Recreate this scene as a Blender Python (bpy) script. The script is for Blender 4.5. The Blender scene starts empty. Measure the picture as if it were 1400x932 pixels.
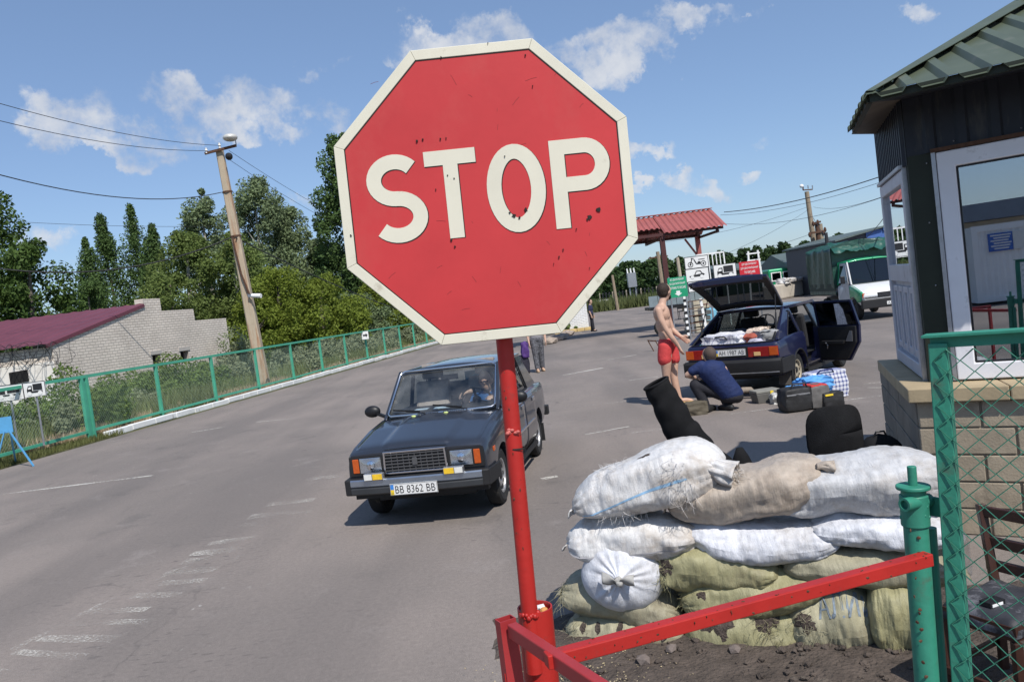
import bpy, bmesh, math, random
import numpy as np
from mathutils import Vector, Matrix, noise, Quaternion
random.seed(7)
SC = bpy.context.scene
COL = SC.collection
# ------------------------------------------------------------------ camera
F_PX, EYE, SLOPE = 1089.0, 2.0, 0.126          # 28 mm lens on a 1400 px wide frame, eye height, roll
_n = math.hypot(1, SLOPE)
RX, RY = 1 / _n, -SLOPE / _n                    # horizon direction in the image
DX, DY = SLOPE / _n, 1 / _n
PITCH = math.atan2(50.6, F_PX)
_up = Vector((0, math.sin(PITCH), math.cos(PITCH)))
_fw = Vector((0, math.cos(PITCH), -math.sin(PITCH)))
_h = Vector((1, 0, 0))
cx_ = _h * RX + _up * RY
cy_ = _h * DX + _up * DY
cm = Matrix.Identity(4)
for i_, v_ in enumerate((cx_, cy_, -_fw)):
 for j_ in range(3):
  cm[j_][i_] = v_[j_]
cm[2][3] = EYE
cam_d = bpy.data.cameras.new('camera')
cam = bpy.data.objects.new('camera', cam_d)
COL.objects.link(cam)
cam.matrix_world = cm
cam_d.sensor_width = 36
cam_d.lens = 28.0
cam_d.clip_start = 0.05
cam_d.clip_end = 4000
SC.camera = cam
def _ray(px, py):
 x, y = px - 700.0, py - 466.0
 u = x * RX + y * RY
 v = x * DX + y * DY
 return Vector((u, F_PX * math.cos(PITCH) - v * math.sin(PITCH), -F_PX * math.sin(PITCH) - v * math.cos(PITCH)))
def G(px, py, z=0.0):
 """survey helper: the place on a level plane seen at a photo pixel"""
 r = _ray(px, py)
 t = (z - EYE) / r.z
 return Vector((r.x * t, r.y * t, z))
def A(px, py, Y):
 """survey helper: the place at distance Y seen at a photo pixel"""
 r = _ray(px, py)
 t = Y / r.y
 return Vector((r.x * t, Y, EYE + r.z * t))
# ------------------------------------------------------------------ sun, sky, exposure
SUN_EL = math.radians(52)
SUN_AZ = math.atan2(0.38, -0.925)               # clockwise from +Y
sd = Vector((math.sin(SUN_AZ) * math.cos(SUN_EL), math.cos(SUN_AZ) * math.cos(SUN_EL), math.sin(SUN_EL)))
sun_d = bpy.data.lights.new('sun', 'SUN')
sun_d.energy = 4.5
sun_d.angle = math.radians(0.53)
sun_d.color = (1.0, 0.955, 0.89)
sun = bpy.data.objects.new('sun', sun_d)
COL.objects.link(sun)
sun.rotation_euler = (-sd).to_track_quat('-Z', 'Y').to_euler()
sun.location = (5, -10, 30)
SC.view_settings.view_transform = 'Standard'
SC.view_settings.look = 'None'
SC.view_settings.exposure = 0.07
SC.view_settings.gamma = 1.0
W = bpy.data.worlds.new('World')
SC.world = W
W.use_nodes = True
nt = W.node_tree
nt.nodes.clear()
wo = nt.nodes.new('ShaderNodeOutputWorld')
bg = nt.nodes.new('ShaderNodeBackground')
sky = nt.nodes.new('ShaderNodeTexSky')
sky.sky_type = 'NISHITA'
sky.sun_disc = False
sky.sun_elevation = SUN_EL
sky.sun_rotation = SUN_AZ
sky.altitude = 100
sky.air_density = 1.0
sky.dust_density = 0.5
sky.ozone_density = 1.6
bg.inputs['Strength'].default_value = 0.1
tc = nt.nodes.new('ShaderNodeTexCoord')
def _m(op, a, b=None, clamp=False):
 n = nt.nodes.new('ShaderNodeMath'); n.operation = op; n.use_clamp = clamp
 for k, q in enumerate((a, b)):
  if q is None: continue
  if isinstance(q, (int, float)): n.inputs[k].default_value = q
  else: nt.links.new(q, n.inputs[k])
 return n.outputs[0]
def _dot(vsock, vec):
 n = nt.nodes.new('ShaderNodeVectorMath'); n.operation = 'DOT_PRODUCT'
 nt.links.new(vsock, n.inputs[0]); n.inputs[1].default_value = vec
 return n.outputs['Value']
# fair-weather cumulus: clumps at given bearings, broken up by noise
CLOUDS = [(80, 170, 58, 34, 1.0), (180, 208, 60, 22, .9), (270, 150, 80, 34, 1.0), (345, 135, 50, 40, .8), (290, 185, 50, 20, .9),
  (365, 182, 60, 20, .7), (440, 166, 60, 26, .8), (418, 90, 24, 16, .65), (447, 76, 18, 12, .6), (405, 127, 24, 12, .5), (215, 190, 60, 30, .8), (130, 165, 60, 30, .8), (330, 165, 60, 26, .8),
  (590, 75, 72, 40, 1.0), (690, 40, 75, 34, 1.05), (640, 60, 80, 30, 1.0), (800, 85, 60, 28, .95), (870, 70, 70, 32, 1.05), (930, 40, 50, 24, 1.0), (900, 75, 40, 20, .9),
  (1046, 28, 18, 12, .6), (1265, 10, 30, 22, .75), (945, 254, 45, 16, .65), (880, 217, 36, 14, .7),
  (1020, 250, 26, 11, .5), (885, 262, 24, 10, .55), (1050, 178, 22, 9, .35), (80, 335, 50, 16, .5), (90, 370, 40, 12, .45), (510, 79, 20, 10, .5), (400, 285, 50, 16, .5), (1000, 40, 40, 14, .35)]
nz = nt.nodes.new('ShaderNodeTexNoise'); nz.inputs['Scale'].default_value = 13; nz.inputs['Detail'].default_value = 7; nz.inputs['Roughness'].default_value = 0.58
nt.links.new(tc.outputs['Generated'], nz.inputs['Vector'])
nz2 = nt.nodes.new('ShaderNodeTexNoise'); nz2.inputs['Scale'].default_value = 48; nz2.inputs['Detail'].default_value = 5; nz2.inputs['Roughness'].default_value = 0.6
nt.links.new(tc.outputs['Generated'], nz2.inputs['Vector'])
nw = nt.nodes.new('ShaderNodeTexNoise'); nw.inputs['Scale'].default_value = 9; nw.inputs['Detail'].default_value = 7; nw.inputs['Roughness'].default_value = .62
nt.links.new(tc.outputs['Generated'], nw.inputs['Vector'])
v1 = nt.nodes.new('ShaderNodeVectorMath'); v1.operation = 'SUBTRACT'; nt.links.new(nw.outputs['Color'], v1.inputs[0]); v1.inputs[1].default_value = (.5, .5, .5)
v2 = nt.nodes.new('ShaderNodeVectorMath'); v2.operation = 'SCALE'; nt.links.new(v1.outputs[0], v2.inputs[0]); v2.inputs['Scale'].default_value = .16
v3 = nt.nodes.new('ShaderNodeVectorMath'); v3.operation = 'ADD'; nt.links.new(tc.outputs['Generated'], v3.inputs[0]); nt.links.new(v2.outputs[0], v3.inputs[1])
wdir = v3.outputs[0]
acc = None
for (px, py, rx, ry, amp) in CLOUDS:
 c = _ray(px, py).normalized()
 ra = _ray(px + rx, py - rx * .126).normalized() - c
 ua = _ray(px + ry * .126, py - ry).normalized() - c
 dc = _dot(wdir, tuple(c))
 e1 = _dot(wdir, tuple(ra.normalized() / ra.length)); e1 = _m('SUBTRACT', e1, c.dot(ra.normalized()) / ra.length)
 e2 = _dot(wdir, tuple(ua.normalized() / ua.length)); e2 = _m('SUBTRACT', e2, c.dot(ua.normalized()) / ua.length)
 r2 = _m('ADD', _m('MULTIPLY', e1, e1), _m('MULTIPLY', e2, e2))
 w = _m('MULTIPLY', _m('SUBTRACT', 1.25, r2, True), amp)
 w = _m('MULTIPLY', w, _m('GREATER_THAN', dc, 0.3))
 acc = w if acc is None else _m('MAXIMUM', acc, w)
nsum = _m('ADD', _m('MULTIPLY', _m('SUBTRACT', nz.outputs['Fac'], 0.5), 3.6), _m('MULTIPLY', _m('SUBTRACT', nz2.outputs['Fac'], 0.5), 2.0))
dens = _m('ADD', _m('MULTIPLY', acc, 1.15), _m('MULTIPLY', nsum, _m('MINIMUM', _m('MULTIPLY', acc, 2.0), 1.0)))
mask = nt.nodes.new('ShaderNodeMapRange'); mask.interpolation_type = 'SMOOTHSTEP'
mask.inputs['From Min'].default_value = 0.2; mask.inputs['From Max'].default_value = 1.5
mask.inputs['To Max'].default_value = 0.86
nt.links.new(dens, mask.inputs['Value'])
mx = nt.nodes.new('ShaderNodeMix'); mx.data_type = 'RGBA'
nt.links.new(mask.outputs['Result'], mx.inputs['Factor'])
hs = nt.nodes.new('ShaderNodeHueSaturation'); hs.inputs['Saturation'].default_value = .93; hs.inputs['Value'].default_value = 1.1
tint = nt.nodes.new('ShaderNodeMix'); tint.data_type = 'RGBA'; tint.blend_type = 'MULTIPLY'; tint.inputs['Factor'].default_value = 1; tint.inputs['B'].default_value = (.84, .96, 1.14, 1)
flat = nt.nodes.new('ShaderNodeMix'); flat.data_type = 'RGBA'; flat.inputs['Factor'].default_value = .30; flat.inputs['B'].default_value = (2.0, 3.35, 5.6, 1)
nt.links.new(sky.outputs['Color'], tint.inputs['A']); nt.links.new(tint.outputs['Result'], flat.inputs['A'])
nt.links.new(flat.outputs['Result'], hs.inputs['Color'])
nt.links.new(hs.outputs['Color'], mx.inputs['A'])
cb = nt.nodes.new('ShaderNodeMix'); cb.data_type = 'RGBA'; cb.inputs['A'].default_value = (4.4, 5.0, 6.2, 1); cb.inputs['B'].default_value = (7.0, 7.2, 7.6, 1)
cr_ = nt.nodes.new('ShaderNodeMapRange'); cr_.inputs['From Min'].default_value = .38; cr_.inputs['From Max'].default_value = .62
nt.links.new(nz.outputs['Fac'], cr_.inputs['Value']); nt.links.new(cr_.outputs[0], cb.inputs['Factor']); nt.links.new(cb.outputs['Result'], mx.inputs['B'])
nt.links.new(mx.outputs['Result'], bg.inputs['Color'])
nt.links.new(bg.outputs['Background'], wo.inputs['Surface'])
# ------------------------------------------------------------------ helpers
def s2l(c):
 return tuple(((x / 255) / 12.92 if x / 255 <= .04045 else ((x / 255 + .055) / 1.055) ** 2.4) for x in c)
ROOT = {}
def thing(name, label, cat, loc=(0, 0, 0), rotz=0.0, group=None, scale=1.0):
 o = bpy.data.objects.new(name, None)
 o.empty_display_size = 0.2
 COL.objects.link(o)
 o.location = loc
 o.rotation_euler = (0, 0, rotz)
 o.scale = (scale,) * 3
 o['label'] = label
 o['category'] = cat
 if group: o['group'] = group
 ROOT[o.name] = Vector(loc)
 return o
def tag(o, label, cat, group=None):
 o['label'] = label; o['category'] = cat
 if group: o['group'] = group
 return o
def kind(o, k='structure'):
 o['kind'] = k
 return o
def copy_tree(o, parent=None):
 c = o.copy(); COL.objects.link(c)
 if parent is not None: c.parent = parent
 for ch in list(o.children):
  copy_tree(ch, c)
 return c
class MB:
 def __init__(s):
  s.v = []; s.f = []; s.mi = []; s.cm = 0
 def add(s, vs, fs):
  b = len(s.v)
  s.v.extend([tuple(p) for p in vs])
  for f in fs:
   s.f.append(tuple(i + b for i in f)); s.mi.append(s.cm)
  return s
 def box(s, c, d, M=None):
  c = Vector(c); hx, hy, hz = d[0] / 2, d[1] / 2, d[2] / 2
  ps = [Vector((x, y, z)) for x in (-hx, hx) for y in (-hy, hy) for z in (-hz, hz)]
  if M is not None: ps = [M @ p for p in ps]
  ps = [p + c for p in ps]
  return s.add(ps, [(0, 1, 3, 2), (4, 6, 7, 5), (0, 4, 5, 1), (2, 3, 7, 6), (0, 2, 6, 4), (1, 5, 7, 3)])
 def bar(s, a, b, w, h, up=(0, 0, 1)):
  """rectangular bar from a to b: w sideways, h along up"""
  a, b = Vector(a), Vector(b); d = (b - a).normalized(); up = Vector(up)
  sd_ = d.cross(up)
  if sd_.length < 1e-4: sd_ = d.cross(Vector((1, 0, 0)))
  sd_.normalize(); u = sd_.cross(d).normalized()
  ps = []
  for p in (a, b):
   for i, j in ((-1, -1), (1, -1), (1, 1), (-1, 1)):
    ps.append(p + sd_ * (i * w / 2) + u * (j * h / 2))
  return s.add(ps, [(3, 2, 1, 0), (4, 5, 6, 7), (0, 1, 5, 4), (1, 2, 6, 5), (2, 3, 7, 6), (3, 0, 4, 7)])
 def tube(s, path, r, n=8, caps=True):
  path = [Vector(p) for p in path]
  rs = r if isinstance(r, (list, tuple)) else [r] * len(path)
  vs = []; prev = None
  for i, p in enumerate(path):
   t = (path[min(i + 1, len(path) - 1)] - path[max(i - 1, 0)])
   if t.length < 1e-9: t = Vector((0, 0, 1))
   t.normalize()
   if prev is None:
    q = t.cross(Vector((0, 0, 1)))
    if q.length < .05: q = t.cross(Vector((1, 0, 0)))
   else:
    q = prev - t * prev.dot(t)
    if q.length < 1e-5: q = t.cross(Vector((1, 0, 0)))
   q.normalize(); prev = q
   w = t.cross(q)
   for k in range(n):
    a = 2 * math.pi * k / n
    vs.append(p + (q * math.cos(a) + w * math.sin(a)) * rs[i])
  fs = []
  for i in range(len(path) - 1):
   for k in range(n):
    k2 = (k + 1) % n
    fs.append((i * n + k, i * n + k2, (i + 1) * n + k2, (i + 1) * n + k))
  if caps:
   fs.append(tuple(range(n - 1, -1, -1)))
   m = (len(path) - 1) * n
   fs.append(tuple(m + k for k in range(n)))
  return s.add(vs, fs)
 def cyl(s, a, b, r0, r1=None, n=16, caps=True):
  return s.tube([a, b], [r0, r0 if r1 is None else r1], n, caps)
 def ball(s, c, r, nu=16, nv=10, M=None):
  c = Vector(c)
  if isinstance(r, (int, float)): r = (r, r, r)
  vs = []
  for j in range(nv + 1):
   th = math.pi * j / nv
   for i in range(nu):
    ph = 2 * math.pi * i / nu
    p = Vector((r[0] * math.sin(th) * math.cos(ph), r[1] * math.sin(th) * math.sin(ph), r[2] * math.cos(th)))
    if M is not None: p = M @ p
    vs.append(p + c)
  fs = []
  for j in range(nv):
   for i in range(nu):
    i2 = (i + 1) % nu
    fs.append((j * nu + i, (j + 1) * nu + i, (j + 1) * nu + i2, j * nu + i2))
  return s.add(vs, fs)
 def lathe(s, prof, c, ax, n=24):
  """profile of (radius, offset along axis)"""
  c = Vector(c); ax = Vector(ax).normalized()
  q = ax.cross(Vector((0, 0, 1)))
  if q.length < .05: q = ax.cross(Vector((1, 0, 0)))
  q.normalize(); w = ax.cross(q)
  vs = []
  for (r, o) in prof:
   for k in range(n):
    a = 2 * math.pi * k / n
    vs.append(c + ax * o + (q * math.cos(a) + w * math.sin(a)) * r)
  fs = []
  for i in range(len(prof) - 1):
   for k in range(n):
    k2 = (k + 1) % n
    fs.append((i * n + k, i * n + k2, (i + 1) * n + k2, (i + 1) * n + k))
  return s.add(vs, fs)
 def prism(s, poly, M, z0, z1):
  """2D polygon placed by frame matrix M, from z0 to z1 along its normal"""
  n = len(poly)
  vs = [M @ Vector((x, y, z0)) for x, y in poly] + [M @ Vector((x, y, z1)) for x, y in poly]
  fs = [tuple(range(n - 1, -1, -1)), tuple(range(n, 2 * n))]
  for i in range(n):
   j = (i + 1) % n
   fs.append((i, j, n + j, n + i))
  return s.add(vs, fs)
 def ring(s, outer, inner, M, z0, z1):
  n = len(outer)
  vs = [M @ Vector((x, y, z)) for z in (z0, z1) for x, y in list(outer) + list(inner)]
  fs = []
  for i in range(n):
   j = (i + 1) % n
   fs += [(2 * n + i, 2 * n + j, 3 * n + j, 3 * n + i), (i, n + i, n + j, j),
    (i, j, 2 * n + j, 2 * n + i), (n + i, 3 * n + i, 3 * n + j, n + j)]
  return s.add(vs, fs)
 def grid(s, P):
  """grid of points P[i][j]"""
  ni, nj = len(P), len(P[0])
  vs = [p for row in P for p in row]
  fs = [(i * nj + j, (i + 1) * nj + j, (i + 1) * nj + j + 1, i * nj + j + 1) for i in range(ni - 1) for j in range(nj - 1)]
  return s.add(vs, fs)
 def build(s, name, mats, parent=None, smooth=None, bevel=0.0, world=False, bseg=2, recalc=True):
  me = bpy.data.meshes.new(name)
  v = s.v
  if world and parent is not None:
   off = ROOT[parent.name]
   v = [(p[0] - off.x, p[1] - off.y, p[2] - off.z) for p in v]
  me.from_pydata(v, [], s.f)
  if not isinstance(mats, (list, tuple)): mats = [mats]
  for m in mats: me.materials.append(m)
  if len(mats) > 1: me.polygons.foreach_set('material_index', s.mi)
  if recalc:
   bm = bmesh.new(); bm.from_mesh(me)
   bmesh.ops.recalc_face_normals(bm, faces=bm.faces)
   bm.to_mesh(me); bm.free()
  if smooth is not None:
   me.shade_smooth()
   if smooth < 179: me.set_sharp_from_angle(angle=math.radians(smooth))
  me.update()
  o = bpy.data.objects.new(name, me)
  COL.objects.link(o)
  if parent is not None:
   o.parent = parent
   ROOT[o.name] = ROOT.get(parent.name, Vector())
  if bevel > 0:
   b = o.modifiers.new('bevel', 'BEVEL'); b.width = bevel; b.segments = bseg
   b.limit_method = 'ANGLE'; b.angle_limit = math.radians(35); b.harden_normals = False
  return o
def frame(o, x, up=(0, 0, 1)):
 """placement whose x runs along x, y along up and z towards the viewer of the face"""
 x = Vector(x).normalized(); up = Vector(up)
 n = x.cross(up).normalized(); y = n.cross(x).normalized()
 M = Matrix.Identity(4)
 for i, v in enumerate((x, y, n)):
  for j in range(3): M[j][i] = v[j]
 for j in range(3): M[j][3] = o[j]
 return M
def bake(o):
 dg = bpy.context.evaluated_depsgraph_get()
 me = bpy.data.meshes.new_from_object(o.evaluated_get(dg))
 old = o.data
 o.modifiers.clear()
 o.data = me
 return o
def cut(o, cutters):
 for c in cutters:
  m = o.modifiers.new('cut', 'BOOLEAN'); m.operation = 'DIFFERENCE'; m.object = c; m.solver = 'EXACT'
 bpy.context.view_layer.update()
 bake(o)
 for c in cutters: bpy.data.objects.remove(c, do_unlink=True)
 return o
def remesh(o, voxel, smooth_n=6, fac=.5):
 m = o.modifiers.new('r', 'REMESH'); m.mode = 'VOXEL'; m.voxel_size = voxel
 if smooth_n:
  k = o.modifiers.new('s', 'SMOOTH'); k.iterations = smooth_n; k.factor = fac
 bpy.context.view_layer.update()
 bake(o)
 o.data.shade_smooth()
 return o
def text_obj(txt, M, w, h, depth, m, name, parent, world=False, bold=0.0):
 cu = bpy.data.curves.new('t', 'FONT'); cu.body = txt; cu.size = 1.0; cu.extrude = 0.0; cu.offset = bold; cu.resolution_u = 3
 t = bpy.data.objects.new('t', cu); COL.objects.link(t)
 bpy.context.view_layer.update()
 dg = bpy.context.evaluated_depsgraph_get()
 me = bpy.data.meshes.new_from_object(t.evaluated_get(dg))
 co = np.array([v.co[:] for v in me.vertices]); fs = [tuple(p.vertices) for p in me.polygons]
 bpy.data.objects.remove(t, do_unlink=True)
 lo = co.min(0); hi = co.max(0)
 sx = w / (hi[0] - lo[0]); sy = h / (hi[1] - lo[1])
 mb = MB()
 mb.add([M @ Vector(((c[0] - (lo[0] + hi[0]) / 2) * sx, (c[1] - (lo[1] + hi[1]) / 2) * sy, depth)) for c in co], fs)
 return mb.build(name, m, parent, world=world, recalc=False)
# ------------------------------------------------------------------ materials
def mat(name, col, rough=.6, metal=0.0, var=.12, vs=6.0, bump=0.0, bs=60.0, spec=.4, coat=0.0,
  dirt=None, streak=None, bdist=.01, trans=0.0):
 """principled with noise-varied colour; dirt=(colour, amount, scale): stains with their own outline"""
 m = bpy.data.materials.new(name); m.use_nodes = True
 N = m.node_tree; L = N.links
 b = N.nodes['Principled BSDF']
 b.inputs['Roughness'].default_value = rough
 b.inputs['Metallic'].default_value = metal
 b.inputs['Specular IOR Level'].default_value = spec
 b.inputs['Coat Weight'].default_value = coat
 b.inputs['Coat Roughness'].default_value = .06
 tcn = N.nodes.new('ShaderNodeTexCoord')
 base = None
 if var > 0:
  n = N.nodes.new('ShaderNodeTexNoise'); n.inputs['Scale'].default_value = vs; n.inputs['Detail'].default_value = 6
  n.inputs['Roughness'].default_value = .62
  L.new(tcn.outputs['Object'], n.inputs['Vector'])
  r = N.nodes.new('ShaderNodeMapRange'); r.inputs['From Min'].default_value = .3; r.inputs['From Max'].default_value = .7
  r.inputs['To Min'].default_value = 1 - var; r.inputs['To Max'].default_value = 1 + var
  L.new(n.outputs['Fac'], r.inputs['Value'])
  x = N.nodes.new('ShaderNodeMix'); x.data_type = 'RGBA'; x.blend_type = 'MULTIPLY'; x.inputs['Factor'].default_value = 1
  x.inputs['A'].default_value = (*col, 1)
  L.new(r.outputs['Result'], x.inputs['B'])
  base = x.outputs['Result']
 if dirt:
  dcol, amt, sc = dirt
  n = N.nodes.new('ShaderNodeTexNoise'); n.inputs['Scale'].default_value = sc; n.inputs['Detail'].default_value = 8; n.inputs['Roughness'].default_value = .7
  if streak:
   mp = N.nodes.new('ShaderNodeMapping'); mp.inputs['Scale'].default_value = streak
   L.new(tcn.outputs['Object'], mp.inputs['Vector']); L.new(mp.outputs['Vector'], n.inputs['Vector'])
  else:
   L.new(tcn.outputs['Object'], n.inputs['Vector'])
  r = N.nodes.new('ShaderNodeMapRange'); r.inputs['From Min'].default_value = .62 - .22 * amt; r.inputs['From Max'].default_value = .78 - .22 * amt
  L.new(n.outputs['Fac'], r.inputs['Value'])
  x = N.nodes.new('ShaderNodeMix'); x.data_type = 'RGBA'
  L.new(r.outputs['Result'], x.inputs['Factor'])
  if base is None: x.inputs['A'].default_value = (*col, 1)
  else: L.new(base, x.inputs['A'])
  x.inputs['B'].default_value = (*dcol, 1)
  base = x.outputs['Result']
 if base is None: b.inputs['Base Color'].default_value = (*col, 1)
 else: L.new(base, b.inputs['Base Color'])
 if bump > 0:
  n = N.nodes.new('ShaderNodeTexNoise'); n.inputs['Scale'].default_value = bs; n.inputs['Detail'].default_value = 5
  L.new(tcn.outputs['Object'], n.inputs['Vector'])
  k = N.nodes.new('ShaderNodeBump'); k.inputs['Strength'].default_value = bump; k.inputs['Distance'].default_value = bdist
  L.new(n.outputs['Fac'], k.inputs['Height']); L.new(k.outputs['Normal'], b.inputs['Normal'])
 return m
def glass_mat(name, tint, refl=.12, rough=.02, dark=.0, smudge=.0):
 """window glass: clear tinted pane with a mirror film that strengthens at grazing angles"""
 m = bpy.data.materials.new(name); m.use_nodes = True
 N = m.node_tree; L = N.links
 N.nodes.clear()
 o = N.nodes.new('ShaderNodeOutputMaterial')
 t = N.nodes.new('ShaderNodeBsdfTransparent'); t.inputs['Color'].default_value = (*tint, 1)
 g = N.nodes.new('ShaderNodeBsdfGlossy'); g.inputs['Roughness'].default_value = rough; g.inputs['Color'].default_value = (.95, .97, 1, 1)
 fr = N.nodes.new('ShaderNodeFresnel')
 ge = N.nodes.new('ShaderNodeNewGeometry'); io = N.nodes.new('ShaderNodeMapRange'); io.inputs['To Min'].default_value = 1.5; io.inputs['To Max'].default_value = 1 / 1.5
 L.new(ge.outputs['Backfacing'], io.inputs['Value']); L.new(io.outputs[0], fr.inputs['IOR'])
 ad = N.nodes.new('ShaderNodeMath'); ad.operation = 'ADD'; ad.use_clamp = True; ad.inputs[1].default_value = refl
 L.new(fr.outputs[0], ad.inputs[0])
 x = N.nodes.new('ShaderNodeMixShader')
 L.new(ad.outputs[0], x.inputs[0]); L.new(t.outputs[0], x.inputs[1]); L.new(g.outputs[0], x.inputs[2])
 last = x
 if smudge > 0:
  d = N.nodes.new('ShaderNodeBsdfDiffuse'); d.inputs['Color'].default_value = (.45, .45, .45, 1)
  n = N.nodes.new('ShaderNodeTexNoise'); n.inputs['Scale'].default_value = 3.5; n.inputs['Detail'].default_value = 8
  tcn = N.nodes.new('ShaderNodeTexCoord'); L.new(tcn.outputs['Object'], n.inputs['Vector'])
  r = N.nodes.new('ShaderNodeMapRange'); r.inputs['From Min'].default_value = .4; r.inputs['From Max'].default_value = .75; r.inputs['To Max'].default_value = smudge
  L.new(n.outputs['Fac'], r.inputs['Value'])
  y = N.nodes.new('ShaderNodeMixShader'); L.new(r.outputs[0], y.inputs[0]); L.new(x.outputs[0], y.inputs[1]); L.new(d.outputs[0], y.inputs[2])
  last = y
 L.new(last.outputs[0], o.inputs['Surface'])
 return m
def leaf_mat(name, col, var=.35, scale=.35, trans=.35, gloss=.12):
 m = bpy.data.materials.new(name); m.use_nodes = True
 N = m.node_tree; L = N.links; N.nodes.clear()
 o = N.nodes.new('ShaderNodeOutputMaterial')
 tcn = N.nodes.new('ShaderNodeTexCoord')
 n = N.nodes.new('ShaderNodeTexNoise'); n.inputs['Scale'].default_value = scale; n.inputs['Detail'].default_value = 6; n.inputs['Roughness'].default_value = .75
 L.new(tcn.outputs['Object'], n.inputs['Vector'])
 r = N.nodes.new('ShaderNodeMapRange'); r.inputs['From Min'].default_value = .3; r.inputs['From Max'].default_value = .7
 r.inputs['To Min'].default_value = 1 - var; r.inputs['To Max'].default_value = 1 + var
 L.new(n.outputs['Fac'], r.inputs['Value'])
 x = N.nodes.new('ShaderNodeMix'); x.data_type = 'RGBA'; x.blend_type = 'MULTIPLY'; x.inputs['Factor'].default_value = 1
 x.inputs['A'].default_value = (*col, 1); L.new(r.outputs[0], x.inputs['B'])
 d = N.nodes.new('ShaderNodeBsdfPrincipled'); d.inputs['Roughness'].default_value = .55; d.inputs['Specular IOR Level'].default_value = gloss
 t = N.nodes.new('ShaderNodeBsdfTranslucent')
 L.new(x.outputs['Result'], d.inputs['Base Color']); L.new(x.outputs['Result'], t.inputs['Color'])
 y = N.nodes.new('ShaderNodeMixShader'); y.inputs[0].default_value = trans
 L.new(d.outputs[0], y.inputs[1]); L.new(t.outputs[0], y.inputs[2]); L.new(y.outputs[0], o.inputs['Surface'])
 return m
M_RED = mat('red_paint', (.40, .020, .015), .45, var=.16, vs=5, bump=.3, bs=35, dirt=((.24, .035, .028), .16, 26), bdist=.004)
M_GREEN = mat('green_paint', (.036, .235, .158), .5, var=.2, vs=5, bump=.3, bs=40, dirt=((.085, .12, .085), .32, 11), bdist=.005)
M_GREEN_FAR = mat('faded_green_paint', (.07, .36, .23), .5, var=.14, vs=3, dirt=((.16, .13, .06), .05, 9))
M_WHITE = mat('white_paint', (.78, .78, .76), .5, var=.08, vs=3, dirt=((.35, .33, .30), .08, 6))
M_BLACK = mat('black_plastic', (.012, .012, .014), .45, var=.1)
M_BLACKMAT = mat('black_cloth', (.012, .012, .013), .9, var=.3, vs=9, bump=.5, bs=160, spec=.15)
M_CHROME = mat('chrome', (.72, .72, .74), .16, 1.0, var=.04)
M_STEEL = mat('galvanised_steel', (.42, .42, .43), .42, .8, var=.15, vs=14)
M_RUST = mat('rusty_steel', (.10, .05, .03), .75, .2, var=.35, vs=20)
M_CONC = mat('concrete', (.40, .345, .265), .85, var=.16, vs=3, bump=.2, bs=30, dirt=((.30, .13, .05), .0, 1.2))
M_TYRE = mat('tyre_rubber', (.018, .018, .018), .8, var=.2, vs=10, bump=.2, bs=60, dirt=((.10, .085, .07), .1, 6))
M_WIRE = mat('dark_wire', (.03, .03, .034), .6, var=.0)
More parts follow.
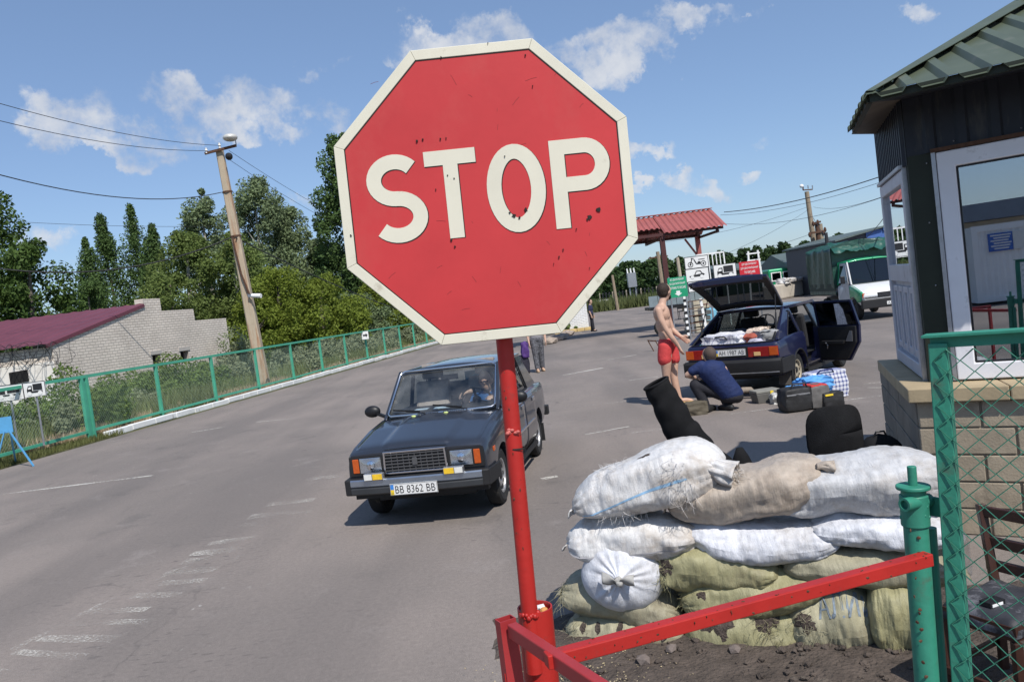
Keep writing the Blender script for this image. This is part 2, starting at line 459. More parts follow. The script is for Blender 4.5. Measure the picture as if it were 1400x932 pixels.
# ================================================================== GROUND
def ground_mats():
 # weathered asphalt
 m = bpy.data.materials.new('weathered_asphalt'); m.use_nodes = True
 N = m.node_tree; L = N.links; b = N.nodes['Principled BSDF']
 b.inputs['Roughness'].default_value = .86; b.inputs['Specular IOR Level'].default_value = .3
 tcn = N.nodes.new('ShaderNodeTexCoord')
 def nz(scale, det=6, rough=.6, vec=None):
  n = N.nodes.new('ShaderNodeTexNoise'); n.inputs['Scale'].default_value = scale; n.inputs['Detail'].default_value = det; n.inputs['Roughness'].default_value = rough
  L.new(vec or tcn.outputs['Object'], n.inputs['Vector']); return n.outputs['Fac']
 def mr(s, a, bb, c, d, smooth=False):
  r = N.nodes.new('ShaderNodeMapRange')
  if smooth: r.interpolation_type = 'SMOOTHSTEP'
  r.inputs['From Min'].default_value = a; r.inputs['From Max'].default_value = bb
  r.inputs['To Min'].default_value = c; r.inputs['To Max'].default_value = d
  L.new(s, r.inputs['Value']); return r.outputs[0]
 def mul(a, bb):
  x = N.nodes.new('ShaderNodeMath'); x.operation = 'MULTIPLY'
  for k, q in enumerate((a, bb)):
   if isinstance(q, (int, float)): x.inputs[k].default_value = q
   else: L.new(q, x.inputs[k])
  return x.outputs[0]
 def mixc(f, a, bb):
  x = N.nodes.new('ShaderNodeMix'); x.data_type = 'RGBA'
  L.new(f, x.inputs['Factor'])
  for k, q in (('A', a), ('B', bb)):
   if isinstance(q, tuple): x.inputs[k].default_value = (*q, 1)
   else: L.new(q, x.inputs[k])
  return x.outputs['Result']
 mp = N.nodes.new('ShaderNodeMapping'); mp.inputs['Rotation'].default_value = (0, 0, -.2); mp.inputs['Scale'].default_value = (1, .16, 1)
 L.new(tcn.outputs['Object'], mp.inputs['Vector'])
 tracks = mr(nz(.75, 4, .5, mp.outputs['Vector']), .38, .66, 0, 1, True)        # traffic-polished lanes
 patch = mr(nz(.22, 5, .55), .4, .6, 0, 1, True)
 grit = mr(nz(170, 3, .7), .3, .7, .62, 1.38)
 fine = mr(nz(28, 6, .75), .3, .7, .84, 1.16)
 c = mixc(patch, (.252, .215, .191), (.204, .177, .159))
 c = mixc(mul(tracks, .65), c, (.150, .133, .123))
 dust = mr(nz(1.1, 8, .72), .56, .72, 0, .55, True)
 c = mixc(dust, c, (.275, .244, .224))
 # dark flecks of torn surface, drawn out along the traffic
 mp2 = N.nodes.new('ShaderNodeMapping'); mp2.inputs['Rotation'].default_value = (0, 0, .9); mp2.inputs['Scale'].default_value = (2.2, 7, 1)
 L.new(tcn.outputs['Object'], mp2.inputs['Vector'])
 fl = mr(nz(3.2, 2, .4, mp2.outputs['Vector']), .635, .665, 0, 1)
 zone = mr(nz(.5, 5), .50, .66, 0, 1)
 c = mixc(mul(mul(fl, zone), .55), c, (.06, .055, .055))
 oil = mr(nz(.9, 7, .66), .57, .72, 0, 1, True)
 c = mixc(mul(oil, .42), c, (.095, .088, .083))
 # cracks
 vo = N.nodes.new('ShaderNodeTexVoronoi'); vo.feature = 'DISTANCE_TO_EDGE'; vo.inputs['Scale'].default_value = .33
 wv = N.nodes.new('ShaderNodeVectorMath'); wv.operation = 'ADD'
 nn = N.nodes.new('ShaderNodeTexNoise'); nn.inputs['Scale'].default_value = 1.6; nn.inputs['Detail'].default_value = 6
 L.new(tcn.outputs['Object'], nn.inputs['Vector']); L.new(tcn.outputs['Object'], wv.inputs[0]); L.new(nn.outputs['Color'], wv.inputs[1])
 L.new(wv.outputs[0], vo.inputs['Vector'])
 ck = mr(vo.outputs['Distance'], .0, .008, 1, 0)
 c = mixc(mul(mul(ck, mr(nz(.5, 3), .50, .62, 0, 1)), .4), c, (.07, .065, .062))
 # pale chips of old paint and grit
 ch = mr(nz(13, 3, .5), .66, .69, 0, 1)
 c = mixc(mul(mul(ch, mr(nz(.6, 4), .55, .68, 0, 1)), .6), c, (.42, .40, .37))
 x = N.nodes.new('ShaderNodeMix'); x.data_type = 'RGBA'; x.blend_type = 'MULTIPLY'; x.inputs['Factor'].default_value = 1
 L.new(c, x.inputs['A']); L.new(mul(grit, fine), x.inputs['B'])
 L.new(x.outputs['Result'], b.inputs['Base Color'])
 k = N.nodes.new('ShaderNodeBump'); k.inputs['Strength'].default_value = .55; k.inputs['Distance'].default_value = .006
 L.new(nz(120, 4, .7), k.inputs['Height']); L.new(k.outputs['Normal'], b.inputs['Normal'])
 return m
M_ASPH = ground_mats()
M_EARTH = mat('grassy_earth', (.085, .085, .035), .95, var=.35, vs=.8, dirt=((.20, .16, .10), .3, .6), bump=.3, bs=8)
M_DIRT = mat('dark_soil', (.088, .069, .057), .95, var=.4, vs=9, bump=.9, bs=45, bdist=.03, dirt=((.17, .145, .115), .12, 4))
def flat_sheet(name, poly, z, m, n=1):
 mb = MB(); mb.add([(x, y, z) for x, y in poly], [tuple(range(len(poly)))])
 return kind(mb.build(name, m))
# open ground out to the horizon
mb = MB(); mb.add([(-900, -200, -.03), (900, -200, -.03), (900, 1800, -.03), (-900, 1800, -.03)], [(0, 1, 2, 3)])
kind(mb.build('ground', M_EARTH))
# fence / kerb line on the left
FL0 = G(126, 600); FL1 = G(555, 480)
FDIR = (FL1 - FL0).normalized()
def fence_at(y):
 return FL0 + FDIR * ((y - FL0.y) / FDIR.y)
KO = Vector((.28, 0, 0))
pA = fence_at(-30); pB = fence_at(90)
flat_sheet('road', [(pA.x + .28, -30), (70, -30), (70, 84), (16, 82), (pB.x + .3, 84)], 0.0, M_ASPH)
# faded paint
def paint_mat(name, lo, hi, sc):
 m = bpy.data.materials.new(name); m.use_nodes = True
 N = m.node_tree; L = N.links; b = N.nodes['Principled BSDF']
 b.inputs['Base Color'].default_value = (.62, .59, .53, 1); b.inputs['Roughness'].default_value = .8
 t = N.nodes.new('ShaderNodeBsdfTransparent'); x = N.nodes.new('ShaderNodeMixShader')
 tcn = N.nodes.new('ShaderNodeTexCoord')
 n = N.nodes.new('ShaderNodeTexNoise'); n.inputs['Scale'].default_value = sc; n.inputs['Detail'].default_value = 8; n.inputs['Roughness'].default_value = .75
 L.new(tcn.outputs['Object'], n.inputs['Vector'])
 n2 = N.nodes.new('ShaderNodeTexNoise'); n2.inputs['Scale'].default_value = 1.7; n2.inputs['Detail'].default_value = 2
 L.new(tcn.outputs['Object'], n2.inputs['Vector'])
 ad = N.nodes.new('ShaderNodeMath'); ad.operation = 'MULTIPLY_ADD'; ad.inputs[1].default_value = .5
 L.new(n2.outputs['Fac'], ad.inputs[0]); L.new(n.outputs['Fac'], ad.inputs[2])
 r = N.nodes.new('ShaderNodeMapRange'); r.inputs['From Min'].default_value = lo; r.inputs['From Max'].default_value = hi
 r.inputs['To Max'].default_value = .8
 L.new(ad.outputs[0], r.inputs['Value'])
 L.new(r.outputs[0], x.inputs[0]); L.new(t.outputs[0], x.inputs[1]); L.new(b.outputs[0], x.inputs[2])
 L.new(x.outputs[0], N.nodes['Material Output'].inputs['Surface'])
 return m
M_OLDPAINT = paint_mat('worn_road_paint', .77, .92, 60)
M_LINE = paint_mat('faded_road_line', .66, .80, 26)
def stripe(p0, p1, w, m, z=.004):
 a, b = G(*p0), G(*p1)
 d = (b - a).normalized(); s = Vector((-d.y, d.x, 0)) * w / 2
 mb = MB(); n = 6
 top = []; bot = []
 for i in range(n + 1):
  p = a.lerp(b, i / n); k = 1 + random.uniform(-.2, .2)
  top.append((p.x + s.x * k, p.y + s.y * k, z)); bot.append((p.x - s.x * k, p.y - s.y * k, z))
 mb.grid([bot, top])
 return kind(mb.build('road_marking', m))
for p0, p1, w in [((-30, 917), (78, 922), .09), ((20, 891), (116, 898), .10), ((54, 873), (160, 873), .12), ((98, 851), (207, 850), .12),
    ((123, 836), (202, 833), .12), ((180, 815), (249, 812), .13), ((172, 800), (196, 791), .13), ((214, 798), (282, 793), .13), ((228, 782), (298, 778), .16),
    ((250, 768), (328, 762), .16), ((262, 757), (350, 749), .16), ((286, 743), (348, 735), .17), ((330, 718), (402, 712), .18),
    ((340, 707), (430, 697), .2), ((365, 690), (430, 683), .2), ((395, 675), (462, 667), .2), ((420, 655), (468, 650), .2),
    ((15, 889), (142, 824), .07), ((142, 824), (345, 735), .05)]:
 stripe(p0, p1, w, M_OLDPAINT)
for p0, p1, w in [((0, 676), (208, 650), .11), ((262, 591), (310, 583), .1), ((240, 530), (440, 497), .06), ((325, 505), (460, 480), .06), ((770, 513), (824, 503), .16),
    ((862, 592), (935, 583), .05), ((860, 583), (800, 594), .05), ((1180, 525), (1212, 522), .04), ((1186, 530), (1215, 530), .04), ((1150, 548), (1212, 540), .04),
    ((860, 520), (900, 515), .05), ((1000, 566), (1060, 558), .05), ((830, 492), (870, 485), .08), ((350, 577), (400, 572), .08), ((740, 655), (762, 651), .1), ((748, 560), (860, 548), .03)]:
 stripe(p0, p1, w, M_LINE)
# painted kerb along the fence: separate stones
KERB = mat('whitewashed_kerb', (.74, .74, .72), .75, var=.1, vs=2, bump=.3, bs=25, dirt=((.33, .30, .27), .22, 3.5))
kb = kind(MB().build('kerb', KERB)); ROOT[kb.name] = Vector()
yk = G(180, 592).y
k = 0
kmesh = None
while yk < 62:
 Lk = 1.0 if k % 3 else .97
 a = fence_at(yk) + KO * .75; b = fence_at(yk + Lk - .02) + KO * .75
 mb = MB()
 dz = random.uniform(-.012, .012)
 mb.bar((a.x, a.y, .045 + dz), (b.x, b.y, .045 + dz + random.uniform(-.01, .01)), .16, .15)
 mb.build('kerb_stone', KERB, kb, bevel=.015)
 yk += Lk; k += 1
# dirt patch round the sandbags
def dirt():
 P = []
 nx, ny = 110, 100
 for i in range(nx + 1):
  row = []
  for j in range(ny + 1):
   x = -1.0 + 4.6 * i / nx; y = 1.6 + 4.2 * j / ny
   # coverage of the loose soil
   ex = min((x + .34 + .25 * noise.noise(Vector((y * 1.3, 2, 0)))) / .5, 1.0)
   lim = 4.95 - .1 * x + .35 * noise.noise(Vector((x * 1.4, 0, 5)))
   ey = min((lim - y) / .5, 1.0)
   e = max(min(ex, ey), -1)
   h = .045 * e + .02 * noise.noise(Vector((x * 3, y * 3, 1))) + .016 * noise.noise(Vector((x * 9, y * 9, 3))) * max(e, 0) + .010 * noise.noise(Vector((x * 24, y * 24, 8))) * max(e, 0)
   if e < 0: h = min(h, -.004 + .02 * noise.noise(Vector((x * 7, y * 7, 4))) + .04 * e)
   if i in (0, nx) or j in (0, ny): h = -.05
   row.append((x, y, h))
  P.append(row)
 mb = MB(); mb.grid(P)
 return kind(mb.build('dirt', M_DIRT, smooth=180, recalc=False))
dirt()
def lump(mb, c, r, seed, n=8):
 vs = []
 bm = bmesh.new(); bmesh.ops.create_icosphere(bm, subdivisions=1, radius=1)
 rz = Matrix.Rotation(seed * 1.7, 3, 'Z')
 for v in bm.verts:
  q = v.co * (1 + .45 * noise.noise(v.co * 1.3 + Vector((seed * 3.1, seed, 0))))
  vs.append(Vector(c) + rz @ Vector((q.x * r[0], q.y * r[1], q.z * r[2])))
 fs = [tuple(v.index for v in f.verts) for f in bm.faces]
 bm.free()
 mb.add(vs, fs)
mb = MB()
rr = random.Random(3)
for i in range(900):
 x = rr.uniform(.05, 2.6); y = rr.uniform(2.6, 4.3)
 r = rr.choice([.006, .008, .012, .018]) * rr.uniform(.7, 1.4)
 lump(mb, (x, y, .045 + r * .3), (r * rr.uniform(.8, 1.5), r, r * .7), i)
kind(mb.build('clods', M_DIRT, recalc=False), 'stuff')
M_STONE = mat('grey_brown_stone', (.16, .13, .115), .9, var=.25, vs=20, bump=.5, bs=60)
for i, (px, py, r) in enumerate([(905, 873, .045), (882, 862, .035), (880, 905, .04), (918, 888, .03), (1005, 890, .03), (862, 868, .028)]):
 p = G(px, py, .05)
 mb = MB(); lump(mb, (0, 0, r * .4), (r * 1.2, r, r * .75), i + 40)
 o = tag(mb.build('stone', M_STONE, recalc=False), ['largest jagged stone on the soil before the bottom left sandbag', 'flat stone just left of the largest stone on the soil', 'pale stone on the soil nearest to the red rail joint', 'small stone right below the largest one on the soil', 'lone stone on the soil below the torn olive sandbag', 'smallest stone at the left end of the row on the soil'][i], 'stone', 'stones on the dark soil')
 o.location = p
mb = MB()
for i in range(2600):       # spilt chaff by the barrier foot
 x = rr.gauss(.08, .22); y = rr.gauss(3.55, .35)
 a = rr.uniform(0, 6.3); l = rr.uniform(.004, .012)
 z = .05 + rr.uniform(0, .008)
 mb.add([(x, y, z), (x + l * math.cos(a), y + l * math.sin(a), z + .002), (x + l * math.cos(a + 1), y + l * math.sin(a + 1), z + .004)], [(0, 1, 2)])
kind(mb.build('chaff', mat('straw_chaff', (.42, .34, .20), .9), recalc=False), 'stuff')
# ================================================================== DISTANT TREE LINE
def leaves(mb_v, centers, radii, count, size, rng, flat=1.0):
 """many leaf clump faces scattered through clumps -> (verts, faces)"""
 n = count
 idx = rng.integers(0, len(centers), n)
 c = centers[idx]; r = radii[idx][:, None]
 d = rng.normal(size=(n, 3)); d /= np.linalg.norm(d, axis=1)[:, None] + 1e-9
 rad = rng.uniform(.35, 1.0, (n, 1)) ** .6
 p = c + d * rad * r * np.array([1, 1, flat])
 s = size * rng.uniform(.6, 1.35, (n, 1))
 nrm = d * .7 + rng.normal(size=(n, 3)) * .8 + np.array([0, 0, .35])
 nrm /= np.linalg.norm(nrm, axis=1)[:, None] + 1e-9
 a = np.cross(nrm, rng.normal(size=(n, 3))); a /= np.linalg.norm(a, axis=1)[:, None] + 1e-9
 b = np.cross(nrm, a)
 return np.stack([p - a * s * .62, p - b * s * .36 + a * s * .05, p + a * s * .62, p + b * s * .36 + a * s * .05], 1)
def quads_obj(name, Q, m, parent=None, loc=None):
 n = len(Q)
 me = bpy.data.meshes.new(name)
 v = Q.reshape(-1, 3).astype(np.float32)
 if loc is not None: v = v - np.array(loc, np.float32)
 me.vertices.add(len(v)); me.vertices.foreach_set('co', v.ravel())
 me.loops.add(4 * n); me.loops.foreach_set('vertex_index', np.arange(4 * n, dtype=np.int32))
 me.polygons.add(n); me.polygons.foreach_set('loop_start', np.arange(0, 4 * n, 4, dtype=np.int32))
 me.polygons.foreach_set('loop_total', np.full(n, 4, np.int32))
 me.update(calc_edges=True); me.validate()
 me.materials.append(m)
 o = bpy.data.objects.new(name, me); COL.objects.link(o)
 if parent is not None:
  o.parent = parent; ROOT[o.name] = ROOT[parent.name]
 return o
BARK = mat('grey_bark', (.13, .11, .09), .9, var=.35, vs=6, bump=.5, bs=14)
BIRCHBARK = mat('pale_bark', (.40, .38, .33), .85, var=.3, vs=8)
LEAF = {
'deep': leaf_mat('deep_green_leaf', (.072, .118, .030), trans=.25),
'poplar': leaf_mat('poplar_leaf', (.085, .138, .044), trans=.25),
'silver': leaf_mat('silvery_leaf', (.170, .220, .110), trans=.25),
'yellow': leaf_mat('yellow_green_leaf', (.19, .24, .04), trans=.4),
'olive': leaf_mat('olive_leaf', (.150, .200, .058), trans=.35),
'bush': leaf_mat('bush_leaf', (.14, .20, .055), trans=.35, scale=1.2),
'grey': leaf_mat('grey_green_leaf', (.22, .25, .145), trans=.3, scale=1.2),
'far': leaf_mat('distant_leaf', (.050, .085, .030), trans=.2, scale=.05),
}
RNG = np.random.default_rng(11)
def tree(base, height, shape, n, size, leaf, label, name='tree', trunk_r=.25, bark=None, lean=(0, 0), group=None, clumps=60, clump_r=.9, limbs=7):
 """shape(t) -> crown radius at height fraction t; clumps spread through it"""
 base = Vector(base)
 t = thing(name, label, 'tree', base, 0, group)
 cs = []; rs = []
 for i in range(clumps):
  tt = RNG.uniform(0.04, 1.0)
  R = shape(tt)
  if R <= 0: continue
  ang = RNG.uniform(0, 6.283); rad = R * math.sqrt(RNG.uniform(0.05, 1.0))
  z = tt * height
  cs.append((rad * math.cos(ang) + lean[0] * tt, rad * math.sin(ang) + lean[1] * tt, z))
  rs.append(clump_r * (0.55 + .6 * RNG.random()) * min(1.0, .35 + R / 2.0))
 cs = np.array(cs); rs = np.array(rs)
 Q = leaves(None, cs, rs, int(n * 2.9), size * .58, RNG, 2.2 if leaf == 'poplar' and trunk_r == .25 else 1.0)
 quads_obj('crown', Q, LEAF[leaf], t)
 mb = MB()
 pts = [Vector((lean[0] * f, lean[1] * f, height * f)) + Vector((.15 * noise.noise(Vector((f * 3, base.x, 0))), 0, 0)) for f in (0, .15, .3, .5, .7, .9)]
 mb.tube(pts, [trunk_r * (1 - .9 * f) + .02 for f in (0, .15, .3, .5, .7, .95)], 8)
 mb.build('trunk', bark or BARK, t, smooth=60)
 for i in range(limbs):
  c = cs[int(RNG.integers(0, len(cs)))]
  f = max(.12, min(.8, c[2] / height - .15))
  a = Vector((lean[0] * f, lean[1] * f, height * f))
  b = Vector(c)
  mid = a.lerp(b, .5) + Vector((0, 0, .2))
  mb = MB(); r0 = trunk_r * .45 * (1 - f) + .02
  mb.tube([a, mid, b], [r0, r0 * .6, r0 * .25], 5)
  mb.build('limb', bark or BARK, t, smooth=60)
 return t
def lobes(*pts):
 def f(t):
  for (t0, r0), (t1, r1) in zip(pts, pts[1:]):
   if t <= t1:
    return r0 + (r1 - r0) * (t - t0) / max(t1 - t0, 1e-6)
  return 0
 return f
POP = lobes((0, .5), (.12, 1.7), (.35, 2.1), (.6, 1.5), (.85, .6), (1.0, .05))
ROUND = lobes((0, .4), (.15, 2.2), (.45, 3.2), (.7, 2.7), (.9, 1.5), (1.0, .4))
def place(px, py_top, Y):
 """ground position under a pixel at distance Y and the height of the pixel above ground"""
 p = A(px, py_top, Y)
 return (p.x, Y, 0), p.z
# ================================================================== WHITE BRICK SHED (left)
def hy(px): return 415 - .126 * (px - 700)
def brick_mat(name, c1, c2, mortar, bw, bh, rot=0.0):
 m = bpy.data.materials.new(name); m.use_nodes = True
 N = m.node_tree; L = N.links; b = N.nodes['Principled BSDF']; b.inputs['Roughness'].default_value = .85
 tcn = N.nodes.new('ShaderNodeTexCoord'); mp = N.nodes.new('ShaderNodeMapping')
 L.new(tcn.outputs['UV'], mp.inputs['Vector'])
 t = N.nodes.new('ShaderNodeTexBrick'); t.inputs['Scale'].default_value = 1
 t.inputs['Brick Width'].default_value = bw; t.inputs['Row Height'].default_value = bh; t.inputs['Mortar Size'].default_value = .011
 t.inputs['Mortar Smooth'].default_value = .2; t.inputs['Bias'].default_value = -.2
 t.inputs['Color1'].default_value = (*c1, 1); t.inputs['Color2'].default_value = (*c2, 1); t.inputs['Mortar'].default_value = (*mortar, 1)
 L.new(mp.outputs['Vector'], t.inputs['Vector'])
 n = N.nodes.new('ShaderNodeTexNoise'); n.inputs['Scale'].default_value = .8; n.inputs['Detail'].default_value = 7; n.inputs['Roughness'].default_value = .7
 L.new(tcn.outputs['Object'], n.inputs['Vector'])
 r = N.nodes.new('ShaderNodeMapRange'); r.inputs['From Min'].default_value = .3; r.inputs['From Max'].default_value = .7; r.inputs['To Min'].default_value = .82; r.inputs['To Max'].default_value = 1.1
 L.new(n.outputs['Fac'], r.inputs['Value'])
 x = N.nodes.new('ShaderNodeMix'); x.data_type = 'RGBA'; x.blend_type = 'MULTIPLY'; x.inputs['Factor'].default_value = 1
 L.new(t.outputs['Color'], x.inputs['A']); L.new(r.outputs[0], x.inputs['B'])
 L.new(x.outputs['Result'], b.inputs['Base Color'])
 k = N.nodes.new('ShaderNodeBump'); k.inputs['Strength'].default_value = .8; k.inputs['Distance'].default_value = .012; k.invert = True
 L.new(t.outputs['Fac'], k.inputs['Height']); L.new(k.outputs['Normal'], b.inputs['Normal'])
 return m
def uv_project(o, xdir, off=(0, 0, 0)):
 xdir = Vector(xdir).normalized()
 me = o.data; uv = me.uv_layers.new(name='uv')
 for lp in me.loops:
  c = me.vertices[lp.vertex_index].co
  uv.data[lp.index].uv = ((c - Vector(off)).dot(xdir), c.z)
SILICATE = brick_mat('white_silicate_brick', (.74, .66, .57), (.66, .585, .50), (.41, .36, .31), .26, .1)
PLASTER = mat('whitewashed_plaster', (.70, .67, .62), .85, var=.12, vs=1.2, dirt=((.40, .37, .33), .3, 1.2))
PURPLE = mat('maroon_metal_roof', (.140, .037, .053), .5, var=.12, vs=1.5, spec=.5)
DARKHOLE = mat('dark_interior', (.012, .012, .012), .9, var=0)
BC = Vector((-15.05, 26.3, 0)); BD = Vector((.22, .975, 0)).normalized()
shed = thing('brick_shed', 'long white brick shed with a maroon metal roof behind the green fence', 'shed', BC)
def on_gable(px):
 # distance along the gable wall that shows at column px
 a = A(px, hy(px), 10.0); k = a.x / a.y
 t = (k * BC.y - BC.x) / (BD.x - k * BD.y)
 return t
tr_ = on_gable(205); te = on_gable(313); t1 = on_gable(228); t2 = on_gable(271)
def gz(px, py):
 p = BC + BD * on_gable(px)
 return A(px, py, p.y).z
z_e = gz(86, 469); z_r = gz(203, 416); z_c = gz(214, 407); z_1 = gz(245, 423); z_2 = gz(290, 436)
frm = frame(BC, BD)        # x along wall, y up, normal towards +X
frm = Matrix.Translation(Vector()) @ frm
def wall_xy(px, py):
 return (on_gable(px), gz(px, py))
outl = [(0, 0), (te, 0), (te, z_2), (t2, z_2), (t2, z_1), (t1, z_1), (t1, z_c), (tr_, z_c), (tr_, z_r), (0, z_e)]
mb = MB(); mb.prism(outl, frm, -.38, 0)
wl = mb.build('gable_wall', SILICATE, shed, world=True)
uv_project(wl, BD)
cuts = []
for (xa, ya, xb, yb) in [(206.5, 485, 217.5, 500), (245, 480, 256, 494)]:
 a0 = on_gable(xa); b0 = on_gable(xb); za = gz((xa + xb) / 2, yb); zb = gz((xa + xb) / 2, ya)
 m2 = MB(); m2.prism([(a0, za), (b0, za), (b0, zb), (a0, zb)], frm, -.3, .2)
 c = m2.build('c', DARKHOLE); c.location = (0, 0, 0)
 c.data.transform(Matrix.Translation(-BC)); c.location = BC
 cuts.append(c)
 m3 = MB(); m3.prism([(a0, za), (b0, za), (b0, zb), (a0, zb)], frm, -.34, -.24); m3.build('window', DARKHOLE, shed, world=True)
 m4 = MB(); m4.prism([(a0 - .1, zb + .02), (b0 + .1, zb + .02), (b0 + .1, zb + .16), (a0 - .1, zb + .16)], frm, .001, .03); m4.build('lintel', mat('lintel_concrete', (.45, .42, .38), .85), shed, world=True)
cut(wl, cuts)
# front (street) wall, runs left out of the picture
SF = Vector((-1, -.05, 0)).normalized()
mb = MB(); fr2 = frame(BC + SF * 16, -SF)
mb.prism([(0, 0), (15.98, 0), (15.98, z_e - .55), (0, z_e - .6)], fr2, -.3, 0)
mb.build('front_wall', PLASTER, shed, world=True)
mb = MB(); mb.prism([(0, z_e - .6), (15.98, z_e - .55), (15.98, z_e - .06), (0, z_e - .12)], fr2, -.32, -.02)
o = mb.build('brick_band', SILICATE, shed, world=True); uv_project(o, SF)
wx = 16 - (A(62, 500, BC.y).x - BC.x) / SF.x
mb = MB(); mb.prism([(14.5, z_e - 1.15), (15.1, z_e - 1.1), (15.1, z_e - .72), (14.5, z_e - .75)], fr2, .002, .03); mb.build('window', DARKHOLE, shed, world=True)
# roof: one maroon slope with standing seams
e0 = BC + Vector((.03, 0, z_e + .02)) - BD * .3; r0 = BC + BD * (tr_ - .02) + Vector((.03, 0, z_r + .05))
nseam = 34
mb = MB()
P = []
for k in range(nseam * 3 + 1):
 s = SF * (k * 17.0 / (nseam * 3)); dz = .028 if k % 3 == 1 else 0
 P.append([e0 + s + Vector((0, 0, dz - .02 * k / 30)), r0 + s + Vector((0, 0, dz - .004 * k / 30))])
mb.grid(P); mb.build('roof', PURPLE, shed, world=True, recalc=False)
mb = MB(); mb.bar(e0 + SF * 0 + Vector((.0, 0, -.06)), r0 + Vector((0, 0, -.06)), .05, .12); mb.build('roof_edge', PURPLE, shed, world=True)
mb = MB(); pp = BC + BD * on_gable(256); pp.x -= 1.5
mb.cyl((pp.x, pp.y, 1), (pp.x - .1, pp.y, gz(256, 404)), .13, .1, 8); mb.build('vent_pipe', PLASTER, shed, world=True)
# razor wire over the front wall
mb = MB(); pts = []
pa = A(-60, 492, BC.y - .5); pb = A(84, 483, BC.y - .5)
for k in range(700):
 f = k / 699; a = f * 6.283 * 26
 c = pa.lerp(pb, f)
 r_ = .36 + .14 * noise.noise(Vector((a * .5, 0, 0)))
 pts.append(c + Vector((.5 * math.sin(a * .63 + 2 * noise.noise(Vector((a * .3, 3, 0)))), r_ * math.sin(a), r_ * math.cos(a) + .1 * noise.noise(Vector((a * .2, 7, 0))))))
mb.tube(pts, .008, 3)
tag(mb.build('razor_wire', M_WIRE), 'coil of razor wire strung along the shed front under the roof', 'razor wire')
# ================================================================== LEFT GREEN FENCE
M_STEELG = mat('dull_mesh_wire', (.22, .32, .26), .6, var=0)
fence = thing('chain_link_fence', 'long green chain link fence along the kerb on the far side of the road', 'fence', fence_at(FL0.y))
SP = 3.0; FT = 1.52
dgn = None
posts = [FL0 + FDIR * (SP * k) for k in range(-3, 20)]
mb = MB(); mb.box((0, 0, FT / 2), (.07, .07, FT)); pm = None
for k, p in enumerate(posts):
 mb = MB()
 if k == 3:
  for s in (-.09, .09): mb.bar(p + FDIR * s, p + FDIR * s + Vector((0, 0, FT)), .08, .08, up=FDIR)
  mb.bar(p + Vector((0, 0, 0)), p + Vector((0, 0, FT - .1)), .05, .05, up=FDIR)
 else:
  mb.bar(p, p + Vector((0, 0, FT)), .085, .075, up=FDIR)
 mb.build('fence_post', M_GREEN_FAR, fence, world=True)
up = Vector((0, 0, 1))
for k in range(len(posts) - 1):
 a, b = posts[k], posts[k + 1]
 j1, j2 = random.uniform(-.015, .015), random.uniform(-.015, .015)
 mb = MB(); mb.bar(a + up * (FT + .02 + j1 * 0), b + up * (FT + .02), .07, .07)
 mb.build('top_rail', M_GREEN_FAR, fence, world=True)
 mb = MB(); mb.bar(a + FDIR * .045 + up * (.2 + j1), b - FDIR * .045 + up * (.2 + j2), .06, .065)
 mb.build('bottom_rail', M_GREEN_FAR, fence, world=True)
 if k < 12:
  mb = MB(); st = .085 if k < 7 else .16
  h0, h1 = .22, FT - .02; Hh = h1 - h0
  off = FDIR.cross(up) * .0
  nd = int((SP + Hh) / st)
  for sgn in (0, 1):
   for q in range(nd):
    s0 = q * st - Hh
    sa, za, sb, zb = s0, 0.0, s0 + Hh, Hh
    if sa < 0: za -= sa; sa = 0
    if sb > SP: zb -= (sb - SP); sb = SP
    if zb <= za: continue
    if sgn: sa, sb = SP - sa, SP - sb
    p0 = a + FDIR * sa + up * (h0 + za); p1 = a + FDIR * sb + up * (h0 + zb)
    mb.tube([p0, p1], .0016, 3, caps=False)
  mb.build('mesh_panel', M_STEELG, fence, world=True, recalc=False)
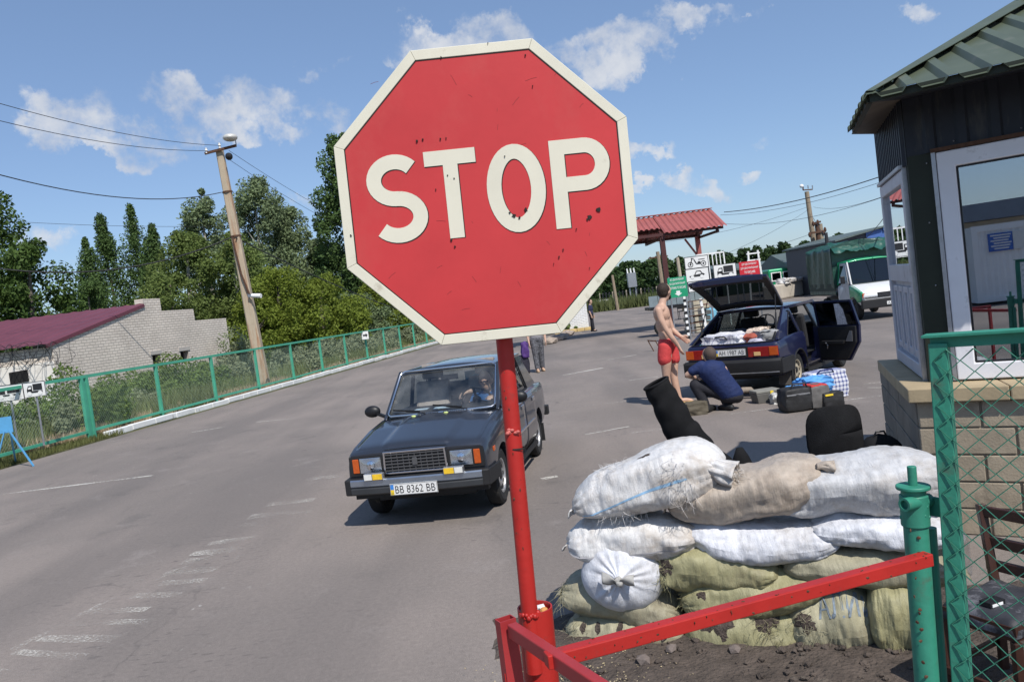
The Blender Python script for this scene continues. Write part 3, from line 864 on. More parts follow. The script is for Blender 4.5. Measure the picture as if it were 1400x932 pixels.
def pict_sign(name, label, c, xdir, w, h, kindp, posts_=None, parent=None, group=None):
 xdir = Vector(xdir).normalized()
 t = thing(name, label, 'sign', Vector(c) - Vector((0, 0, h / 2)), 0, group)
 M = frame(c, xdir)
 mb = MB(); mb.prism([(-w / 2, -h / 2), (w / 2, -h / 2), (w / 2, h / 2), (-w / 2, h / 2)], M, -.02, 0)
 mb.build('plate', M_SIGNW, t, world=True)
 b = .018 * w / .8
 mb = MB(); mb.ring([(-w / 2, -h / 2), (w / 2, -h / 2), (w / 2, h / 2), (-w / 2, h / 2)], [(-w / 2 + b, -h / 2 + b), (w / 2 - b, -h / 2 + b), (w / 2 - b, h / 2 - b), (-w / 2 + b, h / 2 - b)], M, .002, .006)
 mb.build('border', M_SIGNK, t, world=True)
 def P(poly): return [(x * w, y * h) for x, y in poly]
 def circ(x, y, r, n=16): return [(x * w + r * h * math.cos(6.2832 * k / n), y * h + r * h * math.sin(6.2832 * k / n)) for k in range(n)]
 mb = MB(); wh = []
 if kindp == 'truck':
  mb.prism(P([(-.06, -.06), (.36, -.06), (.36, .36), (-.06, .36)]), M, .003, .006)
  mb.prism(P([(-.34, -.22), (.36, -.22), (.36, -.10), (-.10, -.10), (-.10, .05), (-.34, .02)]), M, .004, .007)
  mb.ring(P([(-.34, .0), (-.10, .0), (-.10, .26), (-.26, .26)]), P([(-.30, .03), (-.14, .03), (-.14, .2), (-.25, .2)]), M, .004, .007)
  for x in (-.24, .24):
   wh.append(circ(x, -.26, .14))
 elif kindp == 'trailer':
  mb.prism(P([(-.42, -.05), (-.12, -.05), (-.12, .3), (-.42, .3)]), M, .003, .006)
  mb.prism(P([(-.05, -.02), (.36, -.02), (.36, .16), (-.05, .16)]), M, .003, .006)
  mb.prism(P([(-.42, -.18), (.38, -.18), (.38, -.09), (-.42, -.09)]), M, .004, .007)
  for x in (-.26, .08, .28):
   wh.append(circ(x, -.22, .13))
 elif kindp == 'car':
  mb.prism(P([(-.34, -.15), (.22, -.15), (.32, -.02), (.26, .06), (-.12, .0), (-.34, -.06)]), M, .003, .006)
  mb.ring(P([(-.14, -.02), (.24, .04), (.14, .28), (-.04, .28)]), P([(-.09, .0), (.19, .05), (.11, .23), (-.02, .23)]), M, .004, .007)
  for x in (-.22, .18):
   wh.append(circ(x, -.16, .13))
 elif kindp == 'motorcycle':
  for x in (-.26, .28):
   mb.ring(circ(x, -.14, .22, 20), circ(x, -.14, .165, 20), M, .003, .006)
   mb.prism(circ(x, -.14, .08), M, .003, .006)
  mb.prism(P([(-.28, -.12), (-.24, -.12), (-.14, .36), (-.19, .36)]), M, .003, .006)
  mb.prism(P([(-.22, .32), (-.08, .30), (-.08, .34), (-.22, .40)]), M, .004, .007)
  mb.prism(P([(-.12, .22), (-.08, .25), (.02, -.12), (-.02, -.16)]), M, .004, .007)
  mb.prism(P([(0, -.17), (.16, -.17), (.17, .06), (.06, .06)]), M, .003, .006)
  mb.prism(P([(.08, .17), (.36, .19), (.35, .24), (.08, .23)]), M, .003, .006)
 elif kindp == 'axle':
  mb.prism(P([(-.3, -.05), (.3, -.05), (.3, .05), (-.3, .05)]), M, .003, .006)
  for x in (-.2, 0, .2): mb.prism(circ(x, -.1, .12), M, .004, .007)
 elif kindp == 'arrow':
  mb.prism(P([(-.3, -.1), (.1, -.1), (.1, -.26), (.36, 0), (.1, .26), (.1, .1), (-.3, .1)]), M, .003, .006)
 mb.build('pictogram', M_SIGNK, t, world=True)
 for c_ in wh:
  m2 = MB(); m2.prism(c_, M, .008, .010); m2.build('wheel_disc', M_SIGNW, t, world=True)
 for (x, z0, z1) in (posts_ or []):
  p = Vector(c) + xdir * x - M.to_3x3() @ Vector((0, 0, .045))
  mb = MB(); mb.cyl((p.x, p.y, z0), (p.x, p.y, z1), .022, n=8); mb.build('post', M_STEEL, t, world=True)
 return t
M_SIGNW = mat('sign_white', (.72, .72, .70), .5, var=.05, vs=4, dirt=((.42, .40, .37), .05, 9))
M_SIGNK = mat('sign_black', (.02, .02, .022), .5, var=0)
ys = A(47, 532, 17.4)
pict_sign('pictogram_sign', 'small white truck pictogram plate hanging on the near end of the green fence', A(47, 532, 17.4), (1, .1, 0), .46, .33, 'truck', [(0, .2, ys.z)])
pict_sign('pictogram_sign', 'white articulated truck pictogram plate on the fence cut by the left frame edge', A(12, 537, 17.4), (1, .1, 0), .62, .36, 'trailer', [(0, .2, ys.z)])
pict_sign('pictogram_sign', 'tiny white plate hanging high on the far part of the green fence', fence_at(G(493, 496).y) + Vector((.1, -.1, 1.35)), (.9, .35, 0), .36, .42, 'arrow')
# blue easel board
M_BLUE = mat('sky_blue_paint', (.10, .33, .58), .5, var=.12, dirt=((.5, .52, .55), .1, 8))
ez = G(46, 637)
t = thing('easel_board', 'sky blue notice board on thin tripod legs before the green fence', 'board', ez)
top = A(14, 592, ez.y + .25)
mb = MB(); c = A(-20, 583, ez.y + .1)
M = frame(c, (1, .1, 0)); mb.prism([(-.52, -.18), (.5, -.18), (.5, .14), (-.52, .14)], M, -.015, .0); mb.build('board', M_BLUE, t, world=True)
for pth in ([A(12, 588, ez.y + .05), ez], [A(14, 590, ez.y + .12), A(20, 622, ez.y + .9)], [A(-50, 590, ez.y + .1), A(-80, 655, ez.y)], [A(6, 590, ez.y + .1), A(-8, 640, ez.y + .05)]):
 mb = MB(); mb.bar(pth[0], (pth[1].x, pth[1].y, 0) if len(pth) else 0, .035, .02); mb.build('leg', M_BLUE, t, world=True)
# ================================================================== UTILITY POLES AND WIRES
def lamp_head(p, d, parent, m=None):
 mb = MB(); d = Vector(d).normalized(); p = Vector(p)
 mb.lathe([(.02, -.02), (.07, 0), (.1, .12), (.2, .22), (.24, .32), (.22, .34), (.0, .33)], p, d, 18)
 return mb.build('lamp_head', m or M_STEEL, parent, smooth=50, world=True)
pb_ = G(362, 530); pt_ = A(300, 205, pb_.y)
pole = thing('utility_pole', 'leaning concrete utility pole with a street lamp behind the green fence', 'utility pole', pb_)
mb = MB()
for s in (0,):
 prof = []
 for f in np.linspace(0, 1, 12):
  c = pb_.lerp(pt_, f); w = .21 - .085 * f
  prof.append([c + Vector((x * w, y * w * .9, 0)) for x, y in ((-1, -.75), (-.75, -1), (.75, -1), (1, -.75), (1, .75), (.75, 1), (-.75, 1), (-1, .75), (-1, -.75))])
 mb.grid(prof)
M_POLE = mat('pole_concrete', (.42, .345, .25), .85, var=.1, vs=3, bump=.2, bs=30, dirt=((.30, .115, .04), .5, 2.2), streak=(3, 3, .22))
mb.build('shaft', M_POLE, pole, smooth=30, world=True)
def pp_(f): return pb_.lerp(pt_, f)
ca = A(280, 210, pb_.y - .2); cb = A(323, 199, pb_.y - .2)
mb = MB(); mb.bar(ca, cb, .07, .09); mb.build('crossarm', M_RUST, pole, world=True)
mb = MB(); mb.tube([cb, cb + Vector((.0, -.02, .25)), A(313, 197, pb_.y - .2) + Vector((0, 0, .15))], .025, 6); mb.build('lamp_arm', M_STEEL, pole, world=True)
lh = A(309, 190, pb_.y - .2)
mb = MB(); ax = (A(325, 185, pb_.y - .5) - lh).normalized()
mb.ball(lh + ax * .22, (.27, .27, .14), 18, 10, M=ax.to_track_quat('X', 'Z').to_matrix()); mb.build('lamp_head', mat('lamp_enamel', (.62, .6, .55), .35, .2, var=.1), pole, smooth=180, world=True)
for px, py in ((282, 206), (300, 199)):
 p = A(px, py, pb_.y - .2); mb = MB(); mb.lathe([(0, -.1), (.05, -.1), (.03, -.03), (.06, 0), (.035, .05), (.05, .09), (0, .11)], p, (0, 0, 1), 10); mb.build('insulator', M_WHITE, pole, smooth=60, world=True)
p = A(313, 214, pb_.y - .25); mb = MB(); mb.ball(p, .14, 10, 8); mb.build('cable_clamp', M_BLACK, pole, world=True)
for py in (262, 322):
 f = (530 - py) / 325.
 c = pp_(f); w = .24 - .085 * f
 mb = MB(); mb.lathe([(w, -.03), (w + .02, -.03), (w + .02, .03), (w, .03)], c, (pt_ - pb_), 10); mb.build('band', M_RUST, pole, world=True)
mb = MB(); mb.tube([A(318, 325, pb_.y - .26), A(321, 340, pb_.y - .28), A(330, 375, pb_.y - .3), A(341, 402, pb_.y - .3)], .035, 6); mb.build('cable_conduit', M_RUST, pole, world=True)
# security camera on the pole
c = A(343, 404, pb_.y - .3)
t = thing('security_camera', 'white security camera on the leaning concrete pole', 'camera', c)
mb = MB(); d = Vector((1, -.25, -.15)).normalized(); mb.cyl(c + d * .05, c + d * .42, .075, .085, 12); mb.build('housing', M_WHITE, t, world=True, smooth=40)
mb = MB(); mb.bar(c - d * .12, c + d * .1, .06, .12); mb.build('bracket', M_STEEL, t, world=True)
def wire(a, b, sag, label, r=.012, n=18):
 mb = MB(); pts = []
 for k in range(n + 1):
  f = k / n; p = Vector(a).lerp(Vector(b), f); p.z -= sag * 4 * f * (1 - f); pts.append(p)
 mb.tube(pts, r * .65, 4)
 return tag(mb.build('overhead_wire', M_WIRE), label, 'wire')
Y0 = pb_.y
wire(A(300, 199, Y0 - .2), A(-60, 124, Y0 - 12), .25, 'topmost thin wire running left from the leaning concrete pole', .014)
wire(A(282, 206, Y0 - .2), A(-60, 150, Y0 - 12), .25, 'second thin wire running left from the crossarm of the leaning pole', .014)
wire(A(303, 263, Y0 - .2), A(-60, 222, Y0 - 12), .5, 'twisted cable running left from the upper band of the leaning pole', .022)
wire(A(310, 309, Y0 + 25), A(-40, 299, Y0 + 20), .2, 'faint wire crossing the sky level with the poplar tops', .018)
wire(A(315, 325, Y0 - .25), A(-60, 358, Y0 - 4), .75, 'heavy sagging cable running left from the conduit band past the poplars', .032)
wire(A(322, 325, Y0 - .25), A(620, 440, Y0 + 38), .6, 'heavy black cable running right from the leaning pole across the trees', .04)
wire(A(313, 206, Y0 - .2), A(560, 325, Y0 + 38), .8, 'upper thin wire running right from the leaning pole to the sign', .016)
wire(A(313, 218, Y0 - .2), A(545, 330, Y0 + 38), .8, 'lower thin wire running right from the leaning pole to the sign', .016)
# right-hand poles
Yp = 60.0
b0 = A(1118, hy(1118), Yp); b0.z = 0; t0 = A(1103, 262, Yp)
pole2 = thing('utility_pole', 'tall slim wooden utility pole with a lamp beyond the canvas truck', 'utility pole', b0)
M_WOOD = mat('weathered_pole_wood', (.27, .215, .15), .85, var=.2, vs=3)
mb = MB(); mb.tube([b0, b0.lerp(t0, .5), t0], [.24, .2, .16], 10); mb.build('shaft', M_WOOD, pole2, smooth=60, world=True)
mb = MB(); mb.bar(A(1098, 260, Yp), A(1111, 259, Yp), .08, .08); mb.build('crossarm', M_RUST, pole2, world=True)
mb = MB(); mb.tube([A(1098, 260, Yp), A(1098, 255, Yp)], .05, 6); mb.build('lamp_arm', M_RUST, pole2, world=True)
mb = MB(); mb.ball(A(1096, 254.5, Yp), (.16, .14, .14), 10, 8); mb.build('lamp_head', M_WHITE, pole2, world=True, smooth=180)
for px in (1105, 1111):
 mb = MB(); p = A(px, 258, Yp); mb.cyl(p, p + Vector((0, 0, .25)), .04, n=6); mb.build('insulator', M_STEEL, pole2, world=True)
b1 = A(1124, hy(1124), Yp - 1); b1.z = 0
pole3 = thing('utility_pole', 'shorter dark twin utility pole with fittings just right of the slim pole', 'utility pole', b1)
for dx in (-4, 0):
 mb = MB(); q = A(1121 + dx, 306, Yp - 1); mb.tube([A(1127 + dx, hy(1124), Yp - 1) - Vector((0, 0, 2)), q], [.22, .17], 9); mb.build('shaft', M_RUST if dx else M_WOOD, pole3, smooth=60, world=True)
for pa_, pb2 in (((1111, 306), (1122, 303)), ((1106, 319), (1127, 316)), ((1124, 318), (1129, 314))):
 mb = MB(); mb.bar(A(*pa_, Yp - 1.2), A(*pb2, Yp - 1.2), .12, .14); mb.build('bracket', M_RUST, pole3, world=True)
for px, py in ((1112, 306), (1107, 321), (1126, 318), (1128, 314), (1118, 304)):
 mb = MB(); p = A(px, py, Yp - 1.2); mb.ball(p, (.11, .11, .2), 8, 6); mb.build('insulator', M_RUST, pole3, world=True)
t = thing('iron_post', 'plain thin dark post leaning behind the canvas truck roof', 'post', (A(1134, 345, 40).x, 40, 0))
mb = MB(); mb.cyl((A(1134, 345, 40).x, 40, 0), A(1129, 318, 40), .11, .09, 8); mb.build('shaft', M_WIRE, t, world=True)
Ye = 26
wire(A(990, 290, 40), A(1240, 229, Ye), .25, 'thick dark cable, topmost over the red canopy', .026)
wire(A(985, 294, 42), A(1240, 237, Ye), .3, 'thin wire just below the topmost cable over the canopy', .012)
wire(A(975, 304, 44), A(1240, 258, Ye), .5, 'thin wire, third down between the canopy and the guard booth', .012)
wire(A(1112, 283, Yp), A(1240, 256, Ye), .35, 'thin wire from the slim pole towards the guard booth, upper one', .014)
wire(A(1112, 298, Yp), A(1240, 245, Ye), 2.2, 'dark slack cable drooping from the slim pole to the guard booth', .026)
wire(A(1104, 283, Yp), A(900, 332, 52), .3, 'faint wire falling left from the slim pole behind the canopy', .014)
wire(A(1106, 286, Yp), A(985, 350, 46), .2, 'faint slanting stay wire left of the slim pole, upper one', .014)
wire(A(1108, 320, Yp), A(980, 350, 75), .3, 'faint wire left of the twin pole, lower one', .018)
wire(A(1107, 330, Yp), A(1078, 385, Yp), -.1, 'dark service drop bending down from the slim pole to the roofs', .04)
# ================================================================== RED CANOPY
M_CANOPY = mat('red_corrugated_metal', (.34, .10, .088), .5, var=.12, vs=1.2, dirt=((.22, .05, .045), .15, 2))
M_CANU = mat('dark_brown_steel', (.07, .022, .02), .6, var=.15)
Yc = 33.3
cl = A(909, 327, Yc); cr = A(998, 313, Yc - .3)
can = thing('canopy', 'red corrugated gable canopy on steel posts beyond the checkpoint', 'canopy', (cl.x, Yc, 0))
xr = cr.x; xl = A(728, 440, Yc).x; ez_ = 4.1; rz_ = A(983, 285, Yc + 2.2).z; rxr = A(983, 285, Yc + 2.2).x
def corr_rows(x0, x1, ya, za, yb, zb, period, amp, xs0=0, xs1=0):
 P = []; n = int(round((x1 - x0) / period)) * 4
 prof = (0, 1, 1, 0)
 for i in range(n + 1):
  f = i / n; x = x0 + (x1 - x0) * f; h = amp * prof[i % 4]
  P.append([(x + (xs0 if f == 1 else 0), ya, za + h), (x + (xs1 if f == 1 else 0), yb, zb + h)])
 return P
per = .245
ssz = 1.0
x = cl.x + .02; k = 0
while x < xr - .05:
 x2 = min(x + ssz, xr)
 mb = MB(); mb.grid(corr_rows(x, x2, Yc, ez_, Yc + 2.2, rz_, per, .05)); mb.build('roof_sheet', M_CANOPY, can, world=True, recalc=False)
 mb = MB(); mb.grid(corr_rows(x, x2, Yc + 2.22, rz_ - .02, Yc + 4.4, ez_, per, .05)); mb.build('roof_sheet', M_CANOPY, can, world=True, recalc=False)
 x = x2
x = xl
while x < cl.x - .05:
 x2 = min(x + ssz, cl.x)
 f = .30
 mb = MB(); mb.grid(corr_rows(x, x2, Yc + 2.2 * f, ez_ + (rz_ - ez_) * f - .02, Yc + 2.2, rz_ - .02, per, .05)); mb.build('roof_sheet', M_CANOPY, can, world=True, recalc=False)
 mb = MB(); mb.grid(corr_rows(x, x2, Yc + 2.22, rz_ - .05, Yc + 4.4, ez_ - .03, per, .05)); mb.build('roof_sheet', M_CANOPY, can, world=True, recalc=False)
 x = x2
mb = MB(); mb.bar((xl, Yc + 2.2, rz_ + .05), (xr, Yc + 2.2, rz_ + .05), .25, .03); mb.build('ridge_cap', M_CANOPY, can, world=True)
for (y, z) in ((Yc + .25, ez_ - .02), (Yc + 1.2, (ez_ + rz_) / 2 - .12), (Yc + 3.2, (ez_ + rz_) / 2 - .12), (Yc + 4.2, ez_ - .02)):
 mb = MB(); mb.bar((xl + .1, y + (1.0 if y < Yc + .5 else 0) * 0, z), (xr - .12, y, z), .08, .12); mb.build('purlin', M_CANU, can, world=True)
for x in (cl.x - .05, xr - .35, xl + .3):
 mb = MB(); mb.bar((x, Yc + .25, ez_ - .1), (x, Yc + 2.2, rz_ - .2), .08, .14); mb.bar((x, Yc + 2.2, rz_ - .2), (x, Yc + 4.2, ez_ - .1), .08, .14); mb.bar((x, Yc + .2, ez_ - .16), (x, Yc + 4.2, ez_ - .16), .08, .1); mb.build('rafter', M_CANU, can, world=True)
for (x, y) in ((cl.x - .05, Yc + .35), (xr - .42, Yc + 3.6), (xl + .3, Yc + 3.6)):
 mb = MB(); mb.bar((x, y, 0), (x, y, ez_ - .1), .2, .2, up=(0, 1, 0)); mb.build('post', M_CANU if y < Yc + 1 else M_CANOPY, can, world=True)
mb = MB(); mb.bar((xr - .42, Yc + 3.6, 3.0), (xr - 1.0, Yc + 3.6, ez_ - .15), .08, .08); mb.build('brace', M_CANOPY, can, world=True)
# ================================================================== GUARD BOOTH (right)
C0 = Vector((2.99, 5.78, 0)); DF = Vector((.83, -.56, 0)).normalized(); DL = Vector((.33, .944, 0)).normalized()
def P_(s, t, z=0.0): return Vector((C0.x + DF.x * s + DL.x * t, C0.y + DF.y * s + DL.y * t, z))
LZ = 1.05
M_BOOTH = mat('dark_navy_metal', (.014, .017, .026), .5, var=.2, vs=4, spec=.4, dirt=((.05, .048, .045), .3, 5), streak=(2, 2, .4))
M_BOOTHG = mat('dark_green_metal', (.018, .024, .014), .6, var=.15, vs=5)
M_PVC = mat('white_pvc', (.76, .76, .79), .35, var=.06, vs=3, dirt=((.38, .37, .38), .12, 6), spec=.5)
M_PVC_SHADE = mat('shaded_white_pvc', (.52, .52, .56), .4, var=.08, vs=4, dirt=((.28, .27, .28), .2, 5))  # white PVC with the shade of the left face put into its colour
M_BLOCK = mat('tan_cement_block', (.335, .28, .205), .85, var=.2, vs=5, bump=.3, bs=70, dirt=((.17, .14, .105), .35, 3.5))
M_BLOCK_SHADE = mat('shaded_cement_block', (.25, .215, .17), .85, var=.16, vs=4, bump=.3, bs=70, dirt=((.15, .125, .10), .3, 3))  # left face blocks: the shade on that side is painted as a darker tone
M_MORTAR = mat('mortar', (.27, .23, .175), .9, var=.2)
M_LEDGE = mat('tan_ledge_stone', (.40, .315, .195), .75, var=.14, vs=5, bump=.2, bs=40, dirt=((.24, .20, .15), .15, 4))
booth = thing('guard_booth', 'dark metal guard booth with white windows on a block base, right edge', 'booth', C0)
SB, TB = -.13, -.25
LF, LL = 3.2, 2.1
# block base: mortar core with separate blocks standing proud
mb = MB(); core = [P_(SB + .012, TB + .012), P_(LF, TB + .012), P_(LF, LL), P_(SB + .012, LL)]
mb.add([(p.x, p.y, 0) for p in core] + [(p.x, p.y, LZ - .1) for p in core], [(0, 1, 5, 4), (1, 2, 6, 5), (2, 3, 7, 6), (3, 0, 4, 7), (4, 5, 6, 7), (3, 2, 1, 0)])
mb.build('base_core', M_MORTAR, booth, world=True)
ch = .19; bl = .39
NF = DL * -1; NL = DF * -1
for r in range(5):
 z0 = r * ch + .004; z1 = z0 + ch - .012
 s = SB - (bl / 2 if r % 2 else 0)
 while s < LF - .05:
  a = max(s, SB) + (.0 if s < SB else .005); b = min(s + bl - .010, LF)
  if b - a > .03:
   mb = MB(); dz = random.uniform(0, .006)
   p = [P_(a, TB - dz), P_(b, TB - dz), P_(b, TB + .06), P_(a, TB + .06)]
   mb.add([(q.x, q.y, z0) for q in p] + [(q.x, q.y, z1) for q in p], [(0, 1, 5, 4), (1, 2, 6, 5), (2, 3, 7, 6), (3, 0, 4, 7), (4, 5, 6, 7), (3, 2, 1, 0)])
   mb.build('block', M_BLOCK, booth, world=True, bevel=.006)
  s += bl
 t = TB + .066 - (0 if r % 2 else bl / 2)
 while t < LL - .05:
  a = max(t, TB + .066); b = min(t + bl - .010, LL)
  if b - a > .03:
   mb = MB(); dz = random.uniform(0, .006)
   p = [P_(SB - dz, a), P_(SB - dz, b), P_(SB + .06, b), P_(SB + .06, a)]
   mb.add([(q.x, q.y, z0) for q in p] + [(q.x, q.y, z1) for q in p], [(0, 1, 5, 4), (1, 2, 6, 5), (2, 3, 7, 6), (3, 0, 4, 7), (4, 5, 6, 7), (3, 2, 1, 0)])
   mb.build('block', M_BLOCK_SHADE, booth, world=True, bevel=.006)
  t += bl
# ledge slabs
def slab(s0, s1, t0, t1, m):
 mb = MB(); p = [P_(s0, t0), P_(s1, t0), P_(s1, t1), P_(s0, t1)]
 mb.add([(q.x, q.y, LZ - .1) for q in p] + [(q.x, q.y, LZ) for q in p], [(0, 1, 5, 4), (1, 2, 6, 5), (2, 3, 7, 6), (3, 0, 4, 7), (4, 5, 6, 7), (3, 2, 1, 0)])
 mb.build('ledge_slab', m, booth, world=True, bevel=.008)
sx = -.19
for L_ in (.62, .6, .6, .6, .6):
 slab(sx, sx + L_ - .006, -.31, .35, M_LEDGE); sx += L_
slab(-.19, .3, .356, 1.0, M_LEDGE); slab(-.19, .3, 1.006, 1.62, M_LEDGE)
# heights from the picture
WT = 2.68                                   # window head
ET = A(1181, 138, P_(-.33, -.75).y).z       # eave height
WALLT = ET + .12
def panel(name, s0, t0, s1, t1, z0, z1, m, th=.04, parent=booth):
 """upright panel between two plan points, thickness inwards"""
 a, b = P_(s0, t0), P_(s1, t1)
 d = (b - a).normalized(); n = Vector((d.y, -d.x, 0))
 mb = MB(); mb.bar(a.lerp(b, 0) + Vector((0, 0, z0)) - n * th / 2, b + Vector((0, 0, z0)) - n * th / 2, th, .001)
 mb = MB()
 q = [a, b, b - n * th, a - n * th]
 mb.add([(p.x, p.y, z0) for p in q] + [(p.x, p.y, z1) for p in q], [(0, 1, 5, 4), (1, 2, 6, 5), (2, 3, 7, 6), (3, 0, 4, 7), (4, 5, 6, 7), (3, 2, 1, 0)])
 return mb.build(name, m, parent, world=True)
# corner post
mb = MB()
q = [P_(0, 0), P_(.17, 0), P_(.17, .05), P_(.05, .05), P_(.05, .10), P_(0, .10)]
mb.add([(p.x, p.y, LZ) for p in q] + [(p.x, p.y, WALLT) for p in q], [(i, (i + 1) % 6, 6 + (i + 1) % 6, 6 + i) for i in range(6)])
mb.build('corner_post', M_BOOTHG, booth, world=True)
# corrugated cladding above the openings
def cladding(f, L0, L1, z0, z1, period, amp, n_out):
 x = L0; P = []
 prof = ((0, 0), (.55, 0), (.65, 1), (.9, 1))
 while x < L1:
  for fx, h in prof:
   xx = x + fx * period
   if xx > L1: break
   p = f(xx) + n_out * (amp * h)
   P.append([(p.x, p.y, z0), (p.x, p.y, z1)])
  x += period
 mb = MB(); mb.grid(P); return mb
cladding(lambda s: P_(s, -.004), .0, LF, WT + .01, WALLT, .20, .018, NF).build('wall_sheet', M_BOOTH, booth, world=True, recalc=False)
WTL = 2.62
cladding(lambda t: P_(-.004, t), .0, 1.6, WTL + .01, WALLT, .105, .022, NL).build('wall_sheet', M_BOOTH, booth, world=True, recalc=False)
# rivets
mb = MB()
for s, z in ((.09, 1.25), (.1, 1.75), (.1, 2.2), (.12, 2.62), (.3, WT + .06), (.7, WT + .06), (.14, WT + .3)):
 mb.ball(P_(s, -.006, z), .006, 6, 4)
mb.build('rivets', M_STEEL, booth, world=True)
# far walls, floor and ceiling so that the room is closed
panel('back_wall', LF, LL - .4, 0, 1.58, LZ, WALLT, mat('room_wall', (.30, .30, .31), .8), .05)
panel('side_wall', LF, 0, LF, LL - .4, LZ, WALLT, mat('room_wall', (.30, .30, .31), .8), .05)
mb = MB(); q = [P_(.04, .04), P_(LF, .04), P_(LF, LL - .4), P_(.04, 1.56)]
mb.add([(p.x, p.y, WALLT - .04) for p in q], [(0, 1, 2, 3)]); mb.build('ceiling', mat('room_ceiling', (.45, .45, .46), .7), booth, world=True)
mb = MB(); mb.add([(p.x, p.y, LZ + .004) for p in q], [(0, 1, 2, 3)]); mb.build('room_floor', M_BOOTHG, booth, world=True)
def pane_frame(name, f, a, b, z0, z1, w, d0, d1, m, parent):
 """rectangular frame in a wall line f(x)+n*offset"""
 xdir = (f(b) - f(a)).normalized()
 M = frame(f(a), xdir); M[2][3] = 0
 L_ = (f(b) - f(a)).length
 mb = MB(); mb.ring([(0, z0), (L_, z0), (L_, z1), (0, z1)], [(w, z0 + w), (L_ - w, z0 + w), (L_ - w, z1 - w), (w, z1 - w)], M, d0, d1)
 return mb.build(name, m, parent, world=True, bevel=.008), M, L_
ff = lambda s: P_(s, 0)
M_BGLASS = glass_mat('booth_glass', (.60, .64, .66), refl=.33, rough=.0)
win, Mw, Lw = pane_frame('window', ff, .185, 2.2, LZ + .012, WT, .115, -.03, .03, M_PVC, booth)
mb = MB(); mb.ring([(.118, LZ + .13), (Lw - .118, LZ + .13), (Lw - .118, WT - .118), (.118, WT - .118)], [(.128, LZ + .14), (Lw - .128, LZ + .14), (Lw - .128, WT - .128), (.128, WT - .128)], Mw, -.008, .012); mb.build('gasket', M_BLACK, win, world=True)
mb = MB(); mb.prism([(.12, LZ + .13), (Lw - .12, LZ + .13), (Lw - .12, WT - .12), (.12, WT - .12)], Mw, -.006, -.002); mb.build('pane', M_BGLASS, win, world=True)
mb = MB(); mb.prism([(.52, LZ + .05), (.60, LZ + .05), (.60, LZ + .075), (.52, LZ + .075)], Mw, .03, .04); mb.build('drain_cap', M_PVC, win, world=True)
mb = MB(); mb.prism([(-.03, LZ + .01), (-.003, LZ + .01), (-.003, WT + .03), (-.03, WT + .03)], Mw, -.0, .035); mb.build('side_trim', M_STEEL, win, world=True)
mb = MB(); mb.prism([(-.03, WT + .004), (Lw, WT + .004), (Lw, WT + .03), (-.03, WT + .03)], Mw, .0, .045); mb.build('head_trim', M_RUST, win, world=True)
# left unit: glazed above, panelled below
fl = lambda t: P_(0, 1.52 - t)
lw, Ml, Ll = pane_frame('door', fl, 0.0, 1.40, LZ + .012, WTL, .10, -.03, .03, M_PVC_SHADE, booth)
mid = 1.86
mb = MB(); mb.prism([(.102, mid - .08), (Ll - .102, mid - .08), (Ll - .102, mid + .06), (.102, mid + .06)], Ml, -.028, .028); mb.build('mid_rail', M_PVC_SHADE, lw, world=True, bevel=.006)
mb = MB(); mb.prism([(.10, mid + .06), (Ll - .10, mid + .06), (Ll - .10, WTL - .10), (.10, WTL - .10)], Ml, -.006, -.002); mb.build('pane', M_BGLASS, lw, world=True)
mb = MB(); mb.prism([(.10, LZ + .11), (Ll - .10, LZ + .11), (Ll - .10, mid - .08), (.10, mid - .08)], Ml, -.02, -.012); mb.build('lower_panel', M_PVC_SHADE, lw, world=True)
npan = 4
for k in range(npan):
 w_ = (Ll - .2) / npan
 a = .10 + w_ * k + .03; b = a + w_ - .06
 mb = MB(); mb.ring([(a, LZ + .15), (b, LZ + .15), (b, mid - .12), (a, mid - .12)], [(a + .05, LZ + .2), (b - .05, LZ + .2), (b - .05, mid - .17), (a + .05, mid - .17)], Ml, -.012, .014); mb.build('panel_moulding', M_PVC_SHADE, lw, world=True, bevel=.006)
mb = MB(); mb.prism([(Ll + .002, LZ), (Ll + .03, LZ), (Ll + .03, WTL + .03), (Ll + .002, WTL + .03)], Ml, 0, .03); mb.prism([(0, WTL + .004), (Ll, WTL + .004), (Ll, WTL + .03), (0, WTL + .03)], Ml, 0, .05); mb.build('trim', M_STEEL, lw, world=True)
panel('jamb', -.001, 1.62, -.001, 1.52, LZ, WALLT, M_BOOTH, .06)
# hip roof of ribbed sheet
M_ROOFG = mat('olive_green_roof_sheet', (.085, .105, .070), .45, var=.12, vs=3, spec=.45, dirt=((.14, .14, .11), .15, 3))
M_SOFF = mat('bare_sheet_underside', (.15, .125, .10), .6, .1, var=.15)
ES, ETt = -.33, -.75
SLP = .40
def roof_pt(s, t, dz=0):
 ds = (s - ES) * .968; dt = (t - ETt) * .968
 return P_(s, t, ET + SLP * min(ds * 1.5, dt) + dz)
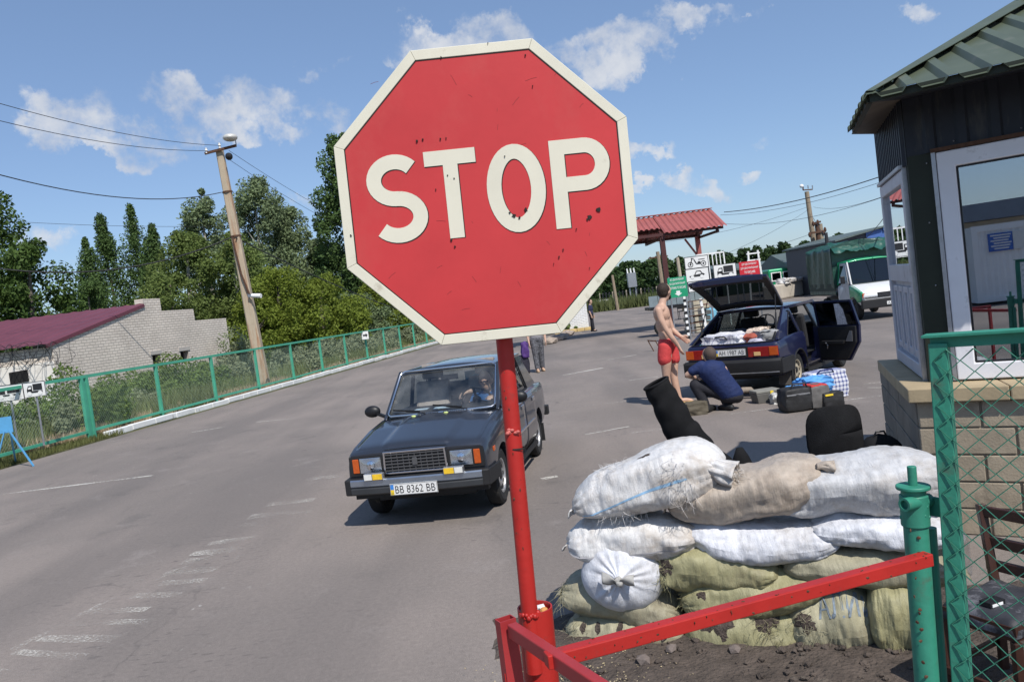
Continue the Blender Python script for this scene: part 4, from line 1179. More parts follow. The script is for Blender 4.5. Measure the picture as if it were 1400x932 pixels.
# front slope: distance dt along DL; hip where 1.5*ds = dt
RT = 2.2
per = .235
prof = ((0, 0), (.12, 1), (.36, 1), (.48, 0))
def roof_sheets(front=True):
 smax = LF + .3 if front else 1.36
 k = 0
 base = 0.0
 sheets = []
 row = []
 s = 0.0
 while s < smax:
  for fx, h in prof:
   d = s + fx * per
   if front:
    tmax = min(d * 1.5, RT) + .0
    a = P_(ES + d, ETt, ET + .035 * h); b = P_(ES + d, ETt + tmax, ET + SLP * .968 * tmax + .035 * h)
   else:
    tmax = min(d / 1.5, RT / 1.5)
    a = P_(ES, ETt + d, ET + .035 * h); b = P_(ES + tmax, ETt + d, ET + SLP * .968 * tmax * 1.5 + .035 * h)
   row.append([tuple(a), tuple(b)])
  s += per; k += 1
  if k % 5 == 0:
   sheets.append(row); row = [row[-1]]
 if len(row) > 1: sheets.append(row)
 for r in sheets:
  mb = MB(); mb.grid(r); o = mb.build('roof_sheet', [M_ROOFG], booth, world=True, recalc=False)
  sm = o.modifiers.new('t', 'SOLIDIFY'); sm.thickness = .003; sm.offset = -1
roof_sheets(True); roof_sheets(False)
hipA = P_(ES, ETt, ET + .05); hipB = P_(ES + RT / 1.5, ETt + RT, ET + SLP * .968 * RT + .06)
mb = MB(); hd_ = (hipB - hipA).normalized()
nf_ = Vector((0, 0, 1)); sdv = hd_.cross(nf_).normalized()
hipA = hipA.lerp(hipB, .02)
mb.add([hipA + sdv * .05 - Vector((0, 0, .01)), hipA, hipA - sdv * .03 - Vector((0, 0, .03)), hipB + sdv * .17 - Vector((0, 0, .03)), hipB, hipB - sdv * .17 - Vector((0, 0, .12))], [(0, 1, 4, 3), (1, 2, 5, 4)])
o = mb.build('hip_cap', M_ROOFG, booth, world=True); sm = o.modifiers.new('t', 'SOLIDIFY'); sm.thickness = .004
mb = MB(); a = P_(ES + RT / 1.5, ETt + RT, ET + SLP * .968 * RT + .05); b = P_(LF + .3, ETt + RT, ET + SLP * .968 * RT + .05)
mb.bar(a, b, .3, .02); mb.build('ridge_cap', M_ROOFG, booth, world=True)
mb = MB(); a = P_(ES + .05, ETt + .05, ET + .012); b = P_(LF + .2, ETt + .05, ET + .012); mb.bar(a, b, .03, .05); a = P_(ES + .05, ETt + .08, ET + .012); b = P_(ES + .05, .56, ET + .012); mb.bar(a, b, .03, .05); mb.build('eave_batten', M_BOOTHG, booth, world=True)
# soffit boards under the eaves
mb = MB(); q = [P_(ES + .03, ETt + .04), P_(LF, ETt + .04), P_(LF, 0.0), P_(0.0, 0.0), P_(0, 1.55), P_(ES + .03, .58)]
mb.v = [(p.x, p.y, ET - .012 + (.09 if i in (2, 3, 4) else 0)) for i, p in enumerate(q)]; m3 = MB(); m3.add([mb.v[k] for k in (0, 3, 4, 5)], [(0, 1, 2, 3)]); m3.build('soffit', M_SOFF, booth, world=True)
m2 = MB(); m2.add(mb.v[:4], [(0, 1, 2, 3)]); m2.build('soffit', M_BOOTH, booth, world=True)
# what stands in the room
# what the window mirrors: a white container and a blue roofed shed behind the photographer
def mirrored(px, py, dist):
 p = A(px, py, dist); n = NF.copy(); n = Vector((DF.y, -DF.x, 0)).normalized()
 k = (p - P_(0, 0)).dot(n)
 return p - n * 2 * k
gA = mirrored(1337, 415, 26); gB = mirrored(1500, 405, 25.0)
xd = (gA - gB); Lc = Vector((xd.x, xd.y, 0)).length; xd = Vector((xd.x, xd.y, 0)).normalized()
cont = thing('container', 'white corrugated container mirrored in the booth window', 'container', (gB.x, gB.y, 0))
Mc = frame((gB.x, gB.y, 0), xd)
if (Mc.to_3x3() @ Vector((0, 0, 1))).dot(Vector((0, 1, 0)) * 1.0 + Vector((1, 0, 0)) * .6) < 0:
 Mc = frame((gA.x, gA.y, 0), -xd)
M_CONT = mat('white_container_paint', (.86, .86, .86), .55, var=.06, vs=2)
zt = 2.6
mb = MB(); P = []; n = int(Lc / .09)
for i in range(n + 1):
 x = Lc * i / n; h = .03 if i % 2 else 0
 P.append([tuple(Mc @ Vector((x, .16, h - .03))), tuple(Mc @ Vector((x, zt - .16, h - .03)))])
mb.grid(P); mb.build('side_wall', M_CONT, cont, world=True, recalc=False)
mb = MB(); mb.ring([(0, .1), (Lc, .1), (Lc, zt), (0, zt)], [(.16, .26), (Lc - .16, .26), (Lc - .16, zt - .2), (.16, zt - .2)], Mc, -.06, .03); mb.build('frame', M_CONT, cont, world=True)
mb = MB(); mb.prism([(0, .1), (Lc, .1), (Lc, zt - .02), (0, zt - .02)], Mc, -2.4, -.07); mb.build('body', M_CONT, cont, world=True)
nb = thing('notice_board', 'blue and white notice board fixed on the white container', 'board', tuple(Mc @ Vector((Lc - 1.35, 1.6, .04))))
mb = MB(); mb.prism([(Lc - 1.15, 1.72), (Lc - .45, 1.72), (Lc - .45, 2.30), (Lc - 1.15, 2.30)], Mc, .035, .06); mb.build('blue_panel', mat('notice_blue', (.04, .13, .48), .5), nb, world=True)
mb = MB(); mb.prism([(Lc - 1.48, 1.72), (Lc - 1.16, 1.72), (Lc - 1.16, 2.30), (Lc - 1.48, 2.30)], Mc, .035, .06); mb.build('white_panel', M_SIGNW, nb, world=True)
mb = MB()
for i in range(6):
 z = 2.23 - i * .085
 mb.prism([(Lc - 1.11 + .04 * (i % 3), z - .025), (Lc - .52 - .09 * (i % 2), z - .025), (Lc - .52 - .09 * (i % 2), z + .02), (Lc - 1.11 + .04 * (i % 3), z + .02)], Mc, .062, .066)
mb.build('print_lines', M_SIGNW, nb, world=True)
bs = thing('blue_shed', 'low blue roofed shed behind the white container, seen only mirrored', 'shed', tuple(Mc @ Vector((Lc / 2, 0, -5))))
mb = MB(); mb.prism([(-6, 0), (Lc + 4, 0), (Lc + 4, 2.9), (-6, 2.9)], Mc, -9, -6); mb.build('wall', M_CONC, bs, world=True)
mb = MB(); mb.prism([(-6, 2.92), (Lc + 4, 2.92), (Lc + 4, 3.5), (-6, 3.7)], Mc, -9.2, -5.7); mb.build('roof', mat('dull_blue_roof', (.17, .20, .25), .5), bs, world=True)
# ================================================================== FAR BUILDINGS ON THE RIGHT
M_DKG = mat('dark_green_sheet', (.020, .040, .030), .6, var=.15)
M_SLATE = mat('grey_roof_sheet', (.10, .13, .125), .6, var=.15)
def far_house(name, label, px0, px1, pyt0, pyt1, Y, depth, mw, mr, over=.3, wins=0, slope=.5, cat='building'):
 a = A(px0, pyt0, Y); b = A(px1, pyt1, Y)
 t = thing(name, label, cat, ((a.x + b.x) / 2, Y, 0))
 mb = MB(); mb.box(((a.x + b.x) / 2, Y + depth / 2, (a.z - .3) / 2), (b.x - a.x, depth, a.z - .3)); mb.build('wall', mw, t, world=True)
 mb = MB(); mb.add([(a.x - over, Y - over, a.z - .3), (b.x + over, Y - over, b.z - .3), (b.x + over, Y + depth / 2, b.z + slope), (a.x - over, Y + depth / 2, a.z + slope),
     (b.x + over, Y + depth + over, b.z - .3), (a.x - over, Y + depth + over, a.z - .3)], [(0, 1, 2, 3), (3, 2, 4, 5), (1, 4, 2), (0, 3, 5)])
 o = mb.build('roof', mr, t, world=True); sm = o.modifiers.new('t', 'SOLIDIFY'); sm.thickness = .12
 for k in range(wins):
  x = a.x + (b.x - a.x) * (k + .6) / (wins + .2)
  mb = MB(); mb.box((x, Y - .02, a.z * .5), (.9, .06, 1.0)); mb.build('window', DARKHOLE, t, world=True)
 return t
far_house('warehouse', 'long dark green warehouse with a grey roof behind the red board', 985, 1088, 366, 357, 85, 12, M_DKG, M_SLATE, slope=.45)
far_house('workshop', 'small dark workshop with a lighter front just left of the canvas truck', 1084, 1130, 358, 350, 62, 8, mat('sooty_boards', (.05, .045, .04), .8), M_SLATE, wins=3, slope=.8)
# white slats leaning by the workshop
t = thing('white_boards', 'three upright white boards before the dark workshop', 'boards', (A(1085, 385, 60).x, 60, 0))
for k in range(3):
 p = A(1082 + 3.2 * k, 370, 60); mb = MB(); mb.bar((p.x, 60, 0), (p.x, 60, p.z + .4), .12, .05, up=(0, 1, 0)); mb.build('board', M_WHITE, t, world=True)
# blue-grey building behind the truck
a = A(1139, 329, 50); b = A(1205, 309, 50)
t = thing('site_building', 'tall blue grey building with a sloping roof behind the canvas truck', 'building', (a.x, 50, 0))
M_BG = mat('blue_grey_cladding', (.055, .06, .075), .6, var=.1)
M = frame((0, 50, 0), (1, 0, 0))
mb = MB(); mb.prism([(a.x + .15, 0), (b.x, 0), (b.x, b.z - .12), (a.x + .15, a.z - .12)], M, -9, 0); mb.build('wall', M_BG, t, world=True)
mb = MB(); mb.prism([(b.x + .01, 0), (b.x + 3.8, 0), (b.x + 3.8, b.z - .7), (b.x + .01, b.z - .3)], M, -9, -.3); mb.build('side_wall', mat('pale_cladding', (.35, .36, .38), .6), t, world=True)
mb = MB(); mb.prism([(a.x, a.z - .1), (b.x, b.z - .1), (b.x, b.z), (a.x, a.z)], M, -9.3, .3); mb.build('roof', M_SLATE, t, world=True)
mb = MB(); mb.prism([(b.x + .005, b.z - .28), (b.x + 4, b.z - .75), (b.x + 4, b.z - .6), (b.x + .005, b.z - .1)], M, -9.3, .2); mb.build('roof', mat('blue_trim', (.05, .12, .30), .5), t, world=True)
c = A(1198, 326, 49.9); mb = MB(); mb.box((c.x, 49.95, c.z), (1.2, .06, 1.1)); mb.build('blue_plate', mat('blue_plate', (.06, .13, .36), .5), t, world=True)
# white brick guard house behind the stop sign
wa = G(806, 451);
t = thing('white_kiosk', 'white painted brick kiosk half hidden by the stop sign', 'kiosk', wa)
M_WB = brick_mat('white_painted_brick', (.80, .80, .78), (.76, .76, .74), (.60, .60, .58), .26, .09)
mb = MB(); mb.box((wa.x - 1.0, wa.y + 1.0, 1.25), (2.0, 1.9, 2.5)); o = mb.build('wall', M_WB, t, world=True); uv_project(o, (1, 0, 0))
mb = MB(); mb.box((wa.x - 1.0, wa.y + 1.0, 2.56), (2.3, 2.2, .1)); mb.build('roof', M_CONC, t, world=True)
M_YEL = mat('yellow_kerb_paint', (.55, .40, .17), .8, var=.2)
for k in range(5):
 x = wa.x + .12 - k * .42
 mb = MB(); mb.box((x - .2, wa.y - .12, .09), (.40, .2, .18)); o = tag(mb.build('kerb_block', M_YEL, bevel=.02), ['yellow kerb stone nearest the standing person', 'second yellow kerb stone from the standing person', 'third yellow kerb stone from the standing person', 'fourth yellow kerb stone, by the weed clump', 'fifth yellow kerb stone, next to the rubble'][k], 'kerb stone', 'yellow kerb stones by the kiosk')
# ================================================================== PLANTING
def plant(pxb, pxt, pyt, Y, shape, n, size, leaf, label, **kw):
 b = A(pxb, hy(pxb), Y); tp = A(pxt, pyt, Y)
 return tree((b.x, Y, 0), tp.z, shape, n, size, leaf, label, lean=(tp.x - b.x, 0), **kw)
plant(-48, -58, 215, 48, lobes((0, 1), (.12, 3.6), (.35, 4.3), (.6, 3.4), (.8, 2.2), (1, .5)), 12000, .36, 'deep', 'big dark broadleaf tree at the left edge behind the shed', clumps=130, clump_r=1.15, trunk_r=.4, limbs=10)
plant(40, 40, 335, 44, lobes((0, 1), (.3, 2.6), (.7, 2.2), (1, .5)), 5000, .34, 'deep', 'lower dark tree leaning over the maroon roof at the left', clumps=60, clump_r=1.0)
plant(88, 88, 408, 60, ROUND, 2500, .3, 'deep', 'small round dark tree peeping over the maroon roof', clumps=30, clump_r=.9, trunk_r=.15)
plant(140, 116, 331, 80, POP, 4500, .34, 'poplar', 'leftmost poplar, shorter and leaning left, above the roof', clumps=70, clump_r=1.0)
plant(168, 137, 298, 82, POP, 5500, .34, 'poplar', 'second poplar from the left with a ragged leaning top', clumps=80, clump_r=1.05)
plant(205, 178, 285, 84, POP, 5500, .34, 'poplar', 'tallest poplar of the row above the shed gable', clumps=80, clump_r=1.05)
plant(222, 206, 312, 80, POP, 4500, .34, 'poplar', 'right-hand poplar of the row, half hidden by olive willows', clumps=70, clump_r=1.0)
plant(125, 120, 388, 70, ROUND, 2500, .3, 'poplar', 'low poplar shoot at the foot of the leaning poplars', clumps=30, clump_r=.9, trunk_r=.15)
plant(300, 272, 262, 72, lobes((0, .8), (.25, 2.8), (.6, 2.6), (.85, 1.5), (1, .3)), 8000, .34, 'silver', 'silvery birch left of the concrete pole with a pointed crown', clumps=90, clump_r=1.0, bark=BIRCHBARK)
plant(365, 345, 250, 70, lobes((0, 1), (.25, 3.3), (.6, 3.5), (.85, 2.4), (1, .8)), 10000, .34, 'silver', 'silvery tree right behind the concrete pole, tallest of the grove', clumps=110, clump_r=1.05, bark=BIRCHBARK)
plant(420, 392, 284, 74, lobes((0, 1), (.3, 3.0), (.7, 2.4), (1, .5)), 7500, .34, 'silver', 'silvery willow right of the pole with drooping outline', clumps=80, clump_r=1.0, bark=BIRCHBARK)
plant(455, 440, 335, 72, lobes((0, 1), (.3, 3.6), (.7, 3.0), (1, .8)), 8000, .34, 'silver', 'lower silvery willow beside the stop sign edge', clumps=90, clump_r=1.0, bark=BIRCHBARK)
plant(262, 252, 318, 54, lobes((0, 1.2), (.3, 3.3), (.6, 2.9), (.85, 1.6), (1, .4)), 9000, .27, 'olive', 'loose olive green willow behind the shed parapet, left one', clumps=110, clump_r=.85, bark=BIRCHBARK, limbs=12)
plant(330, 318, 322, 53, lobes((0, 1.2), (.3, 2.9), (.6, 2.6), (.85, 1.5), (1, .4)), 8000, .27, 'olive', 'loose olive green willow behind the concrete pole', clumps=100, clump_r=.85, bark=BIRCHBARK, limbs=12)
plant(240, 232, 375, 50, ROUND, 5000, .25, 'olive', 'low olive bush tree over the stepped shed parapet', clumps=70, clump_r=.75)
plant(492, 462, 182, 68, lobes((0, .6), (.15, 2.4), (.35, 3.2), (.55, 2.8), (.75, 2.0), (.9, 1.2), (1, .3)), 11000, .38, 'poplar', 'tall dark tree rising beside the stop sign', clumps=120, clump_r=1.05, trunk_r=.35)
plant(520, 505, 250, 74, lobes((0, 1), (.3, 3.2), (.7, 2.4), (1, .5)), 8000, .36, 'poplar', 'dark tree mostly hidden behind the left of the stop sign', clumps=80, clump_r=1.05, trunk_r=.3)
plant(385, 378, 372, 50, ROUND, 7000, .25, 'yellow', 'yellow green maple bush right of the concrete pole', clumps=80, clump_r=.8)
plant(440, 436, 385, 52, lobes((0, 1.2), (.3, 3.4), (.6, 3.2), (.85, 2.0), (1, .6)), 8000, .25, 'yellow', 'broad yellow green maple bush above the far fence', clumps=90, clump_r=.85)
plant(350, 345, 395, 48, lobes((0, 1), (.4, 2.2), (1, .4)), 5000, .24, 'yellow', 'small yellow green bush at the foot of the concrete pole', clumps=55, clump_r=.7)
plant(520, 515, 392, 60, lobes((0, 1.2), (.4, 3.0), (1, .6)), 6000, .27, 'yellow', 'bright green bush right of the tall dark tree', clumps=60, clump_r=.9)
plant(575, 570, 400, 75, lobes((0, 1.2), (.4, 3.0), (1, .6)), 5000, .3, 'deep', 'dark bush where the fence meets the stop sign', clumps=60, clump_r=.9)
plant(485, 480, 408, 58, ROUND, 4000, .26, 'silver', 'grey green bush in the shade below the tall tree', clumps=50, clump_r=.8)
def bush(p, r, h, n, size, leaf, label, group=None, name='bush'):
 t = thing(name, label, 'bush', p, 0, group)
 k = max(6, int(r * 14))
 cs = []; rs = []
 for i in range(k):
  a = RNG.uniform(0, 6.28); q = r * math.sqrt(RNG.random())
  z = h * RNG.uniform(.15, .85) * (1 - .45 * (q / r) ** 2)
  cs.append((q * math.cos(a), q * math.sin(a), z)); rs.append(RNG.uniform(.18, .34) * h)
 Q = leaves(None, np.array(cs), np.array(rs), int(n * 2.2), size * .6, RNG)
 Q[:, :, 2] = np.maximum(Q[:, :, 2], .01)
 quads_obj('foliage', Q, LEAF[leaf], t)
 for i in range(4):
  c = cs[i]; mb = MB(); mb.tube([(0, 0, 0), (c[0] * .6, c[1] * .6, c[2] * .5), c], [.03, .02, .008], 5); mb.build('stem', BARK, t)
 return t
def by_fence(px, dist, off=0):
 """ground point dist metres behind the fence, in line with photo column px"""
 a = A(px, hy(px), 10.0); k = a.x / a.y
 f0 = FL0 - Vector((dist, 0, 0))
 t = (k * f0.y - f0.x) / (FDIR.x - k * FDIR.y)
 p = f0 + FDIR * t
 return (p.x, p.y, 0)
bush(by_fence(70, 1.8), 1.5, 1.75, 4200, .13, 'bush', 'large leafy bush behind the fence under the truck pictogram')
bush(by_fence(25, 1.6), 1.1, 1.3, 2400, .12, 'grey', 'grey green bush behind the fence at the left frame edge')
bush(by_fence(105, 1.4), .9, 1.1, 2000, .12, 'bush', 'smaller leafy bush left of the double fence post')
bush(by_fence(185, 3.5), 1.4, 1.45, 4200, .14, 'bush', 'dense bush before the brick wall under the left window')
bush(by_fence(158, 2.4), 1.0, 1.0, 2200, .12, 'grey', 'low grey green bush right of the double fence post')
bush(by_fence(240, 3.5), 1.7, 1.75, 5200, .15, 'bush', 'tall bush before the brick wall under the right window')
bush(by_fence(268, 2.4), 1.2, 1.25, 3000, .14, 'bush', 'bush in the third fence bay close to the wall end')
bush(by_fence(310, 4.2), 1.0, 2.3, 2600, .16, 'grey', 'sparse upright sapling bush at the end of the brick wall')
bush(by_fence(330, 2.4), 1.3, 1.2, 2600, .15, 'grey', 'low bush left of the concrete pole foot')
for i, (px, d, r, h) in enumerate([(385, 2.2, 1.3, 1.2), (425, 2.5, 1.6, 1.3), (462, 2.6, 1.8, 1.5), (498, 2.6, 1.9, 1.5), (530, 2.6, 2, 1.5), (555, 2.8, 2.2, 1.6), (572, 2.6, 2.2, 1.5)]):
 bush(by_fence(px, d), r, h, 3000, .19, 'grey', ['grey green bush nearest the concrete pole on its right', 'second grey green bush to the right of the concrete pole', 'third roadside bush right of the concrete pole', 'roadside bush just left of the tiny white fence plate', 'roadside bush right of the tiny white fence plate', 'next to last roadside bush before the stop sign edge', 'farthest roadside bush, touching the stop sign edge'][i], 'roadside bushes behind the far fence')
# weeds and dry grass along the fence
def grass(name, n, fpos, hmin, hmax, w, m):
 rg = np.random.default_rng(5)
 Q = []
 P = np.array([fpos(rg) for _ in range(n)])
 a = rg.uniform(0, 6.283, n); h = rg.uniform(hmin, hmax, n)
 tip = np.stack([rg.normal(0, .25, n) * h, rg.normal(0, .25, n) * h, h], 1)
 s = np.stack([np.cos(a), np.sin(a), np.zeros(n)], 1) * w
 Q = np.stack([P - s, P + s, P + tip * .6 + s * .6, P + tip], 1)
 o = quads_obj(name, Q, m); return kind(o, 'stuff')
def strip(rg):
 y = 13 + 52 * rg.random() ** 1.4; p = fence_at(y); d = rg.exponential(1.8) + .9
 return (p.x - d, p.y, -.02)
grass('tall_grass', 26000, strip, .25, .8, .016, leaf_mat('tall_grass_blade', (.18, .21, .085), trans=.3))
def strip2(rg):
 y = 15 + 45 * rg.random() ** 1.3; p = fence_at(y); d = rg.uniform(.12, 1.3)
 if noise.noise(Vector((y * .55, d * .8, 2))) < -.12: d += 2.0
 return (p.x - d, p.y, -.02)
grass('dry_grass', 22000, strip2, .08, .36, .016, leaf_mat('dry_grass_blade', (.52, .41, .27), trans=.3))
def strip3(rg):
 y = 13 + 7 * rg.random(); p = fence_at(y); d = rg.uniform(-.45, .2)
 return (p.x - d, p.y, -.01)
grass('verge_weeds', 4500, strip3, .04, .16, .012, leaf_mat('verge_blade', (.15, .16, .06), trans=.3))
# far wood behind the yard and along the horizon
def wood(name, px0, px1, Y, h, n, size, leaf, dy=10, label=None):
 cs = []; rs = []
 a = A(px0, hy(px0), Y).x; b = A(px1, hy(px1), Y).x
 for i in range(int((b - a) / (h * .28)) * 8):
  x = RNG.uniform(a, b); hh = h * (1 + .22 * noise.noise(Vector((x * .08, Y, 1))) + .1 * noise.noise(Vector((x * .4, Y, 2))))
  cs.append((x, Y + RNG.uniform(0, dy), RNG.uniform(.05, .9) * hh)); rs.append(h * RNG.uniform(.13, .22))
 Q = leaves(None, np.array(cs), np.array(rs), n, size, RNG)
 return kind(quads_obj(name, Q, LEAF[leaf]), 'stuff')
wood('far_wood', 740, 1260, 240, 10.2, 52000, 1.1, 'far', 25)
wood('far_wood', 560, 960, 130, 5.0, 14000, .7, 'far', 12)
def far_g(rg): return (A(780 + 180 * rg.random(), 400, 86).x + rg.normal(0, .5), 84 + rg.uniform(0, 6), 0)
grass('far_grass', 6000, far_g, .5, 1.5, .06, leaf_mat('far_grass_blade', (.13, .15, .06), trans=.3))
# ================================================================== STOP SIGN
M_SRED = mat('sign_red_face', (.50, .040, .043), .55, var=.12, vs=2.2, dirt=((.50, .062, .058), .42, 2.6), streak=(1, 1, .6), bump=.08, bs=12, spec=.3)
M_CREAM = mat('aged_cream_reflective', (.66, .63, .51), .6, var=.06, vs=6, dirt=((.40, .36, .27), .05, 22))
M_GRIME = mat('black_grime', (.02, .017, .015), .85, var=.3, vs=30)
SGN = A(665, 264, 1.95)
stop = thing('stop_sign', 'large red octagonal STOP sign with a cream border on a red pole', 'traffic sign', (A(724, 835, 1.975).x, 1.975, 1.2))
th = math.radians(-1.3)
Ms = frame(SGN, (math.cos(th), 0.0, math.sin(th)), (-math.sin(th), 0, math.cos(th)))
AP = .357                                   # half width across flats
RO = AP / math.cos(math.pi / 8)
def octa(r): return [(r * math.cos(math.pi / 8 + k * math.pi / 4), r * math.sin(math.pi / 8 + k * math.pi / 4)) for k in range(8)]
mb = MB(); mb.prism(octa(RO), Ms, -.022, -.002); mb.build('sign_plate', M_STEEL, stop, world=True, bevel=.003)
RI = RO * .930
mb = MB(); mb.prism(octa(RI - .002), Ms, -.002, .0015); mb.build('red_face', M_SRED, stop, world=True)
o8, i8 = octa(RO - .001), octa(RI)
for k in range(8):
 j = (k + 1) % 8
 a, b, c, d = Vector((*o8[k], 0)), Vector((*o8[j], 0)), Vector((*i8[j], 0)), Vector((*i8[k], 0))
 e = (b - a).normalized() * .0002
 mb = MB(); mb.prism([(p.x, p.y) for p in (a + e, b - e, c - e, d + e)], Ms, -.002, .0035)
 mb.build('border_strip', M_CREAM, stop, world=True, bevel=.0012)
# grimy line where border meets face
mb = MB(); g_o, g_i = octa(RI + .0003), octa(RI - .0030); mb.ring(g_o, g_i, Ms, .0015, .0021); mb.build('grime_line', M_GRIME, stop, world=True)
def ribbon(path, w, closed=False):
 """flat stroke outline: list of quads (left,right)"""
 L_, R_ = [], []
 n = len(path)
 for i, p in enumerate(path):
  p = Vector(p)
  if closed:
   t = Vector(path[(i + 1) % n]) - Vector(path[i - 1])
  else:
   t = Vector(path[min(i + 1, n - 1)]) - Vector(path[max(i - 1, 0)])
  t.normalize(); nn = Vector((-t.y, t.x))
  L_.append(p + nn * w / 2); R_.append(p - nn * w / 2)
 return L_, R_
def stroke(mb, path, w, M, z0, z1, closed=False):
 L_, R_ = ribbon(path, w, closed)
 n = len(path); m = n if closed else n - 1
 b = len(mb.v)
 vs = []
 for z in (z1, z0):
  for l, r in zip(L_, R_):
   vs.append(M @ Vector((l.x, l.y, z))); vs.append(M @ Vector((r.x, r.y, z)))
 fs = []
 for i in range(m):
  j = (i + 1) % n
  fs.append((2 * i, 2 * i + 1, 2 * j + 1, 2 * j))
  fs.append((2 * i, 2 * j, 2 * n + 2 * j, 2 * n + 2 * i)); fs.append((2 * i + 1, 2 * n + 2 * i + 1, 2 * n + 2 * j + 1, 2 * j + 1))
 if not closed:
  fs.append((0, 2 * n, 2 * n + 1, 1)); q = 2 * (n - 1); fs.append((q, q + 1, 2 * n + q + 1, 2 * n + q))
 mb.add(vs, fs)
def arc(cx, cy, rx, ry, a0, a1, n=16):
 return [(cx + rx * math.cos(math.radians(a0 + (a1 - a0) * k / n)), cy + ry * math.sin(math.radians(a0 + (a1 - a0) * k / n))) for k in range(n + 1)]
SW = .0355; LH = .213
def letter(ch, cx, cy):
 mb = MB(); hb = LH / 2; z0, z1 = .0012, .0030
 gm = MB()
 if ch == 'S':
  r = (LH - SW) / 4
  p = arc(cx, cy + r, .0515, r, 38, 268, 22) + arc(cx, cy - r, .0535, r, 88, -142, 22)
  paths = [(p, False)]
 elif ch == 'T':
  paths = [([(cx - .0625, cy + hb - SW / 2), (cx + .0625, cy + hb - SW / 2)], False), ([(cx, cy + hb - SW), (cx, cy - hb)], False)]
 elif ch == 'O':
  paths = [(arc(cx, cy, .0535, hb - SW / 2, 0, 360 - 360 / 40, 39), True)]
 else:
  x0 = cx - .047
  rb = .0275 + SW / 2
  top = cy + hb - SW / 2; low = top - 2 * rb
  paths = [([(x0, cy + hb), (x0, cy - hb)], False), ([(x0 + SW / 2, top), (cx + .018, top)] + arc(cx + .018, top - rb, .043, rb, 80, -80, 14) + [(cx + .018, low), (x0 + SW / 2, low)], False)]
 for p, c in paths: stroke(mb, p, SW, Ms, z0, z1, c)
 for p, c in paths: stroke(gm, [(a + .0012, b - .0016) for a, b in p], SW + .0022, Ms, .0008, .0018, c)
 o = mb.build('letter', M_CREAM, stop, world=True, recalc=True)
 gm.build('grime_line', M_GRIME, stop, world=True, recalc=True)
letter('S', -.2175, .008); letter('T', -.0805, .006); letter('O', .0735, .004); letter('P', .226, .002)
# chips, rust spots and scratches
rs_ = random.Random(5)
def on_sign(px, py):
 p = A(px, py, 1.95); q = Ms.inverted() @ p; return q.x, q.y
def chip(px, py, r, seed):
 r *= .78
 x, y = on_sign(px, py); n = 11
 poly = [(x + r * rs_.uniform(.45, 1.1) * math.cos(6.283 * k / n), y + r * rs_.uniform(.45, 1.1) * math.sin(6.283 * k / n)) for k in range(n)]
 m2 = MB(); m2.prism(poly, Ms, .001, .0042 + .0001 * seed); return m2
for i, (px, py, r) in enumerate([(818, 287, .008), (806, 297, .008), (803, 300, .004), (719, 287, .007), (703, 295, .008), (710, 298, .005), (697, 291, .004), (617, 328, .004), (622, 337, .003),
        (612, 240, .003), (621, 244, .0025), (570, 193, .004), (578, 191, .003), (602, 190, .003), (610, 189, .002), (596, 259, .002), (718, 76, .003), (603, 79, .0025),
        (480, 322, .004), (770, 341, .0025), (764, 351, .003), (806, 366, .0015), (788, 313, .002), (728, 118, .002), (690, 214, .002), (757, 360, .0015), (667, 60, .002)]):
 chip(px, py, r, i).build('rust_chip', M_GRIME, stop, world=True)
mb = MB()
for k in range(26):
 x, y = rs_.uniform(-.28, .28), rs_.uniform(-.28, .3); a = rs_.uniform(0, 6.3); l = rs_.uniform(.006, .03)
 stroke(mb, [(x, y), (x + l * .5 * math.cos(a), y + l * .5 * math.sin(a) + .001), (x + l * math.cos(a), y + l * math.sin(a))], .0007, Ms, .0012, .0018)
kind(mb.build('hair_scratches', mat('scratch_dark_red', (.17, .02, .02), .7), stop, world=True), 'stuff')
# pole in the sleeve
pt0 = A(690, 470, 2.03); pb0 = A(724, 838, 2.0)
dirp = (pt0 - pb0).normalized()
mb = MB(); mb.cyl(pb0 - dirp * .15, pb0 + dirp * 1.25, .0215, n=24); mb.build('pole', M_RED, stop, smooth=50, world=True)
mb = MB(); rr = random.Random(8)
for k in range(26):
 a = 6.283 * k / 26; mb.ball(pb0 + Vector((math.cos(a) * .022, math.sin(a) * .022, rr.uniform(-.006, .004))), rr.uniform(.004, .008), 6, 5)
mb.build('weld', M_RED, stop, world=True, smooth=180)
for (px, py) in ((701, 590), (716, 729)):
 c = A(px, py, 1.998); mb = MB()
 for k in range(9): mb.ball(c + Vector((rr.uniform(-.014, .016), rr.uniform(-.003, .003), rr.uniform(-.006, .006))), (.006, .002, .004), 7, 5)
 mb.build('paint_blister', mat('chipped_pale_red', (.55, .13, .11), .5, var=.3, vs=90), stop, world=True, smooth=180)
c = A(706, 615, 1.995); mb = MB(); mb.lathe([(.0217, -.002), (.0224, 0), (.0217, .0025)], c.lerp(c, 0) + Vector((0, .022, 0)), dirp, 20); mb.build('scratch_ring', M_GRIME, stop, world=True)
